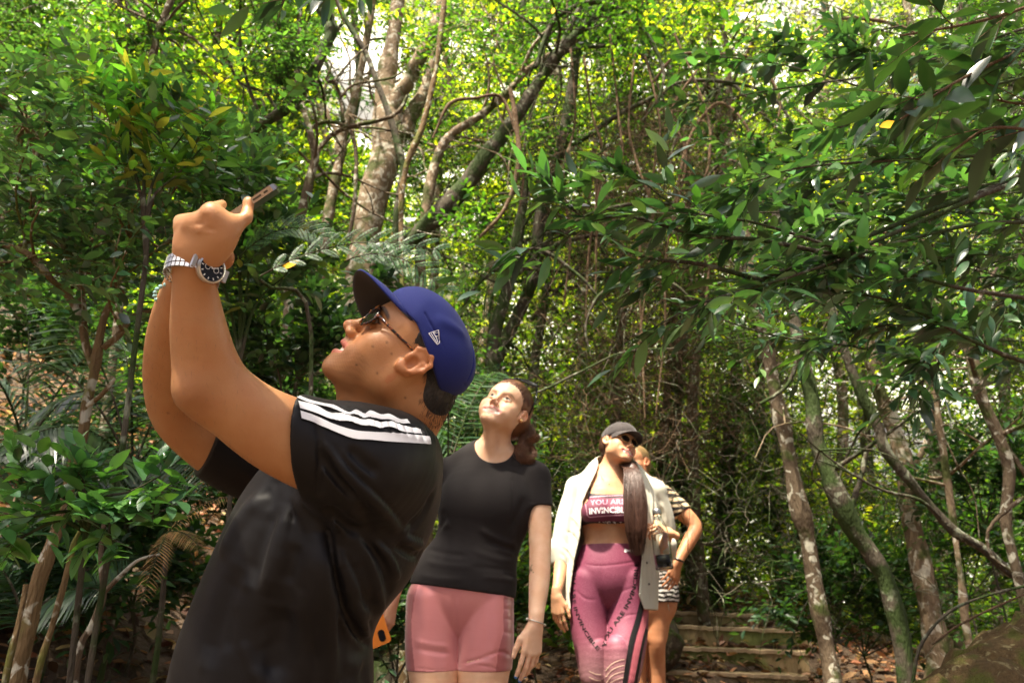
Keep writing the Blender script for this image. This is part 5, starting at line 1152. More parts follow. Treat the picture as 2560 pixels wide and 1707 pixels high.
def leaves(P, D, U, Ln, tmpl, col, cj=.25, rng=RNG):
    """P base, D direction, U approximate upper side, Ln length -> vertex, face, colour arrays"""
    P = np.asarray(P, float); D = norm(np.asarray(D, float)); U = np.asarray(U, float); X = norm(np.cross(D, U)); Z = np.cross(X, D)
    TV, TF = tmpl; n = len(P); Ln = np.broadcast_to(Ln, (n,))[:, None, None]
    V = P[:, None]+Ln*(TV[None, :, 0:1]*X[:, None]+TV[None, :, 1:2]*D[:, None]+TV[None, :, 2:3]*Z[:, None])
    F = TF[None]+(np.arange(n)*len(TV))[:, None, None]
    col = np.asarray(col, float)
    c = col if col.ndim == 2 and len(col) == n else col.reshape(-1, 3)[rng.integers(0, len(col.reshape(-1, 3)), n)]
    c = c*np.exp(rng.normal(0, cj, (n, 1)))*np.exp(rng.normal(0, cj*.25, (n, 3)))
    C = np.repeat(c[:, None], len(TV), 1).reshape(-1, 3)
    return V.reshape(-1, 3), F.reshape(-1, 4), np.clip(C, 0, 1)
class Batch:
    def __init__(s): s.V, s.F, s.C, s.n = [], [], [], 0
    def add(s, V, F, C=None):
        s.V.append(V); s.F.append(F+s.n); s.C.append(C if C is not None else np.full((len(V), 3), .5)); s.n += len(V)
    def build(s, name, m, parent=None, smooth=True):
        return link_mesh(name, raw_mesh(name, np.concatenate(s.V), np.concatenate(s.F), np.concatenate(s.C)), m, parent, smooth)
def twig_leaves(P, D, L_, k, leaf, tmpl, col, rng, up=(0,0,1), spread=.9, cj=.25, droop=.25, opp=False):
    """n twigs from P along D, k leaves alternating along each"""
    n = len(P); D = norm(D); t = (np.arange(k)+.6)/k; L_ = np.broadcast_to(L_, (n,))
    X = norm(np.cross(D, np.asarray(up, float)+rng.normal(0, .25, (n, 3))))
    base = P[:, None]+D[:, None]*(L_[:, None]*t[None])[..., None]-np.array([0,0,1.])*(L_[:, None]*t[None]**2*droop)[..., None]
    side = np.where(np.arange(k) % 2 == 0, 1., -1.)[None, :, None]*X[:, None]
    d = side*spread+D[:, None]*(.55+.9*t[None, :, None]**3)+rng.normal(0, .28, (n, k, 3)); u = np.asarray(up, float)+rng.normal(0, .45, (n, k, 3))
    ln = leaf*rng.uniform(.65, 1.15, (n, k))*(1-.25*t[None])
    return leaves(base.reshape(-1, 3), d.reshape(-1, 3), u.reshape(-1, 3), ln.reshape(-1), tmpl, col, cj, rng)
def twig_tubes(P, D, L_, r, droop=.25):
    D = norm(D); t = np.linspace(0, 1, 4); L_ = np.broadcast_to(L_, (len(P),))
    C = P[:, None]+D[:, None]*(L_[:, None]*t[None])[..., None]-np.array([0,0,1.])*(L_[:, None]*t[None]**2*droop)[..., None]
    return strands(C, r, r*.4)
G_DEEP = np.array([(.022,.056,.026), (.030,.076,.032), (.018,.046,.026), (.042,.095,.034)])
G_MID = np.array([(.026,.075,.018), (.045,.110,.022), (.016,.050,.016), (.075,.140,.026), (.014,.038,.012)])
G_SUN = np.array([(.105,.180,.014), (.175,.250,.018), (.055,.115,.012), (.260,.300,.030), (.024,.058,.010)])
G_NEW = np.array([(.075,.190,.035), (.110,.220,.040), (.045,.140,.035), (.20,.20,.05)])
G_TEAL = np.array([(.036,.090,.046), (.050,.120,.058), (.028,.070,.042), (.065,.14,.05)])
BROWN = np.array([(.16,.085,.04), (.10,.055,.03), (.22,.13,.065), (.07,.04,.025), (.28,.19,.11)])
def P3(rows): return [py(*r) for r in rows]           # (px, py, Y, r_px) -> x,y,z,r
def trunk_pts(tr, n=None, wob=.012, seed=0, ground=True):
    Q = P3(tr)
    if ground:
        x, y, z, r = Q[-1]; g = float(gz(x, y))
        if z > g: Q.append([x+.03*(z-g), y+.02, (z+g)/2, r*1.1]); Q.append([x+.05*(z-g), y+.03, g-.05, r*1.35])
    n = n or len(Q)*6; S_ = spline(Q, n); rg = np.random.default_rng(seed+11)
    S_[:, :3] += np.cumsum(rg.normal(0, wob, (n, 3))*S_[:, 3:4]*4, axis=0)*.35; S_[:, 3] *= 1+.10*np.interp(np.arange(n), np.arange(0, n, 3), rg.normal(0, 1, len(np.arange(0, n, 3))))
    return S_
TREES = []
def thin(P, rg):
    """open gaps in the far leafage where bright sky and cliff stand behind"""
    d = (P[:, 1]-CAM[1])*CT+(P[:, 2]-CAM[2])*ST; X = 1280+FPX*P[:, 0]/d; Yp = 853.5-FPX*(-(P[:, 1]-CAM[1])*ST+(P[:, 2]-CAM[2])*CT)/d; keep = np.ones(len(P), bool)
    for cx, cy_, rx, ry, pr in ((900,190,130,190,.93), (1960,30,120,70,.85), (2300,1050,210,170,.85), (1050,600,80,80,.5), (1150,120,70,60,.6), (660,180,60,90,.5), (1450,420,90,90,.4), (2050,1010,110,140,.6), (1300,860,60,90,.5), (1430,1080,80,80,.4)):
        keep &= ~((((X-cx)/rx)**2+((Yp-cy_)/ry)**2 < 1) & (rg.random(len(P)) < pr))
    return P[keep]
def tree(name, label, bark, trunk, branches=(), crown=(), leafcol=G_SUN, leaf=.07, group=None, cat='tree', seed=0, ntw=0, tmpl=None, lm=None, twl=.28, kk=8, ground=True, box=None, nseg=12, auto=5):
    """trunk/branches: traced rows (px,py,Y,r_px); crown: boxes (px0,py0,px1,py1,Y0,Y1,n_twigs)"""
    rg = np.random.default_rng(100+seed); T = trunk_pts(trunk, seed=seed, ground=ground); b = T[-1]
    root = thing(name, label, cat, (b[0], b[1], b[2]), group); bt = Batch()
    V, F = tube_arrays(T[:, :3], T[:, 3], nseg); bt.add(V, F)
    ends = [T]
    for i, br in enumerate(branches):
        Q = spline(P3(br), len(br)*5); Q[:, :3] += rg.normal(0, .25, (len(Q), 3))*Q[:, 3:4]*.5; V, F = tube_arrays(Q[:, :3], Q[:, 3], 8); bt.add(V, F); ends.append(Q)
    for i in range(auto):                            # bare crooked side limbs
        j = int(rg.integers(2, int(len(T)*.62))); p, r = T[j, :3], T[j, 3]; d = norm(rg.normal(0, 1, 3)*[1,.5,.5]+[0,0,.35]); ln = rg.uniform(.5, 1.5)
        pts = [p]; 
        for q in range(5): d = norm(d+rg.normal(0, .38, 3)); pts.append(pts[-1]+d*ln/5)
        Q = spline(pts, 16); V, F = tube_arrays(Q, np.linspace(min(r*.4, .013), .003, 16), 6); bt.add(V, F); ends.append(np.c_[Q, np.full(16, .004)])
        for q in range(3):
            j2 = int(rg.integers(5, 15)); d2 = norm(rg.normal(0, 1, 3)+[0,0,.2]); Q2 = spline([Q[j2], Q[j2]+d2*.18+rg.normal(0,.03,3), Q[j2]+d2*.4+rg.normal(0,.06,3)], 7); V, F = tube_arrays(Q2, np.linspace(.006, .002, 7), 5); bt.add(V, F)
    cb = Batch(); sk = np.concatenate([e[:, :3] for e in ends])
    for (x0, y0, x1, y1, Y0, Y1, n) in crown:
        nc = max(2, n//14); ctr = np.array([QY(rg.uniform(x0, x1), rg.uniform(y0, y1), rg.uniform(Y0, Y1)) for _ in range(nc)])
        for c in ctr:                                # a limb reaching each clump
            j = np.argmin(((sk-c)**2).sum(1)+rg.uniform(0, .4, len(sk))); s0 = sk[j]; ln = np.linalg.norm(c-s0)
            mid = (s0+c)/2+rg.normal(0, .10, 3)*ln; Q = spline([s0, mid, c], 7); r0 = min(.018, .004+.006*ln); V, F = tube_arrays(Q, np.linspace(r0, .0025, 7), 5); bt.add(V, F)
        rad = ((x1-x0)*(Y0+Y1)/2/FPX+(y1-y0)*(Y0+Y1)/2/FPX)/4/max(1, nc**.4)*1.15
        P = ctr[rg.integers(0, nc, n)]+rg.normal(0, 1, (n, 3))*rad*.55
        if Y1 > 6: P = thin(P, rg)
        n = len(P); D = rg.normal(0, 1, (n, 3))*[1,1,.5]+[0,0,.15]
        V, F = twig_tubes(P, D, twl, .0022+.0003*Y0); bt.add(V, F)
        V, F, C = twig_leaves(P, D, twl*rg.uniform(.6, 1.2, n), kk, leaf, tmpl or T_MID, leafcol, rg); cb.add(V, F, C)
    bt.build('trunk', bark, root)
    if cb.V: cb.build('crown', lm or LF_FAR, root)
    TREES.append(root); return root
def frond(base, tip, sag, n, ll, w, b, col, rg, flat=(0,0,1), tmpl=T_STRIP, tube=None, rr=.004):
    """pinnate frond: arching rachis with n leaflet pairs"""
    base, tip = np.array(base, float), np.array(tip, float); t = np.linspace(0, 1, n)[:, None]
    R_ = base+(tip-base)*t+np.array([0,0,1.])*sag*4*t*(1-t); T = norm(np.gradient(R_, axis=0)); X = norm(np.cross(T, np.array(flat, float)))
    L_ = ll*(np.sin(np.pi*(t[:, 0]*.86+.12))**.6)
    for s in (-1, 1):
        D = X*s+T*.55-np.array([0,0,.25])+rg.normal(0, .05, (n, 3)); V, F, C = leaves(R_, D, np.array(flat)+rg.normal(0, .15, (n, 3)), L_, tmpl, col, .15, rg); b.add(V, F, C)
    if tube is not None: V, F = tube_arrays(R_, np.linspace(rr, rr*.25, n), 5); tube.add(V, F, np.full((len(V), 3), .1)+[.02,.06,0])
def build_setting():
    # ground sheet, denser near the camera
    xs = np.concatenate([np.linspace(-60,-6,12)[:-1], np.linspace(-6,6,110), np.linspace(6,60,12)[1:]]); ys = np.concatenate([np.linspace(-30,-1,10)[:-1], np.linspace(-1,10,100), np.linspace(10,90,16)[1:]])
    X, Y = np.meshgrid(xs, ys); Z = gz(X, Y)+.015*RNG.normal(0, 1, X.shape)*(np.abs(X) < 6); V = np.stack([X, Y, Z], -1).reshape(-1, 3)
    i, j = np.meshgrid(np.arange(len(ys)-1), np.arange(len(xs)-1), indexing='ij'); a = (i*len(xs)+j).ravel(); F = np.stack([a, a+1, a+len(xs)+1, a+len(xs)], 1)
    m = mat('forest_soil', rough=.95); v = coord(m); L(m, mixc(m, noise(m, 9, 5, v), mixc(m, noise(m, 60, 3, v), (.030,.020,.013), (.085,.055,.032)), (.11,.07,.04)), B(m).inputs['Base Color']); bump(m, noise(m, 40, 5, v), .9, .03)
    g = link_mesh('ground', raw_mesh('ground', V, F), m); g['kind'] = 'structure'
    # leaf litter
    rg = np.random.default_rng(21); n = 26000; x = rg.uniform(-4.5, 3.5, n); y = rg.uniform(1.2, 8.5, n); p = np.stack([x, y, gz(x, y)+.012+rg.uniform(0, .035, n)], 1)
    D = rg.normal(0, 1, (n, 3))*[1,1,.35]; V, F, C = leaves(p, D, np.array([0,0,1.])+rg.normal(0, .35, (n, 3)), rg.uniform(.04, .11, n), T_MID, BROWN, .4, rg)
    tag(link_mesh('leaf_litter', raw_mesh('leaf_litter', V, F, C), LF_DRY), kind='stuff')
    # pale cliff with ochre stains standing behind the trees on the left
    nx, nz = 90, 60; u, w = np.meshgrid(np.linspace(0, 1, nx), np.linspace(0, 1, nz)); Xc = -11+u*10.6; Zc = -.5+w*12; r2 = np.random.default_rng(4)
    Yc = 12.0+1.0*u+7.5*w+.7*np.sin(Xc*1.3+Zc*.7)+.35*np.sin(Xc*3.7-Zc*2.9)+.18*np.sin(Xc*8.1+Zc*6.3)+.10*r2.normal(0, 1, Xc.shape)
    Vf = np.stack([Xc, Yc, Zc], -1).reshape(-1, 3); nf = len(Vf); Vb = Vf+[0,1.6,0]
    i, j = np.meshgrid(np.arange(nz-1), np.arange(nx-1), indexing='ij'); a = (i*nx+j).ravel(); F = np.stack([a, a+1, a+nx+1, a+nx], 1)
    e = [F, F[:, ::-1]+nf]; t_ = (nz-1)*nx+np.arange(nx-1); e.append(np.stack([t_, t_+1, t_+1+nf, t_+nf], 1)); r_ = np.arange(nz-1)*nx+nx-1; e.append(np.stack([r_, r_+nf, r_+nx+nf, r_+nx], 1)); l_ = np.arange(nz-1)*nx; e.append(np.stack([l_, l_+nx, l_+nx+nf, l_+nf], 1))
    m = mat('limestone', rough=.9); v = coord(m); vz = coord(m, (1,1,.3)); c = mixc(m, noise(m, 1.1, 5, v), (.55,.48,.38), (.85,.82,.75)); c = mixc(m, ramp(m, noise(m, .8, 4, vz), [(.55, (0,0,0)), (.62, (1,1,1))]), c, (.42,.20,.06)); c = mixc(m, ramp(m, noise(m, 2.5, 5, vz), [(.60, (0,0,0)), (.68, (1,1,1))]), c, (.10,.085,.06))
    L(m, c, B(m).inputs['Base Color']); bump(m, noise(m, 5, 6, v), 1.0, .2)
    o = link_mesh('cliff', raw_mesh('cliff', np.concatenate([Vf, Vb]), np.concatenate(e)), m); o['kind'] = 'structure'
    # white cloud sheet added beyond the forest so the sky gaps turn bright
    nx, nz = 120, 60; u, w = np.meshgrid(np.linspace(-1, 1, nx), np.linspace(0, 1, nz)); Xc = u*330; Zc = -15+w*420
    lump = sum(a*np.sin(Xc*f+Zc*f*1.3+p)*np.sin(Zc*f*.9-Xc*f*.6+p*2) for a, f, p in ((16,.02,1), (9,.045,2.2), (5,.09,.4), (2.5,.19,3)))
    Yc = 150+Zc*.55-np.abs(u)**2*60+lump; Vf = np.stack([Xc, Yc, Zc], -1).reshape(-1, 3); nf = len(Vf); Vb = Vf+[0,30,0]
    i, j = np.meshgrid(np.arange(nz-1), np.arange(nx-1), indexing='ij'); a = (i*nx+j).ravel(); F = np.stack([a, a+1, a+nx+1, a+nx], 1); e = [F, F[:, ::-1]+nf]
    for base, stp in ((0, 1), ((nz-1)*nx, 1)): t_ = base+np.arange(nx-1); e.append(np.stack([t_, t_+1, t_+1+nf, t_+nf], 1))
    for base in (0, nx-1): t_ = base+np.arange(nz-1)*nx; e.append(np.stack([t_, t_+nx, t_+nx+nf, t_+nf], 1))
    o = link_mesh('cloud_backdrop', raw_mesh('cloud_backdrop', np.concatenate([Vf, Vb]), np.concatenate(e)), mat('backdrop_white', (.70,.70,.66), 1.0)); o['kind'] = 'structure'
    # mossy steps of the trail, seen edge-on, with sunlight painted on the edges
    st = thing('trail_steps', 'mossy concrete trail steps with sunlight painted on their edges rising behind the group', 'steps', (1.62, 5.9, .62))
    ms = bark_mat('mossy_concrete', (.22,.16,.08), (.36,.26,.14), (.40,.33,.19), .25, (.15,.16,.05), .40, .35); me_ = mat('sunlit_edge', rough=.9); L(me_, mixc(me_, noise(me_, 12, 4), (.30,.21,.12), (.58,.43,.27)), B(me_).inputs['Base Color'])
    lv = [(1745,5.75), (1673,6.02), (1613,6.34), (1560,6.70), (1524,7.10)]
    for k, (yy, Y) in enumerate(lv):
        x0 = QY(1662 if k < 4 else 1700, yy, Y)[0]-(.25 if k == 4 else 0); x1 = QY(2012-(0 if k < 4 else 60), yy+12, Y)[0]; zt = QY(1800, yy, Y)[2]; zb = QY(1800, lv[k-1][0], lv[k-1][1])[2]-.04 if k else zt-.4
        n = 40; S_ = SDF(); dx = -.05
        vv = MB(); rgk = np.random.default_rng(k); xx = np.linspace(x0, x1, n); jit = rgk.normal(0, .006, n)
        prof = [(0,zb), (0,zt-.035), (-.012,zt-.03), (-.014,zt-.006), (-.004,zt), (.42,zt+.004), (.42,zb)]
        V = [(x_, Y+p_[0]+jit[i_]*.6+(x_-x0)*dx, p_[1]+(jit[(i_*3) % n]*.5 if q_ in (2,3,4) else 0)-(x_-x0)*.035) for i_, x_ in enumerate(xx) for q_, p_ in enumerate(prof)]
        F = [(i_*7+q_, i_*7+q_+1, (i_+1)*7+q_+1, (i_+1)*7+q_) for i_ in range(n-1) for q_ in range(6)]+[tuple(range(7)), tuple((n-1)*7+q_ for q_ in range(7))[::-1]]
        me = bpy.data.meshes.new('step'); me.from_pydata(V, [], F); me.update(); o = link_mesh('step', me, [ms, me_], st, smooth=False)
        for p in me.polygons:
            if len(p.vertices) == 4 and (p.index % 6) in (2, 3): p.material_index = 1
    # stones
    mr = bark_mat('mossy_rock', (.035,.028,.02), (.09,.07,.05), (.16,.14,.10), .3, (.045,.06,.014), .40, 1.5)
    def rock(name, label, c, r, seed, cat='rock', m=mr):
        rgk = np.random.default_rng(seed); S_ = SDF(); S_.el(c, r, .02)
        for _ in range(14): d = norm(rgk.normal(0, 1, 3)); S_.el(np.array(c)+d*np.array(r)*.75, np.array(r)*rgk.uniform(.25,.5), .06)
        for _ in range(30): d = norm(rgk.normal(0, 1, 3)); q = np.array(c)+d*np.array(r)*1.05; S_.fold(q, q+rgk.normal(0,.12,3), rgk.choice([-1,1])*.018, .025)
        R_ = max(r)*1.5; V, F = sdf_mesh(S_, np.array(c)-R_, np.array(c)+R_, max(.008, max(r)*.05)); o = link_mesh(name, raw_mesh(name, V, F), m); tag(o, label, cat); return o
    p = QY(1660,1590,6.1); rock('boulder', 'dark rounded boulder with a mossy top beside the trail steps', [p[0]-.02, p[1], p[2]-.05], (.14,.20,.17), 3)
    # big mossy fallen log, bottom right
    Tl = spline([[*QY(2230,2200,2.4),.27], [*QY(2420,1960,2.6),.26], [*QY(2550,1800,2.75),.24], [*QY(2670,1690,2.95),.22], [*QY(2790,1590,3.2),.20], [*QY(2900,1480,3.5),.18]], 50); V, F = tube_arrays(Tl[:, :3], Tl[:, 3]*(1+.05*np.sin(np.arange(50)*1.7)), 40); V += RNG.normal(0, .004, V.shape); V += (np.sin(V[:, :1]*23+V[:, 2:]*31)*.014+np.sin(V[:, 1:2]*47-V[:, :1]*29)*.010+np.sin(np.arange(len(V))[:, None]%40*1.9)*.012)
    tag(link_mesh('fallen_log', raw_mesh('fallen_log', V, F), bark_mat('mossy_log', (.05,.032,.015), (.15,.095,.04), (.22,.18,.09), .3, (.085,.085,.018), .36, 1.6)), 'thick mossy log slanting up at the bottom right corner', 'log')
def build_forest():
    BG = 'slender forest trees standing behind the walkers'
    # --- pale mottled group in the middle left
    tree('pale_tree', 'thick pale mottled trunk forking high behind the raised phone', BK_PALE, [(1000,-40,5.6,18),(985,80,5.6,20),(968,180,5.6,23),(962,250,5.6,28),(966,312,5.6,36),(958,400,5.6,38),(932,480,5.6,37),(908,600,5.6,35),(895,720,5.6,35)],
         [[(966,310,5.6,22),(1010,222,5.55,19),(1050,145,5.5,17),(1095,40,5.5,14),(1120,-60,5.5,12)], [(975,380,5.6,24),(1030,292,5.65,20),(1065,220,5.7,15),(1085,160,5.7,12),(1105,60,5.7,9)]],
         [(850,-150,1250,120,5.2,6.4,130)], G_SUN, .08, seed=1, nseg=20)
    tree('pale_tree', 'slim pale trunk left of the thick mottled one', BK_PALE, [(936,-20,5.9,8),(914,112,5.9,9),(896,200,5.9,10),(876,277,5.9,11),(853,339,5.9,14),(847,402,5.9,14),(829,491,5.9,14),(812,594,5.9,13),(800,700,5.9,13)],
         [[(853,345,5.9,7),(820,290,5.9,5),(812,230,5.9,4),(830,160,5.9,3)]], [(780,-120,960,60,5.5,6.5,60)], G_SUN, .08, seed=2)
    tree('bare_branched_tree', 'thin tan tree with bare crooked branches right above the phone', BK_BROWN, [(752,-20,4.6,6),(745,134,4.6,7),(745,223,4.6,8),(767,303,4.6,9),(781,357,4.6,10),(789,388,4.6,10),(776,446,4.6,11),(754,536,4.6,11),(727,640,4.6,11)],
         [[(789,388,4.6,7),(820,345,4.6,6),(870,318,4.5,6),(930,305,4.5,6),(990,285,4.5,5),(1020,240,4.5,4)], [(776,320,4.6,5),(815,305,4.6,5),(850,310,4.55,5),(880,335,4.5,5),(890,400,4.5,5),(885,520,4.5,5),(870,600,4.5,5)],
          [(858,305,4.55,5),(850,240,4.55,4),(835,205,4.5,4),(815,205,4.5,3),(822,180,4.5,2)], [(850,245,4.5,4),(880,215,4.5,3),(920,205,4.5,3),(980,195,4.5,3),(1010,175,4.5,2)], [(830,210,4.5,3),(880,150,4.5,3),(920,115,4.5,2)]],
         [(640,0,800,160,4.3,5.2,60), (600,300,760,440,4.3,5.0,36)], G_MID, .06, seed=3)
    tree('leaning_tree', 'dark mossy trunk leaning diagonally to the upper right of the cap', BK_DARK, [(1530,0,4.9,11),(1410,118,4.9,15),(1370,170,4.9,17),(1334,223,4.9,18),(1280,303,4.9,19),(1227,370,4.9,20),(1164,455,4.9,21),(1102,527,4.9,22),(1030,594,4.9,22),(960,700,4.9,22)],
         [[(1390,140,4.9,9),(1440,40,4.9,8),(1470,-40,4.9,7)]], [(1300,-80,1700,120,4.4,5.8,170), (1120,540,1330,760,4.6,5.6,70)], G_MID, .065, seed=4, nseg=16)
    tree('lichen_tree', 'grey lichen spotted stem bending right beside the leaning trunk', BK_PALE, [(1450,95,5.0,6),(1361,147,5.0,8),(1316,178,5.0,8),(1276,223,5.0,9),(1236,259,5.0,10),(1191,295,5.0,10),(1129,335,5.0,11),(1100,372,5.0,12),(1079,437,5.0,13),(1062,536,5.0,14),(1050,660,5.0,14)],
         [[(1300,190,5,5),(1330,120,4.9,4),(1380,60,4.9,3)]], [(1100,30,1330,200,4.6,5.6,100), (1080,300,1240,460,5.3,6.0,70)], G_MID, .06, seed=5)
    tree('crooked_tree', 'dark curved trunk at the top crossing down to the left of the phone', BK_DARK, [(778,-30,4.3,14),(800,15,4.3,15),(822,48,4.3,15),(828,80,4.3,14),(812,125,4.3,13),(775,200,4.3,12),(740,255,4.3,12),(696,288,4.3,13),(660,312,4.3,13),(625,348,4.3,14),(589,380,4.3,15),(553,408,4.3,16),(500,480,4.3,16)],
         [], [(540,-60,790,120,3.9,5.0,110), (640,100,760,260,4.0,4.9,90)], G_DEEP, .055, seed=6)
    tree('understory_tree', 'brown trunk rising behind the left bushes to the top', BK_BROWN, [(560,-20,5.2,7),(545,80,5.2,8),(533,187,5.2,10),(540,250,5.2,11),(527,312,5.2,13),(509,380,5.2,15),(495,437,5.2,15),(485,540,5.2,16)], [[(533,190,5.2,5),(590,90,5.2,4),(610,20,5.1,3)]], [(440,-80,700,240,4.6,6.0,230), (560,240,720,420,4.8,5.8,80)], G_SUN, .085, seed=7, tmpl=T_MID)
    tree('understory_tree', 'thin forked tree with dark stem at the upper left', BK_BROWN, [(436,-20,3.8,8),(410,45,3.8,9),(393,89,3.8,9),(384,134,3.8,9),(370,170,3.8,9),(353,200,3.8,9),(340,300,3.8,9),(335,420,3.8,9)], [[(384,100,3.8,5),(366,50,3.8,5),(325,-20,3.8,5)], [(400,80,3.8,5),(440,78,3.8,4),(480,95,3.8,4),(520,130,3.8,3)]],
         [(230,-60,520,180,3.4,4.6,150)], G_MID, .07, seed=8)
    # --- middle right
    tree('twin_stem_tree', 'dark thin trunk descending behind the two women near the centre', BK_DARK, [(1450,-20,5.6,11),(1440,100,5.6,12),(1434,200,5.6,13),(1412,325,5.6,14),(1389,414,5.6,15),(1367,468,5.6,16),(1349,557,5.6,16),(1340,646,5.6,15),(1327,713,5.6,15),(1300,780,5.6,17),(1262,860,5.6,18),(1235,960,5.6,19)],
         [[(1389,414,5.6,8),(1434,365,5.6,8),(1487,329,5.6,7),(1550,285,5.6,7),(1640,240,5.6,5)], [(1340,650,5.6,7),(1400,610,5.5,7),(1470,590,5.5,6),(1560,580,5.5,4)]], [(1280,-60,1560,160,5.1,6.4,150), (1380,240,1620,560,5.8,6.8,120)], G_MID, .065, seed=9)
    tree('straight_tree', 'straight dark trunk left of the spreading big-leaved bush', BK_DARK, [(1650,-20,7.6,12),(1668,100,7.6,13),(1684,200,7.6,15),(1688,290,7.6,14),(1702,352,7.6,14),(1715,400,7.6,13),(1728,520,7.6,13),(1722,700,7.6,13),(1700,900,7.6,14),(1690,1100,7.6,14)], [[(1690,300,7.6,7),(1750,240,7.6,6),(1800,130,7.6,5)]], [(1560,-60,1820,140,5.5,6.8,150)], G_SUN, .065, seed=10)
    tree('straight_tree', 'pale brown slim trunk behind the big-leaved branches', BK_BROWN, [(1740,-20,7.8,11),(1770,100,7.8,12),(1787,200,7.8,13),(1797,267,7.8,14),(1809,334,7.8,14),(1804,400,7.8,12),(1800,450,7.8,12),(1830,560,7.8,11),(1860,700,7.8,12),(1895,850,7.8,13),(1900,1100,7.8,14)], [], [(1700,-60,2000,130,5.0,6.2,140)], G_SUN, .065, seed=11)
    tree('curved_tree', 'dark bare trunk curving behind the head of the woman in black', BK_DARK, [(1320,420,5.2,10),(1300,560,5.2,13),(1275,700,5.2,15),(1240,820,5.2,16),(1232,900,5.2,17),(1240,1010,5.2,18)], [[(1275,700,5.2,6),(1340,640,5.2,5),(1400,560,5.2,4)]], [(1230,300,1420,520,4.8,5.8,60), (1130,760,1260,1000,4.7,5.6,50)], G_DEEP, .06, seed=12)
    # --- right: slanting trunks
    tree('slanting_tree', 'slanting reddish trunk nearest the steps on their right side', BK_BROWN, [(1860,540,4.6,12),(1880,650,4.6,14),(1897,760,4.6,16),(1914,853,4.6,18),(1936,973,4.6,19),(1963,1093,4.6,20),(1990,1234,4.6,20),(2017,1343,4.6,21),(2039,1479,4.6,20),(2066,1615,4.6,21),(2083,1720,4.6,22)], [], [(1750,420,2000,620,4.2,5.0,40)], G_MID, .06, seed=31, auto=2)
    tree('slanting_tree', 'slanting dark trunk with swollen bends, second from the steps', BK_DARK, [(1930,480,4.2,12),(1950,600,4.2,14),(1975,740,4.2,15),(1996,853,4.2,16),(2028,989,4.2,18),(2039,1087,4.2,19),(2066,1169,4.2,21),(2099,1245,4.2,24),(2137,1321,4.2,25),(2175,1376,4.2,23),(2213,1441,4.2,22),(2241,1534,4.2,22),(2257,1615,4.2,22),(2268,1720,4.2,23)],
         [[(2120,1290,4.2,9),(2150,1200,4.2,7),(2165,1130,4.2,5)], [(2000,870,4.2,7),(1970,960,4.2,5),(1900,1010,4.2,4)]], [(1800,350,2150,760,4.0,5.0,90)], G_DEEP, .06, seed=14, nseg=16, auto=1)
    tree('slanting_tree', 'pale sunlit trunk thickening downward at the right', BK_PALE, [(2120,560,4.9,10),(2155,740,4.9,13),(2175,853,4.9,15),(2192,962,4.9,17),(2230,1060,4.9,19),(2263,1180,4.9,20),(2273,1289,4.9,22),(2295,1398,4.9,25),(2322,1534,4.9,27),(2339,1643,4.9,29),(2335,1720,4.9,31)], [[(2263,1190,4.9,9),(2310,1120,4.9,7),(2340,1020,4.9,6)]], [(1980,480,2400,900,4.6,5.6,140)], G_SUN, .07, seed=15, nseg=16, auto=2)
    tree('slanting_tree', 'long dark limb sloping down to the right edge', BK_DARK, [(2060,700,3.8,9),(2105,853,3.8,11),(2148,973,3.8,12),(2197,1071,3.8,13),(2214,1125,3.8,13),(2257,1180,3.8,13),(2322,1256,3.8,13),(2388,1327,3.8,13),(2459,1370,3.8,12),(2519,1425,3.8,12),(2600,1480,3.8,13)], [], [(2000,600,2200,760,3.5,4.2,20)], G_DEEP, .06, seed=16, auto=2)
    tree('slanting_tree', 'thin pale stem right of the sunlit trunk', BK_PALE, [(2300,820,4.4,6),(2322,951,4.4,8),(2350,1071,4.4,9),(2366,1180,4.4,9),(2382,1289,4.4,9),(2404,1452,4.4,9),(2415,1560,4.4,10)], [], [(2250,700,2420,900,4.0,4.8,30)], G_SUN, .06, seed=17)
    tree('slanting_tree', 'brown trunk with a hooked branch at the far right', BK_BROWN, [(2400,780,3.6,12),(2431,897,3.6,15),(2453,989,3.6,14),(2497,1087,3.6,13),(2524,1180,3.6,13),(2515,1300,3.6,13),(2540,1420,3.6,13)], [[(2497,1090,3.6,7),(2540,1150,3.6,7),(2590,1230,3.6,6)], [(2560,1240,3.4,5),(2500,1290,3.4,5),(2470,1330,3.4,4),(2480,1390,3.4,4),(2530,1430,3.4,4)]], [(2200,600,2620,1000,3.4,4.6,120)], G_DEEP, .065, seed=18, auto=2)
    tree('mossy_tree', 'leaning moss green trunk behind the steps with a vine beside it', BK_DARK, [(1852,800,7.7,12),(1845,900,7.7,13),(1832,1016,7.7,15),(1816,1180,7.7,17),(1800,1370,7.7,19),(1780,1523,7.7,21)], [[(1850,1030,7.6,5),(1840,1120,7.6,5),(1827,1250,7.6,6),(1817,1420,7.6,6)], [(1840,990,7.7,7),(1880,1040,7.7,6),(1950,1100,7.7,5)]], [(1720,640,1950,880,5.6,6.6,60)], G_MID, .06, seed=19)
    tree('mossy_tree', 'upright grey green trunk just behind the blond person', BK_DARK, [(1690,700,7.4,12),(1682,880,7.4,13),(1674,989,7.4,14),(1663,1071,7.4,14),(1655,1213,7.4,13),(1650,1350,7.4,14)], [], [(1580,560,1760,800,5.3,6.3,60)], G_MID, .06, seed=20)
    # --- further trees filling the slope behind, each with its own trunk and crown
    rg = np.random.default_rng(77); k = 0
    kinds = ['yellow green tree deep in the forest', 'mid green leafy tree deep in the forest', 'dark leaved tree deep in the forest']
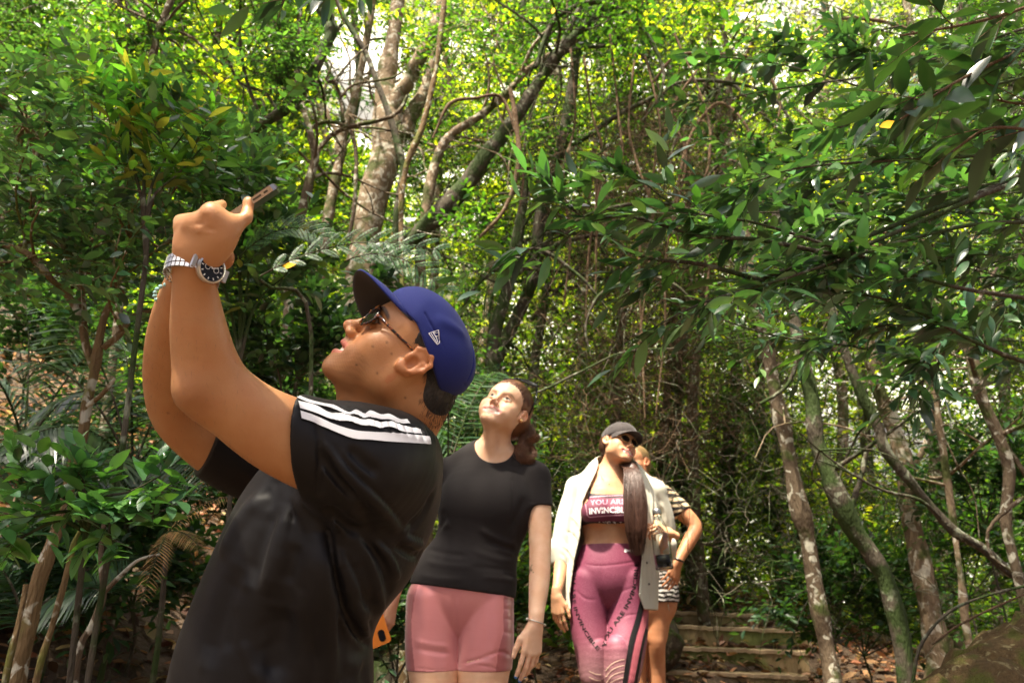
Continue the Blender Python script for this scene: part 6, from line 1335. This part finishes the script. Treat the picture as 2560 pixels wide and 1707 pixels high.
    for row, (Y0, Y1, n, tw) in enumerate(((6.9, 8.6, 11, 500), (9.0, 11.5, 12, 680))):
        for i in range(n):
            cx = -150+(i+.5)*2860/n+rg.uniform(-90, 90); Y = rg.uniform(Y0, Y1)
            lx = cx+rg.uniform(-160, 160); kd = int(rg.integers(0, 3)) if row == 0 else int(rg.integers(0, 2))
            col = [G_SUN, G_MID, G_DEEP][kd]
            pos = ('at the left edge', 'behind the spotted left trunk', 'behind the raised phone', 'left of the blue cap', 'just above the blue cap', 'right of the thick pale trunk', 'above the woman in black', 'above the white shirt', 'above the steps', 'right of the steps', 'left of the right edge', 'at the right edge')[i]
            lab = kinds[kd]+(', nearer row, ' if row == 0 else ', rear row, ')+pos
            tree('forest_tree', lab, (BK_DARK, BK_BROWN, BK_PALE)[int(rg.integers(0, 3))], [(lx,-80,Y,7),(lx+rg.uniform(-40,40),250,Y,9),(cx+rg.uniform(-60,60),600,Y,11),(cx,1000,Y,13),(cx+rg.uniform(-50,50),1500,Y,14)],
                 [[(lx,300,Y,6),(lx+rg.uniform(-200,200),60,Y-.3,4)], [(cx,800,Y,6),(cx+rg.uniform(-250,250),560,Y-.3,3)]],
                 [(cx-260,-160,cx+260,560,Y-.7,Y+.9,tw), (cx-240,480,cx+240,1540,Y-.5,Y+.9,int(tw*.95))], col, .085+.012*(row), seed=200+k, auto=12, group=BG, tmpl=T_FAR, twl=.42, kk=12); k += 1
    # far forest read as one mass
    b = Batch(); n = 24000; P = np.stack([rg.uniform(-20, 24, n), rg.uniform(13, 26, n), rg.uniform(0, 17, n)*rg.uniform(.3, 1, n)], 1); P[:, 2] += gz(P[:, 0], P[:, 1])
    keep = ~((P[:, 0] > -4.5) & (P[:, 0] < -.8) & (P[:, 2] > 4.5) & (P[:, 2] < 14) & (rg.random(n) < .97)); P = thin(P[keep], rg); D = rg.normal(0, 1, P.shape); V, F, C = twig_leaves(P, D, 1.0, 12, .24, T_FAR, G_SUN, rg); b.add(V, F, C); o = b.build('far_forest', LF_FAR); o['kind'] = 'stuff'
    b = Batch(); n = 6500; P = np.stack([rg.uniform(-9, 12, n), rg.uniform(11.8, 15, n), rg.uniform(-.3, 6.5, n)], 1); P[:, 2] += gz(P[:, 0], P[:, 1]);
    D = rg.normal(0, 1, P.shape); V, F, C = twig_leaves(P, D, .7, 11, .15, T_FAR, G_SUN*1.35, rg); b.add(V, F, C); o = b.build('hillside_thicket', LF_FAR); o['kind'] = 'stuff'
    # --- hanging lianas
    def vine(label, rows, m=BK_TWIG, ground=False, seed=0):
        T = trunk_pts(rows, seed=seed, ground=ground, wob=.03); V, F = tube_arrays(T[:, :3], T[:, 3], 7); o = link_mesh('vine', raw_mesh('vine', V, F), m); tag(o, label, 'vine'); return o
    vine('dark vine crossing in front of the thick pale trunk', [(834,-20,4.8,6),(852,27,4.8,6),(888,89,4.8,7),(914,134,4.8,7),(941,205,4.8,8),(968,277,4.8,8),(986,339,4.8,9),(1004,424,4.8,9),(995,491,4.8,9),(986,600,4.8,9)], BK_DARK, True, 1)
    vine('tan liana rising just right of the pale trunk', [(1113,-20,4.7,6),(1097,112,4.7,7),(1084,192,4.7,7),(1066,268,4.7,7),(1048,330,4.7,8),(1021,393,4.7,8),(1008,446,4.7,8),(1000,560,4.7,8)], BK_ORANGE, True, 2)
    vine('curling liana hanging from the leaning trunk', [(1276,223,4.6,6),(1289,290,4.6,7),(1298,379,4.6,7),(1285,469,4.6,6),(1254,536,4.6,5),(1200,594,4.6,4)], BK_TWIG, False, 3)
    vine('arched vine at the top centre', [(1340,170,4.7,5),(1380,60,4.7,6),(1460,8,4.7,6),(1540,20,4.7,6),(1610,80,4.7,6),(1655,180,4.7,4),(1640,260,4.7,3)], BK_DARK, False, 4)
    vine('low arching bare twig over the mossy log', [(2279,1720,3.2,4),(2301,1615,3.2,4),(2366,1534,3.2,4),(2459,1490,3.2,4),(2580,1460,3.2,4)], BK_DARK, False, 5)
    vine('thin bare twig above the bottom right log', [(2330,1610,3.0,3),(2400,1560,3.0,3),(2490,1515,3.0,3),(2570,1480,3.0,2)], BK_TWIG, False, 6)
    vine('dark vine sweeping across above the woman in black', [(1180,1010,4.4,3),(1330,985,4.4,3),(1450,930,4.4,3),(1560,880,4.4,2.5),(1700,870,4.4,2)], BK_DARK, False, 7)
    for i in range(7):
        x = 1430+i*52+rg.uniform(-12,12); y1 = rg.uniform(700,1150); x2 = x+rg.uniform(-50,50)
        o = vine('x', [(x+rg.uniform(-60,60),rg.uniform(-40,200),5.1,3),(x+rg.uniform(-30,30),280,5.05,3),(x+rg.uniform(-40,40),400,5.0,3.5),(x2+rg.uniform(-30,30),y1*.6,5.0,3),(x2,y1*.8,5.0,3),(x2+rg.uniform(-30,30),y1,5.0,2)], BK_TWIG, False, 20+i); tag(o, ('first', 'second', 'third', 'fourth', 'fifth', 'sixth', 'seventh')[i]+' thin hanging twig from the left in the brown tangle behind the walkers', 'vine', 'hanging twigs of the brown tangle')
    for i in range(20):
        x, y = rg.uniform(1150, 2300), rg.uniform(20, 700); Yv = rg.uniform(4.4, 6.4); dx = rg.choice([-1,1])*rg.uniform(160, 420); up = rg.uniform(60, 190)
        rows = [(x-dx*.5,y+up*.9,Yv,2.5),(x-dx*.3,y+up*.25+rg.uniform(-20,20),Yv,4),(x,y+rg.uniform(-25,25),Yv+.1,4.5),(x+dx*.28,y+up*.2+rg.uniform(-20,20),Yv+.2,4.5),(x+dx*.45,y+up*.7,Yv+.2,4),(x+dx*.55,y+up*1.5,Yv+.2,3),(x+dx*.50,y+up*2.3,Yv+.2,2)]
        o = vine('x', rows, (BK_DARK, BK_TWIG)[i % 3 == 0], False, 50+i); tag(o, ('tan' if i % 3 == 0 else 'dark')+' arching vine '+('near the top edge' if y < 160 else 'high in the canopy' if y < 330 else 'midway up the forest' if y < 520 else 'low in the forest')+(', above the blue cap' if x < 1300 else ', above the woman in black' if x < 1460 else ', above the white shirt' if x < 1680 else ', above the steps' if x < 2000 else ', right of the steps')+(', drooping right' if dx > 0 else ', drooping left'), 'vine', 'arching vines tangled across the canopy')
    # brown tangle of fine dead twigs in the centre
    n = 7500; cs = []
    for i in range(n):
        wide = i > 2600; x = rg.uniform(1000, 2650) if wide else rg.normal(1600, 150); y = rg.uniform(-50, 1500) if wide else rg.uniform(250, 1150); Y = rg.uniform(4.6, 7.2) if wide else rg.uniform(5.0, 6.6); p = QY(x, y, Y); d = rg.normal(0, 1, 3)*[1,.6,1.3]; d /= np.linalg.norm(d); l = rg.uniform(.12,.5); cs.append([p, p+d*l*.5+rg.normal(0,.05,3), p+d*l+rg.normal(0,.08,3)])
    cs = [spline(c_, 7)+np.r_[[[0,0,0]], RNG.normal(0,.012,(5,3)), [[0,0,0]]] for c_ in cs]; V, F = strands(cs[:2600], .0030, .0014); tag(link_mesh('dead_twig_tangle', raw_mesh('dead_twig_tangle', V, F), BK_TWIG), kind='stuff'); V, F = strands(cs[2600:], .0034, .0015); tag(link_mesh('fine_dark_twigs', raw_mesh('fine_dark_twigs', V, F), BK_DARK), kind='stuff')
def build_near():
    rg = np.random.default_rng(5)
    # --- left small tree: traced trunk and forks, dense rounded leaves
    Y = 2.05
    t = trunk_pts([(248,850,Y,10),(236,935,Y,12),(218,1005,Y,13),(207,1087,Y,13),(186,1158,Y,14),(158,1278,Y,15),(131,1360,Y,16),(98,1452,Y,18),(76,1561,Y,17),(44,1720,Y,18)], seed=3)
    root = thing('small_tree', 'small spotted bark tree with dense dark green leaves at the left', 'tree', (t[-1][0], t[-1][1], t[-1][2])); bt = Batch(); V, F = tube_arrays(t[:, :3], t[:, 3], 16); bt.add(V, F)
    brs = [[(248,850,Y,10),(262,790,Y,9),(285,745,Y,8),(310,728,Y,6)], [(236,930,Y,9),(212,850,Y+.02,10),(205,760,Y+.05,10),(200,710,Y+.05,8),(190,660,Y+.1,7),(150,600,Y+.15,6),(120,500,Y+.2,5)],
           [(208,800,Y,9),(170,740,Y,9),(130,700,Y-.05,8),(90,650,Y-.1,8),(50,625,Y-.1,8),(-30,600,Y-.1,7)], [(258,870,Y,8),(300,835,Y,8),(335,790,Y+.05,6),(400,765,Y+.1,4),(450,700,Y+.1,3)],
           [(265,790,Y,6),(300,700,Y+.05,4),(320,600,Y+.1,4),(330,450,Y+.15,3)], [(180,720,Y,5),(230,600,Y+.1,4),(260,480,Y+.2,3),(240,330,Y+.3,3)], [(60,630,Y-.1,6),(75,540,Y,5),(95,430,Y+.1,4),(60,300,Y+.2,3)], [(190,660,Y+.1,5),(100,600,Y+.1,5),(0,640,Y+.1,5)],
           [(218,1015,Y-.02,6),(255,985,Y-.03,6),(288,945,Y-.04,4)], [(300,700,Y,3),(420,600,Y+.1,3),(500,520,Y+.2,3),(560,450,Y+.3,2)], [(330,600,Y,3),(420,480,Y+.2,3),(470,380,Y+.3,2)]]
    sk = [t[:, :3]]
    for br in brs: Q = spline(P3(br), len(br)*5); V, F = tube_arrays(Q[:, :3], Q[:, 3], 9); bt.add(V, F); sk.append(Q[:, :3])
    sk = np.concatenate(sk[1:]); cb = Batch(); nc = 120; ctr = []
    for i in range(nc):
        x = rg.uniform(-60, 640); y = rg.uniform(200, 690); 
        if x > 430 and y > 560: x -= 250
        if x > 480 and y < 380: y += 120
        ctr.append(QY(x, y, Y+rg.uniform(-.35, 1.1)))
    ctr = np.array(ctr)
    for c in ctr:
        j = np.argmin(((sk-c)**2).sum(1)+rg.uniform(0, .05, len(sk))); Q = spline([sk[j], (sk[j]+c)/2+rg.normal(0,.03,3), c], 7); V, F = tube_arrays(Q, np.linspace(.0045, .0015, 7), 5); bt.add(V, F)
    n = 900; P = ctr[rg.integers(0, nc, n)]+rg.normal(0, 1, (n, 3))*.07; D = rg.normal(0, 1, (n, 3))*[1,1,.4]+[.1,-.3,.3]
    V, F = twig_tubes(P, D, .14, .0012); bt.add(V, F); V, F, C = twig_leaves(P, D, .13, 9, .050, T_OVAL, G_TEAL, rg, cj=.30); cb.add(V, F, C)
    bt.build('trunk', BK_ORANGE, root); cb.build('crown', LF_GLOSS, root)
    # thin stems below it
    for i, (lab, rows, m) in enumerate((('thin mossy stem left of the spotted trunk', [(66,1460,2.2,7),(48,1560,2.2,9),(14,1700,2.2,9)], BK_ORANGE), ('slim lichen spotted stem right of the spotted trunk', [(232,1290,1.95,5),(190,1345,1.95,6),(170,1425,1.95,8),(132,1560,1.95,8),(88,1720,1.95,9)], BK_ORANGE),
                                       ('grey forked sapling stem over the leaf litter', [(262,1290,2.3,5),(252,1390,2.3,7),(258,1482,2.3,9),(232,1560,2.3,9),(195,1640,2.3,9)], BK_BROWN))):
        T = trunk_pts(rows, seed=40+i, wob=.02); b = Batch(); V, F = tube_arrays(T[:, :3], T[:, 3], 8); b.add(V, F)
        if i == 2: Q = spline(P3([(258,1482,2.3,7),(300,1440,2.3,6),(345,1400,2.3,4),(400,1385,2.3,3)]), 12); V, F = tube_arrays(Q[:, :3], Q[:, 3], 6); b.add(V, F)
        o = b.build('sapling_stem', m); tag(o, lab, 'sapling')
    # --- shrub spreading behind the phone and hands
    def shrub(name, label, base, limbs, n, leaf, col, tmpl, lm, k=9, twl=.16, jit=.06, cj=.22, stem=BK_DARK, r0=6, up=(0,0,1), dirb=(0,-.2,.2)):
        b = QY(*base); g = float(gz(b[0], b[1])); root = thing(name, label, 'shrub', (b[0], b[1], min(g, b[2]))); bt, cb = Batch(), Batch(); Pp, Dd = [], []
        if b[2] > g: V, F = tube_arrays(spline([b, (b[0]+.03, b[1], (b[2]+g)/2), (b[0], b[1]+.02, g-.03)], 8), [r0*.0011]*8, 7); bt.add(V, F)
        for Lm in limbs:
            Q = spline([[*QY(*base), 1.0]]+[[*QY(*q), 1.0] for q in Lm], len(Lm)*6); rr = np.linspace(r0, 1.5, len(Q))*.0009; V, F = tube_arrays(Q[:, :3], rr, 6); bt.add(V, F)
            h = len(Q)//3; idx = rg.integers(h, len(Q)-1, max(3, n//len(limbs))); T = norm(Q[idx+1, :3]-Q[idx, :3]); Pp.append(Q[idx, :3]+rg.normal(0, jit*.3, (len(idx), 3))); Dd.append(T*.8+rg.normal(0, .55, T.shape)+dirb)
        P, D = np.concatenate(Pp), np.concatenate(Dd); V, F = twig_tubes(P, D, twl, .0011, .1); bt.add(V, F); V, F, C = twig_leaves(P, D, twl*rg.uniform(.7, 1.3, len(P)), k, leaf, tmpl, col, rg, cj=cj, up=up, droop=.1); cb.add(V, F, C)
        bt.build('stem', stem, root); cb.build('foliage', lm, root); return root
    shrub('leafy_shrub', 'bright young shoots with long fresh green leaves above the left tree', (365,650,1.75), [[(360,520,1.75),(330,400,1.75),(322,250,1.75),(318,165,1.75)], [(372,500,1.75),(400,420,1.75),(470,320,1.75)], [(350,480,1.75),(300,330,1.75),(240,200,1.75)], [(380,500,1.75),(450,430,1.75),(540,330,1.8)], [(360,450,1.75),(370,300,1.75),(400,200,1.75)]], 48, .070, G_NEW, T_LANCE, LF, k=8, twl=.13)
    shrub('leafy_shrub', 'low shrub of bright teal green leaves at the lower left in front of the trunk', (215,1330,1.75), [[(190,1260,1.72),(120,1230,1.7),(40,1200,1.68)], [(230,1250,1.7),(320,1230,1.68),(400,1190,1.66)], [(240,1290,1.7),(340,1290,1.68),(430,1270,1.66)], [(180,1280,1.7),(90,1290,1.7),(10,1300,1.7)], [(210,1230,1.7),(200,1190,1.7),(170,1165,1.7)], [(215,1290,1.7),(270,1340,1.7),(330,1370,1.7)], [(150,1300,1.72),(60,1340,1.72),(10,1370,1.72)]], 62, .062, G_TEAL*np.array([1.5,1.7,1.3]), T_OVAL, LF_GLOSS, k=6, twl=.085, cj=.15)
    shrub('leafy_shrub', 'pale fresh tipped shrub right behind the phone', (600,900,2.1), [[(600,700,2.1),(560,520,2.1),(520,430,2.1)], [(620,700,2.1),(640,560,2.1),(640,440,2.1)], [(560,720,2.1),(480,600,2.15),(440,480,2.2)], [(640,760,2.1),(720,680,2.15),(760,600,2.2)], [(600,650,2.1),(600,520,2.1),(600,400,2.15)]], 120, .06, np.concatenate([G_TEAL, G_TEAL, G_NEW*.8]), T_OVAL, LF_GLOSS, k=8, twl=.14)
    shrub('leafy_shrub', 'dark shrub between the forearm and the man face', (720,1150,2.6), [[(700,950,2.5),(660,800,2.5),(640,700,2.5)], [(740,950,2.5),(780,850,2.5),(790,740,2.5)], [(700,980,2.6),(620,900,2.6),(600,800,2.7)], [(760,900,2.6),(880,760,2.7),(960,680,2.8)], [(740,960,2.6),(820,900,2.6),(850,820,2.6)]], 180, .06, G_DEEP, T_OVAL, LF_GLOSS, k=8, twl=.18)
    shrub('leafy_shrub', 'low dark bush in the gap between the man back and pink shorts', (990,1700,3.6), [[(960,1560,3.6),(930,1450,3.6)], [(1000,1560,3.6),(1010,1420,3.7)], [(1040,1600,3.7),(1080,1480,3.8)], [(950,1640,3.5),(900,1560,3.5)]], 120, .07, G_DEEP, T_OVAL, LF_GLOSS, k=8, twl=.2)
    for i, (bx, by, Yb, lab) in enumerate(((1330,1650,4.9,'low bush seen between the two women'), (2150,1540,7.0,'leafy undergrowth bush right of the steps'), (2160,1640,5.6,'undergrowth bush between the slanting trunks'), (2420,1500,5.2,'undergrowth bush behind the mossy log'), (1750,1350,7.6,'undergrowth bush above the steps'), (1420,1400,6.4,'green bush behind the white shirt'), (480,1350,4.4,'dim undergrowth bush left of the man shirt'), (60,960,4.3,'dense bush at the left edge below the dark leaves'), (230,930,5.2,'dense bush behind the forked left trunk'), (110,1560,2.9,'dark low bush at the bottom left corner'), (330,1520,3.3,'dark low bush between the left stems and the man'), (2080,1610,5.3,'green bush at the foot of the slanting trunks'), (2460,1330,4.7,'leafy bush between the thin pale stem and the right edge'), (1960,1500,7.6,'green bush past the right end of the steps'), (90,1300,4.6,'shaded undergrowth bush high on the left bank'), (330,1180,5.0,'dim bush behind the dark palms on the left'), (620,1080,4.6,'dim bush behind the raised arms'), (860,1250,5.4,'dim bush behind the man chest'), (1140,1250,5.0,'dim bush behind the woman in black'))):
        shrub('undergrowth_bush', lab, (bx,by,Yb), [[(bx+dx*.5,by-dy*.5,Yb),(bx+dx,by-dy,Yb+rg.uniform(-.3,.3))] for dx, dy in ((-170,90),(-110,200),(-30,250),(60,240),(140,180),(190,90))], 170, .075, G_MID if i < 6 else G_DEEP, T_MID, LF, k=8, twl=.3)
    # --- big-leaved tree whose branches reach in from the right
    def spray(root_b, leafb, rows, n, leaf, tmpl, col, k, twl, rr=.004, dirb=(-.5,-.1,0), cj=.25):
        Q = spline([[*QY(x, y, Yy)] for x, y, Yy in rows], len(rows)*7); V, F = tube_arrays(Q, np.linspace(rr, .0014, len(Q)), 7); root_b.add(V, F)
        idx = rg.integers(len(Q)//5, len(Q)-1, n); T = norm(Q[idx+1]-Q[idx]); P = Q[idx]; D = T*.9+rg.normal(0, .5, T.shape)+np.array(dirb)*.4
        V, F = twig_tubes(P, D, twl, .0013, .1); root_b.add(V, F)
        V, F, C = twig_leaves(P, D, twl*rg.uniform(.6, 1.3, n), k, leaf, tmpl, col, rg, cj=cj, droop=.12, spread=.75); leafb.add(V, F, C)
    base = np.array([2.6, 2.2, float(gz(2.6, 2.2))]); root = thing('broadleaf_tree', 'tree reaching in from the right with long dark glossy leaves', 'tree', tuple(base)); bt, cb = Batch(), Batch()
    BKB = BK_DARK; tk = spline([[*base, .09], [2.5,2.1,1.2,.07], [2.3,2.0,2.2,.05], [2.0,1.9,3.2,.035]], 24); V, F = tube_arrays(tk[:, :3], tk[:, 3], 14); bt.add(V, F)
    S0 = [((2700,760,1.9),(2400,720,1.8),(2150,640,1.7),(1900,560,1.6),(1700,520,1.55),(1560,410,1.55)), ((2700,560,1.9),(2450,560,1.8),(2200,620,1.7),(1950,700,1.65),(1750,760,1.6),(1560,860,1.6)),
          ((2700,300,1.9),(2500,380,1.8),(2250,400,1.7),(2000,420,1.65),(1850,470,1.6)), ((2700,960,2.0),(2450,860,1.9),(2250,760,1.8),(2050,720,1.75),(1880,700,1.7)), ((2700,160,1.9),(2450,220,1.8),(2250,260,1.7),(2100,320,1.65)),
          ((2100,640,1.7),(1900,600,1.65),(1750,590,1.6),(1550,540,1.6),(1400,590,1.6),(1290,640,1.6)), ((1900,700,1.7),(1750,660,1.65),(1600,640,1.6),(1480,560,1.6),(1400,500,1.6)), ((2700,700,2.2),(2500,760,2.1),(2350,860,2.0),(2300,980,1.95)),
          ((2650,400,2.3),(2450,480,2.2),(2300,560,2.1),(2150,540,2.0),(2000,580,2.0)), ((2700,860,2.4),(2550,900,2.3),(2350,820,2.2),(2150,820,2.2),(2000,860,2.1)), ((2600,60,2.2),(2400,120,2.1),(2250,160,2.0),(2120,120,2.0)), ((2700,640,2.6),(2400,640,2.4),(2200,700,2.4),(2000,640,2.3),(1850,620,2.3))]
    for i, r in enumerate(S0):
        q0 = QY(*r[0]); j = np.argmin(((tk[:, :3]-q0)**2).sum(1)); V, F = tube_arrays(spline([tk[j, :3], (tk[j, :3]+q0)/2+[0,0,.1], q0], 8), np.linspace(.011,.005,8), 8); bt.add(V, F)
        spray(bt, cb, r, 22 if i < 8 and i not in (5,6) else (28 if i > 7 else 12), .088, T_LANCE, np.concatenate([G_DEEP*1.3, G_TEAL*1.3, G_TEAL, [(.12,.13,.03)]])[:12], 7, .15, .006, cj=.38)
    for i in range(52):
        x, y = 2560-rg.uniform(0,1)**1.3*760, rg.uniform(60,940); Yy = rg.uniform(2.0,2.9); spray(bt, cb, ((x+330,y+rg.uniform(-60,80),Yy+.2),(x+120,y+rg.uniform(-30,30),Yy),(x-100,y+rg.uniform(-60,60),Yy)), 9, rg.uniform(.045,.09), (T_LANCE, T_OVAL)[int(rg.integers(0,2))], (G_DEEP, G_TEAL, G_DEEP*1.3)[int(rg.integers(0,3))], 7, .16, cj=.4)
    bt.build('trunk', BKB, root); cb.build('crown', LF_GLOSS, root)
    # nearest twig: large dark leaves in the top right corner
    bt, cb = Batch(), Batch(); pb = QY(2800,40,.95); root = thing('overhanging_branch', 'nearest branch with large dark leaves at the top right corner', 'branch', tuple(pb))
    for r in (((2800,60,1.0),(2600,110,.95),(2400,200,.9),(2250,300,.88)), ((2760,-60,1.0),(2560,20,.95),(2420,60,.9),(2250,90,.9)), ((2800,300,1.05),(2640,330,1.0),(2480,320,.95),(2380,380,.95)), ((2800,180,1.0),(2700,240,1.0),(2560,260,1.0),(2450,240,1.0))):
        spray(bt, cb, r, 6, .088, T_LANCE, G_DEEP*.9, 5, .10, .0035)
    bt.build('stem', BK_TWIG, root); cb.build('foliage', LF_GLOSS, root)
    bt, cb = Batch(), Batch(); pb = QY(900,-200,1.5); root = thing('overhanging_branch', 'blurred hanging branch with drooping leaves at the top above the thin bare tree', 'branch', tuple(pb))
    for r in (((1000,-200,1.5),(900,-80,1.45),(840,-20,1.4),(860,60,1.4)), ((850,-200,1.5),(760,-90,1.45),(700,20,1.45))): spray(bt, cb, r, 4, .10, T_LANCE, G_TEAL, 4, .10, .003, dirb=(0,0,-1.2))
    bt.build('stem', BK_TWIG, root); cb.build('foliage', LF_GLOSS, root)
    # single yellow leaves
    for lab, (x, y, Yy), d, s in (('bright yellow leaf caught among the big dark leaves on the right', (2200,318,1.5), (.95,0,.22), .062), ('yellow curled leaf hanging left of the cap', (705,672,1.75), (.7,.1,.55), .045), ('small yellow leaf high at the top centre', (1380,35,3.6), (.3,0,1), .05)):
        V, F, C = leaves(np.array([QY(x, y, Yy)]), np.array([d]), np.array([[.2,-1,.35]]), s, T_OVAL, np.array([(.80,.48,.03)]), .01, rg); o = link_mesh('yellow_leaf', raw_mesh('yellow_leaf', V, F, C), LF_DRY); tag(o, lab, 'leaf')
    # --- feathery mimosa fronds
    bt, cb = Batch(), Batch(); pb = QY(780,900,1.9); g = float(gz(pb[0], pb[1])); root = thing('feathery_plant', 'plant with fine feathery bipinnate fronds over the cap and beside the phone', 'plant', (pb[0], pb[1], g)); V, F = tube_arrays(spline([(pb[0], pb[1], g-.02), pb, QY(650,700,1.78)], 12), np.linspace(.008,.004,12), 6); bt.add(V, F)
    for a, e in (((650,690,1.75),(1085,625,1.65)), ((860,655,1.75),(1105,720,1.7)), ((600,640,1.95),(800,590,1.9))):
        A, E_ = QY(*a), QY(*e); nP = 11; R_ = np.array([A+(E_-A)*t+np.array([0,0,.05])*4*t*(1-t) for t in np.linspace(.08, 1, nP)]); V, F = tube_arrays(np.vstack([A, R_]), np.linspace(.0022,.0008,nP+1), 5); bt.add(V, F); T = norm(np.gradient(R_, axis=0)); X = norm(np.cross(T, [0,-.9,.45]))
        for i in range(nP):
            for s in (-1, 1):
                ln = .075*math.sin(math.pi*(.18+.72*i/nP))**.7; d = X[i]*s*.8+T[i]*.75; frond(R_[i], R_[i]+norm(d)*ln, .004, 30, .0115, 0, cb, G_TEAL*1.6, rg, (.1,-.95,.35), T_THIN, bt, .0006)
    bt.build('stem', BK_DARK, root); cb.build('foliage', LF, root)
    # --- palms
    def palm(label, base, fr, ll, col, m=LF_GLOSS, n=34, cat='palm', name='palm', rr=.006):
        b = QY(*base); g = float(gz(b[0], b[1])); root = thing(name, label, cat, (b[0], b[1], g)); bt, cb = Batch(), Batch()
        V, F = tube_arrays(spline([(b[0], b[1], g-.03), (b[0]+.02, b[1], (g+b[2])/2), b], 8), [.012,.011,.010,.010,.009,.009,.008,.007], 8); bt.add(V, F)
        for (x, y, Yy), sag in fr: frond(b, QY(x, y, Yy), sag, n, ll, 0, cb, col, rg, (.15*rg.normal(),-.5,1.), T_STRIP, bt, rr)
        bt.build('stem', BK_DARK, root); cb.build('fronds', m, root); return root
    palm('dark palm with arching fronds low on the left', (330,1180,3.0), [((40,900,2.8),.12), ((150,800,3.0),.12), ((480,900,3.2),.1), ((560,1080,2.9),.1), ((20,1120,2.6),.12), ((520,1220,2.7),.08), ((180,1250,2.6),.1), ((300,860,3.3),.1)], .24, G_DEEP*.9)
    palm('second dark palm whose fronds fan across the left edge', (60,1120,3.3), [((-120,900,3.0),.12), ((60,760,3.3),.1), ((300,840,3.4),.12), ((260,1000,3.0),.12), ((200,1150,2.9),.1), ((-60,1200,3.0),.08)], .26, G_DEEP)
    palm('dark palm low at the bottom left corner', (60,1560,2.7), [((-60,1400,2.6),.06), ((150,1330,2.7),.08), ((260,1480,2.5),.05), ((40,1350,2.8),.1), ((330,1400,2.7),.06)], .2, G_DEEP)
    palm('low dark palm filling the shade under the left tree', (250,1330,3.5), [((60,1180,3.3),.1), ((420,1150,3.4),.1), ((180,1060,3.6),.12), ((330,1020,3.6),.12), ((480,1250,3.3),.08), ((60,1330,3.2),.06), ((-40,1080,3.4),.1)], .26, G_DEEP)
    palm('dim palm fronds behind the neck of the man', (1120,1180,4.2), [((960,1010,4.0),.1), ((1250,930,4.4),.14), ((1180,900,4.6),.1), ((1000,1200,3.9),.06), ((1120,960,4.0),.1)], .26, G_DEEP)
    palm('dry straw coloured palm fronds hanging over the left bank', (420,1330,2.6), [((590,1240,2.6),.03), ((350,1520,2.4),.03), ((500,1370,2.5),.02)], .060, np.array([(.30,.20,.08), (.24,.15,.06), (.36,.25,.11)]), LF_DRY, 26, 'palm', 'dry_palm', .003)
    # unseen canopy added to shade the walkers: trees beside and behind the camera
    for i, (bx, by, hx, hy, hz, lab) in enumerate(((-2.4,-.8,-1.6,-.6,5.2,'unseen shade tree added left of the viewpoint with a wide crown overhead'), (1.6,-1.8,.5,-.6,6.0,'unseen shade tree added right behind the viewpoint with a high crown'), (-3.8,2.0,-3.0,1.6,6.4,'tall unseen shade tree added on the left bank above the frame'), (2.9,3.2,1.8,2.4,6.2,'tall unseen shade tree added at the right above the frame'), (-1.9,.6,-.5,1.8,5.9,'unseen shade tree added close on the left with its crown over the walkers'))):
        g = float(gz(bx, by)); root = thing('added_shade_tree', lab, 'tree', (bx, by, g)); bt, cb = Batch(), Batch(); T = spline([(bx, by, g-.05,.13), (bx*.98, by, g+2,.11), ((bx+hx)/2, (by+hy)/2, hz*.75,.09), (hx, hy, hz,.06)], 24); V, F = tube_arrays(T[:, :3], T[:, 3], 14); bt.add(V, F)
        n = CANOPY[i]; C0 = np.array([hx, hy, hz]); ctr = C0+rg.normal(0, 1, (26, 3))*[1.15,1.15,.45]
        for c in ctr: V, F = tube_arrays(spline([T[-6, :3], (T[-6, :3]+c)/2+rg.normal(0,.15,3), c], 7), np.linspace(.03,.006,7), 6); bt.add(V, F)
        P = ctr[rg.integers(0, 26, n)]+rg.normal(0, .40, (n, 3)); D = rg.normal(0, 1, (n, 3))*[1,1,.4]; V, F = twig_tubes(P, D, .35, .003); bt.add(V, F); V, F, C = twig_leaves(P, D, .38, 10, .12, T_MID, G_MID, rg); cb.add(V, F, C)
        bt.build('trunk', BK_BROWN, root); cb.build('crown', LF, root)
CANOPY = (210, 320, 260, 150, 60)
import time as _t, os; _t0=_t.time()

build_setting(); print('T setting', _t.time()-_t0)
build_forest(); build_near(); print('T forest', _t.time()-_t0)
if os.environ.get('SKIP') != '1':
    build_man(); build_w1(); build_w2(); build_w3(); print('T all', _t.time()-_t0)
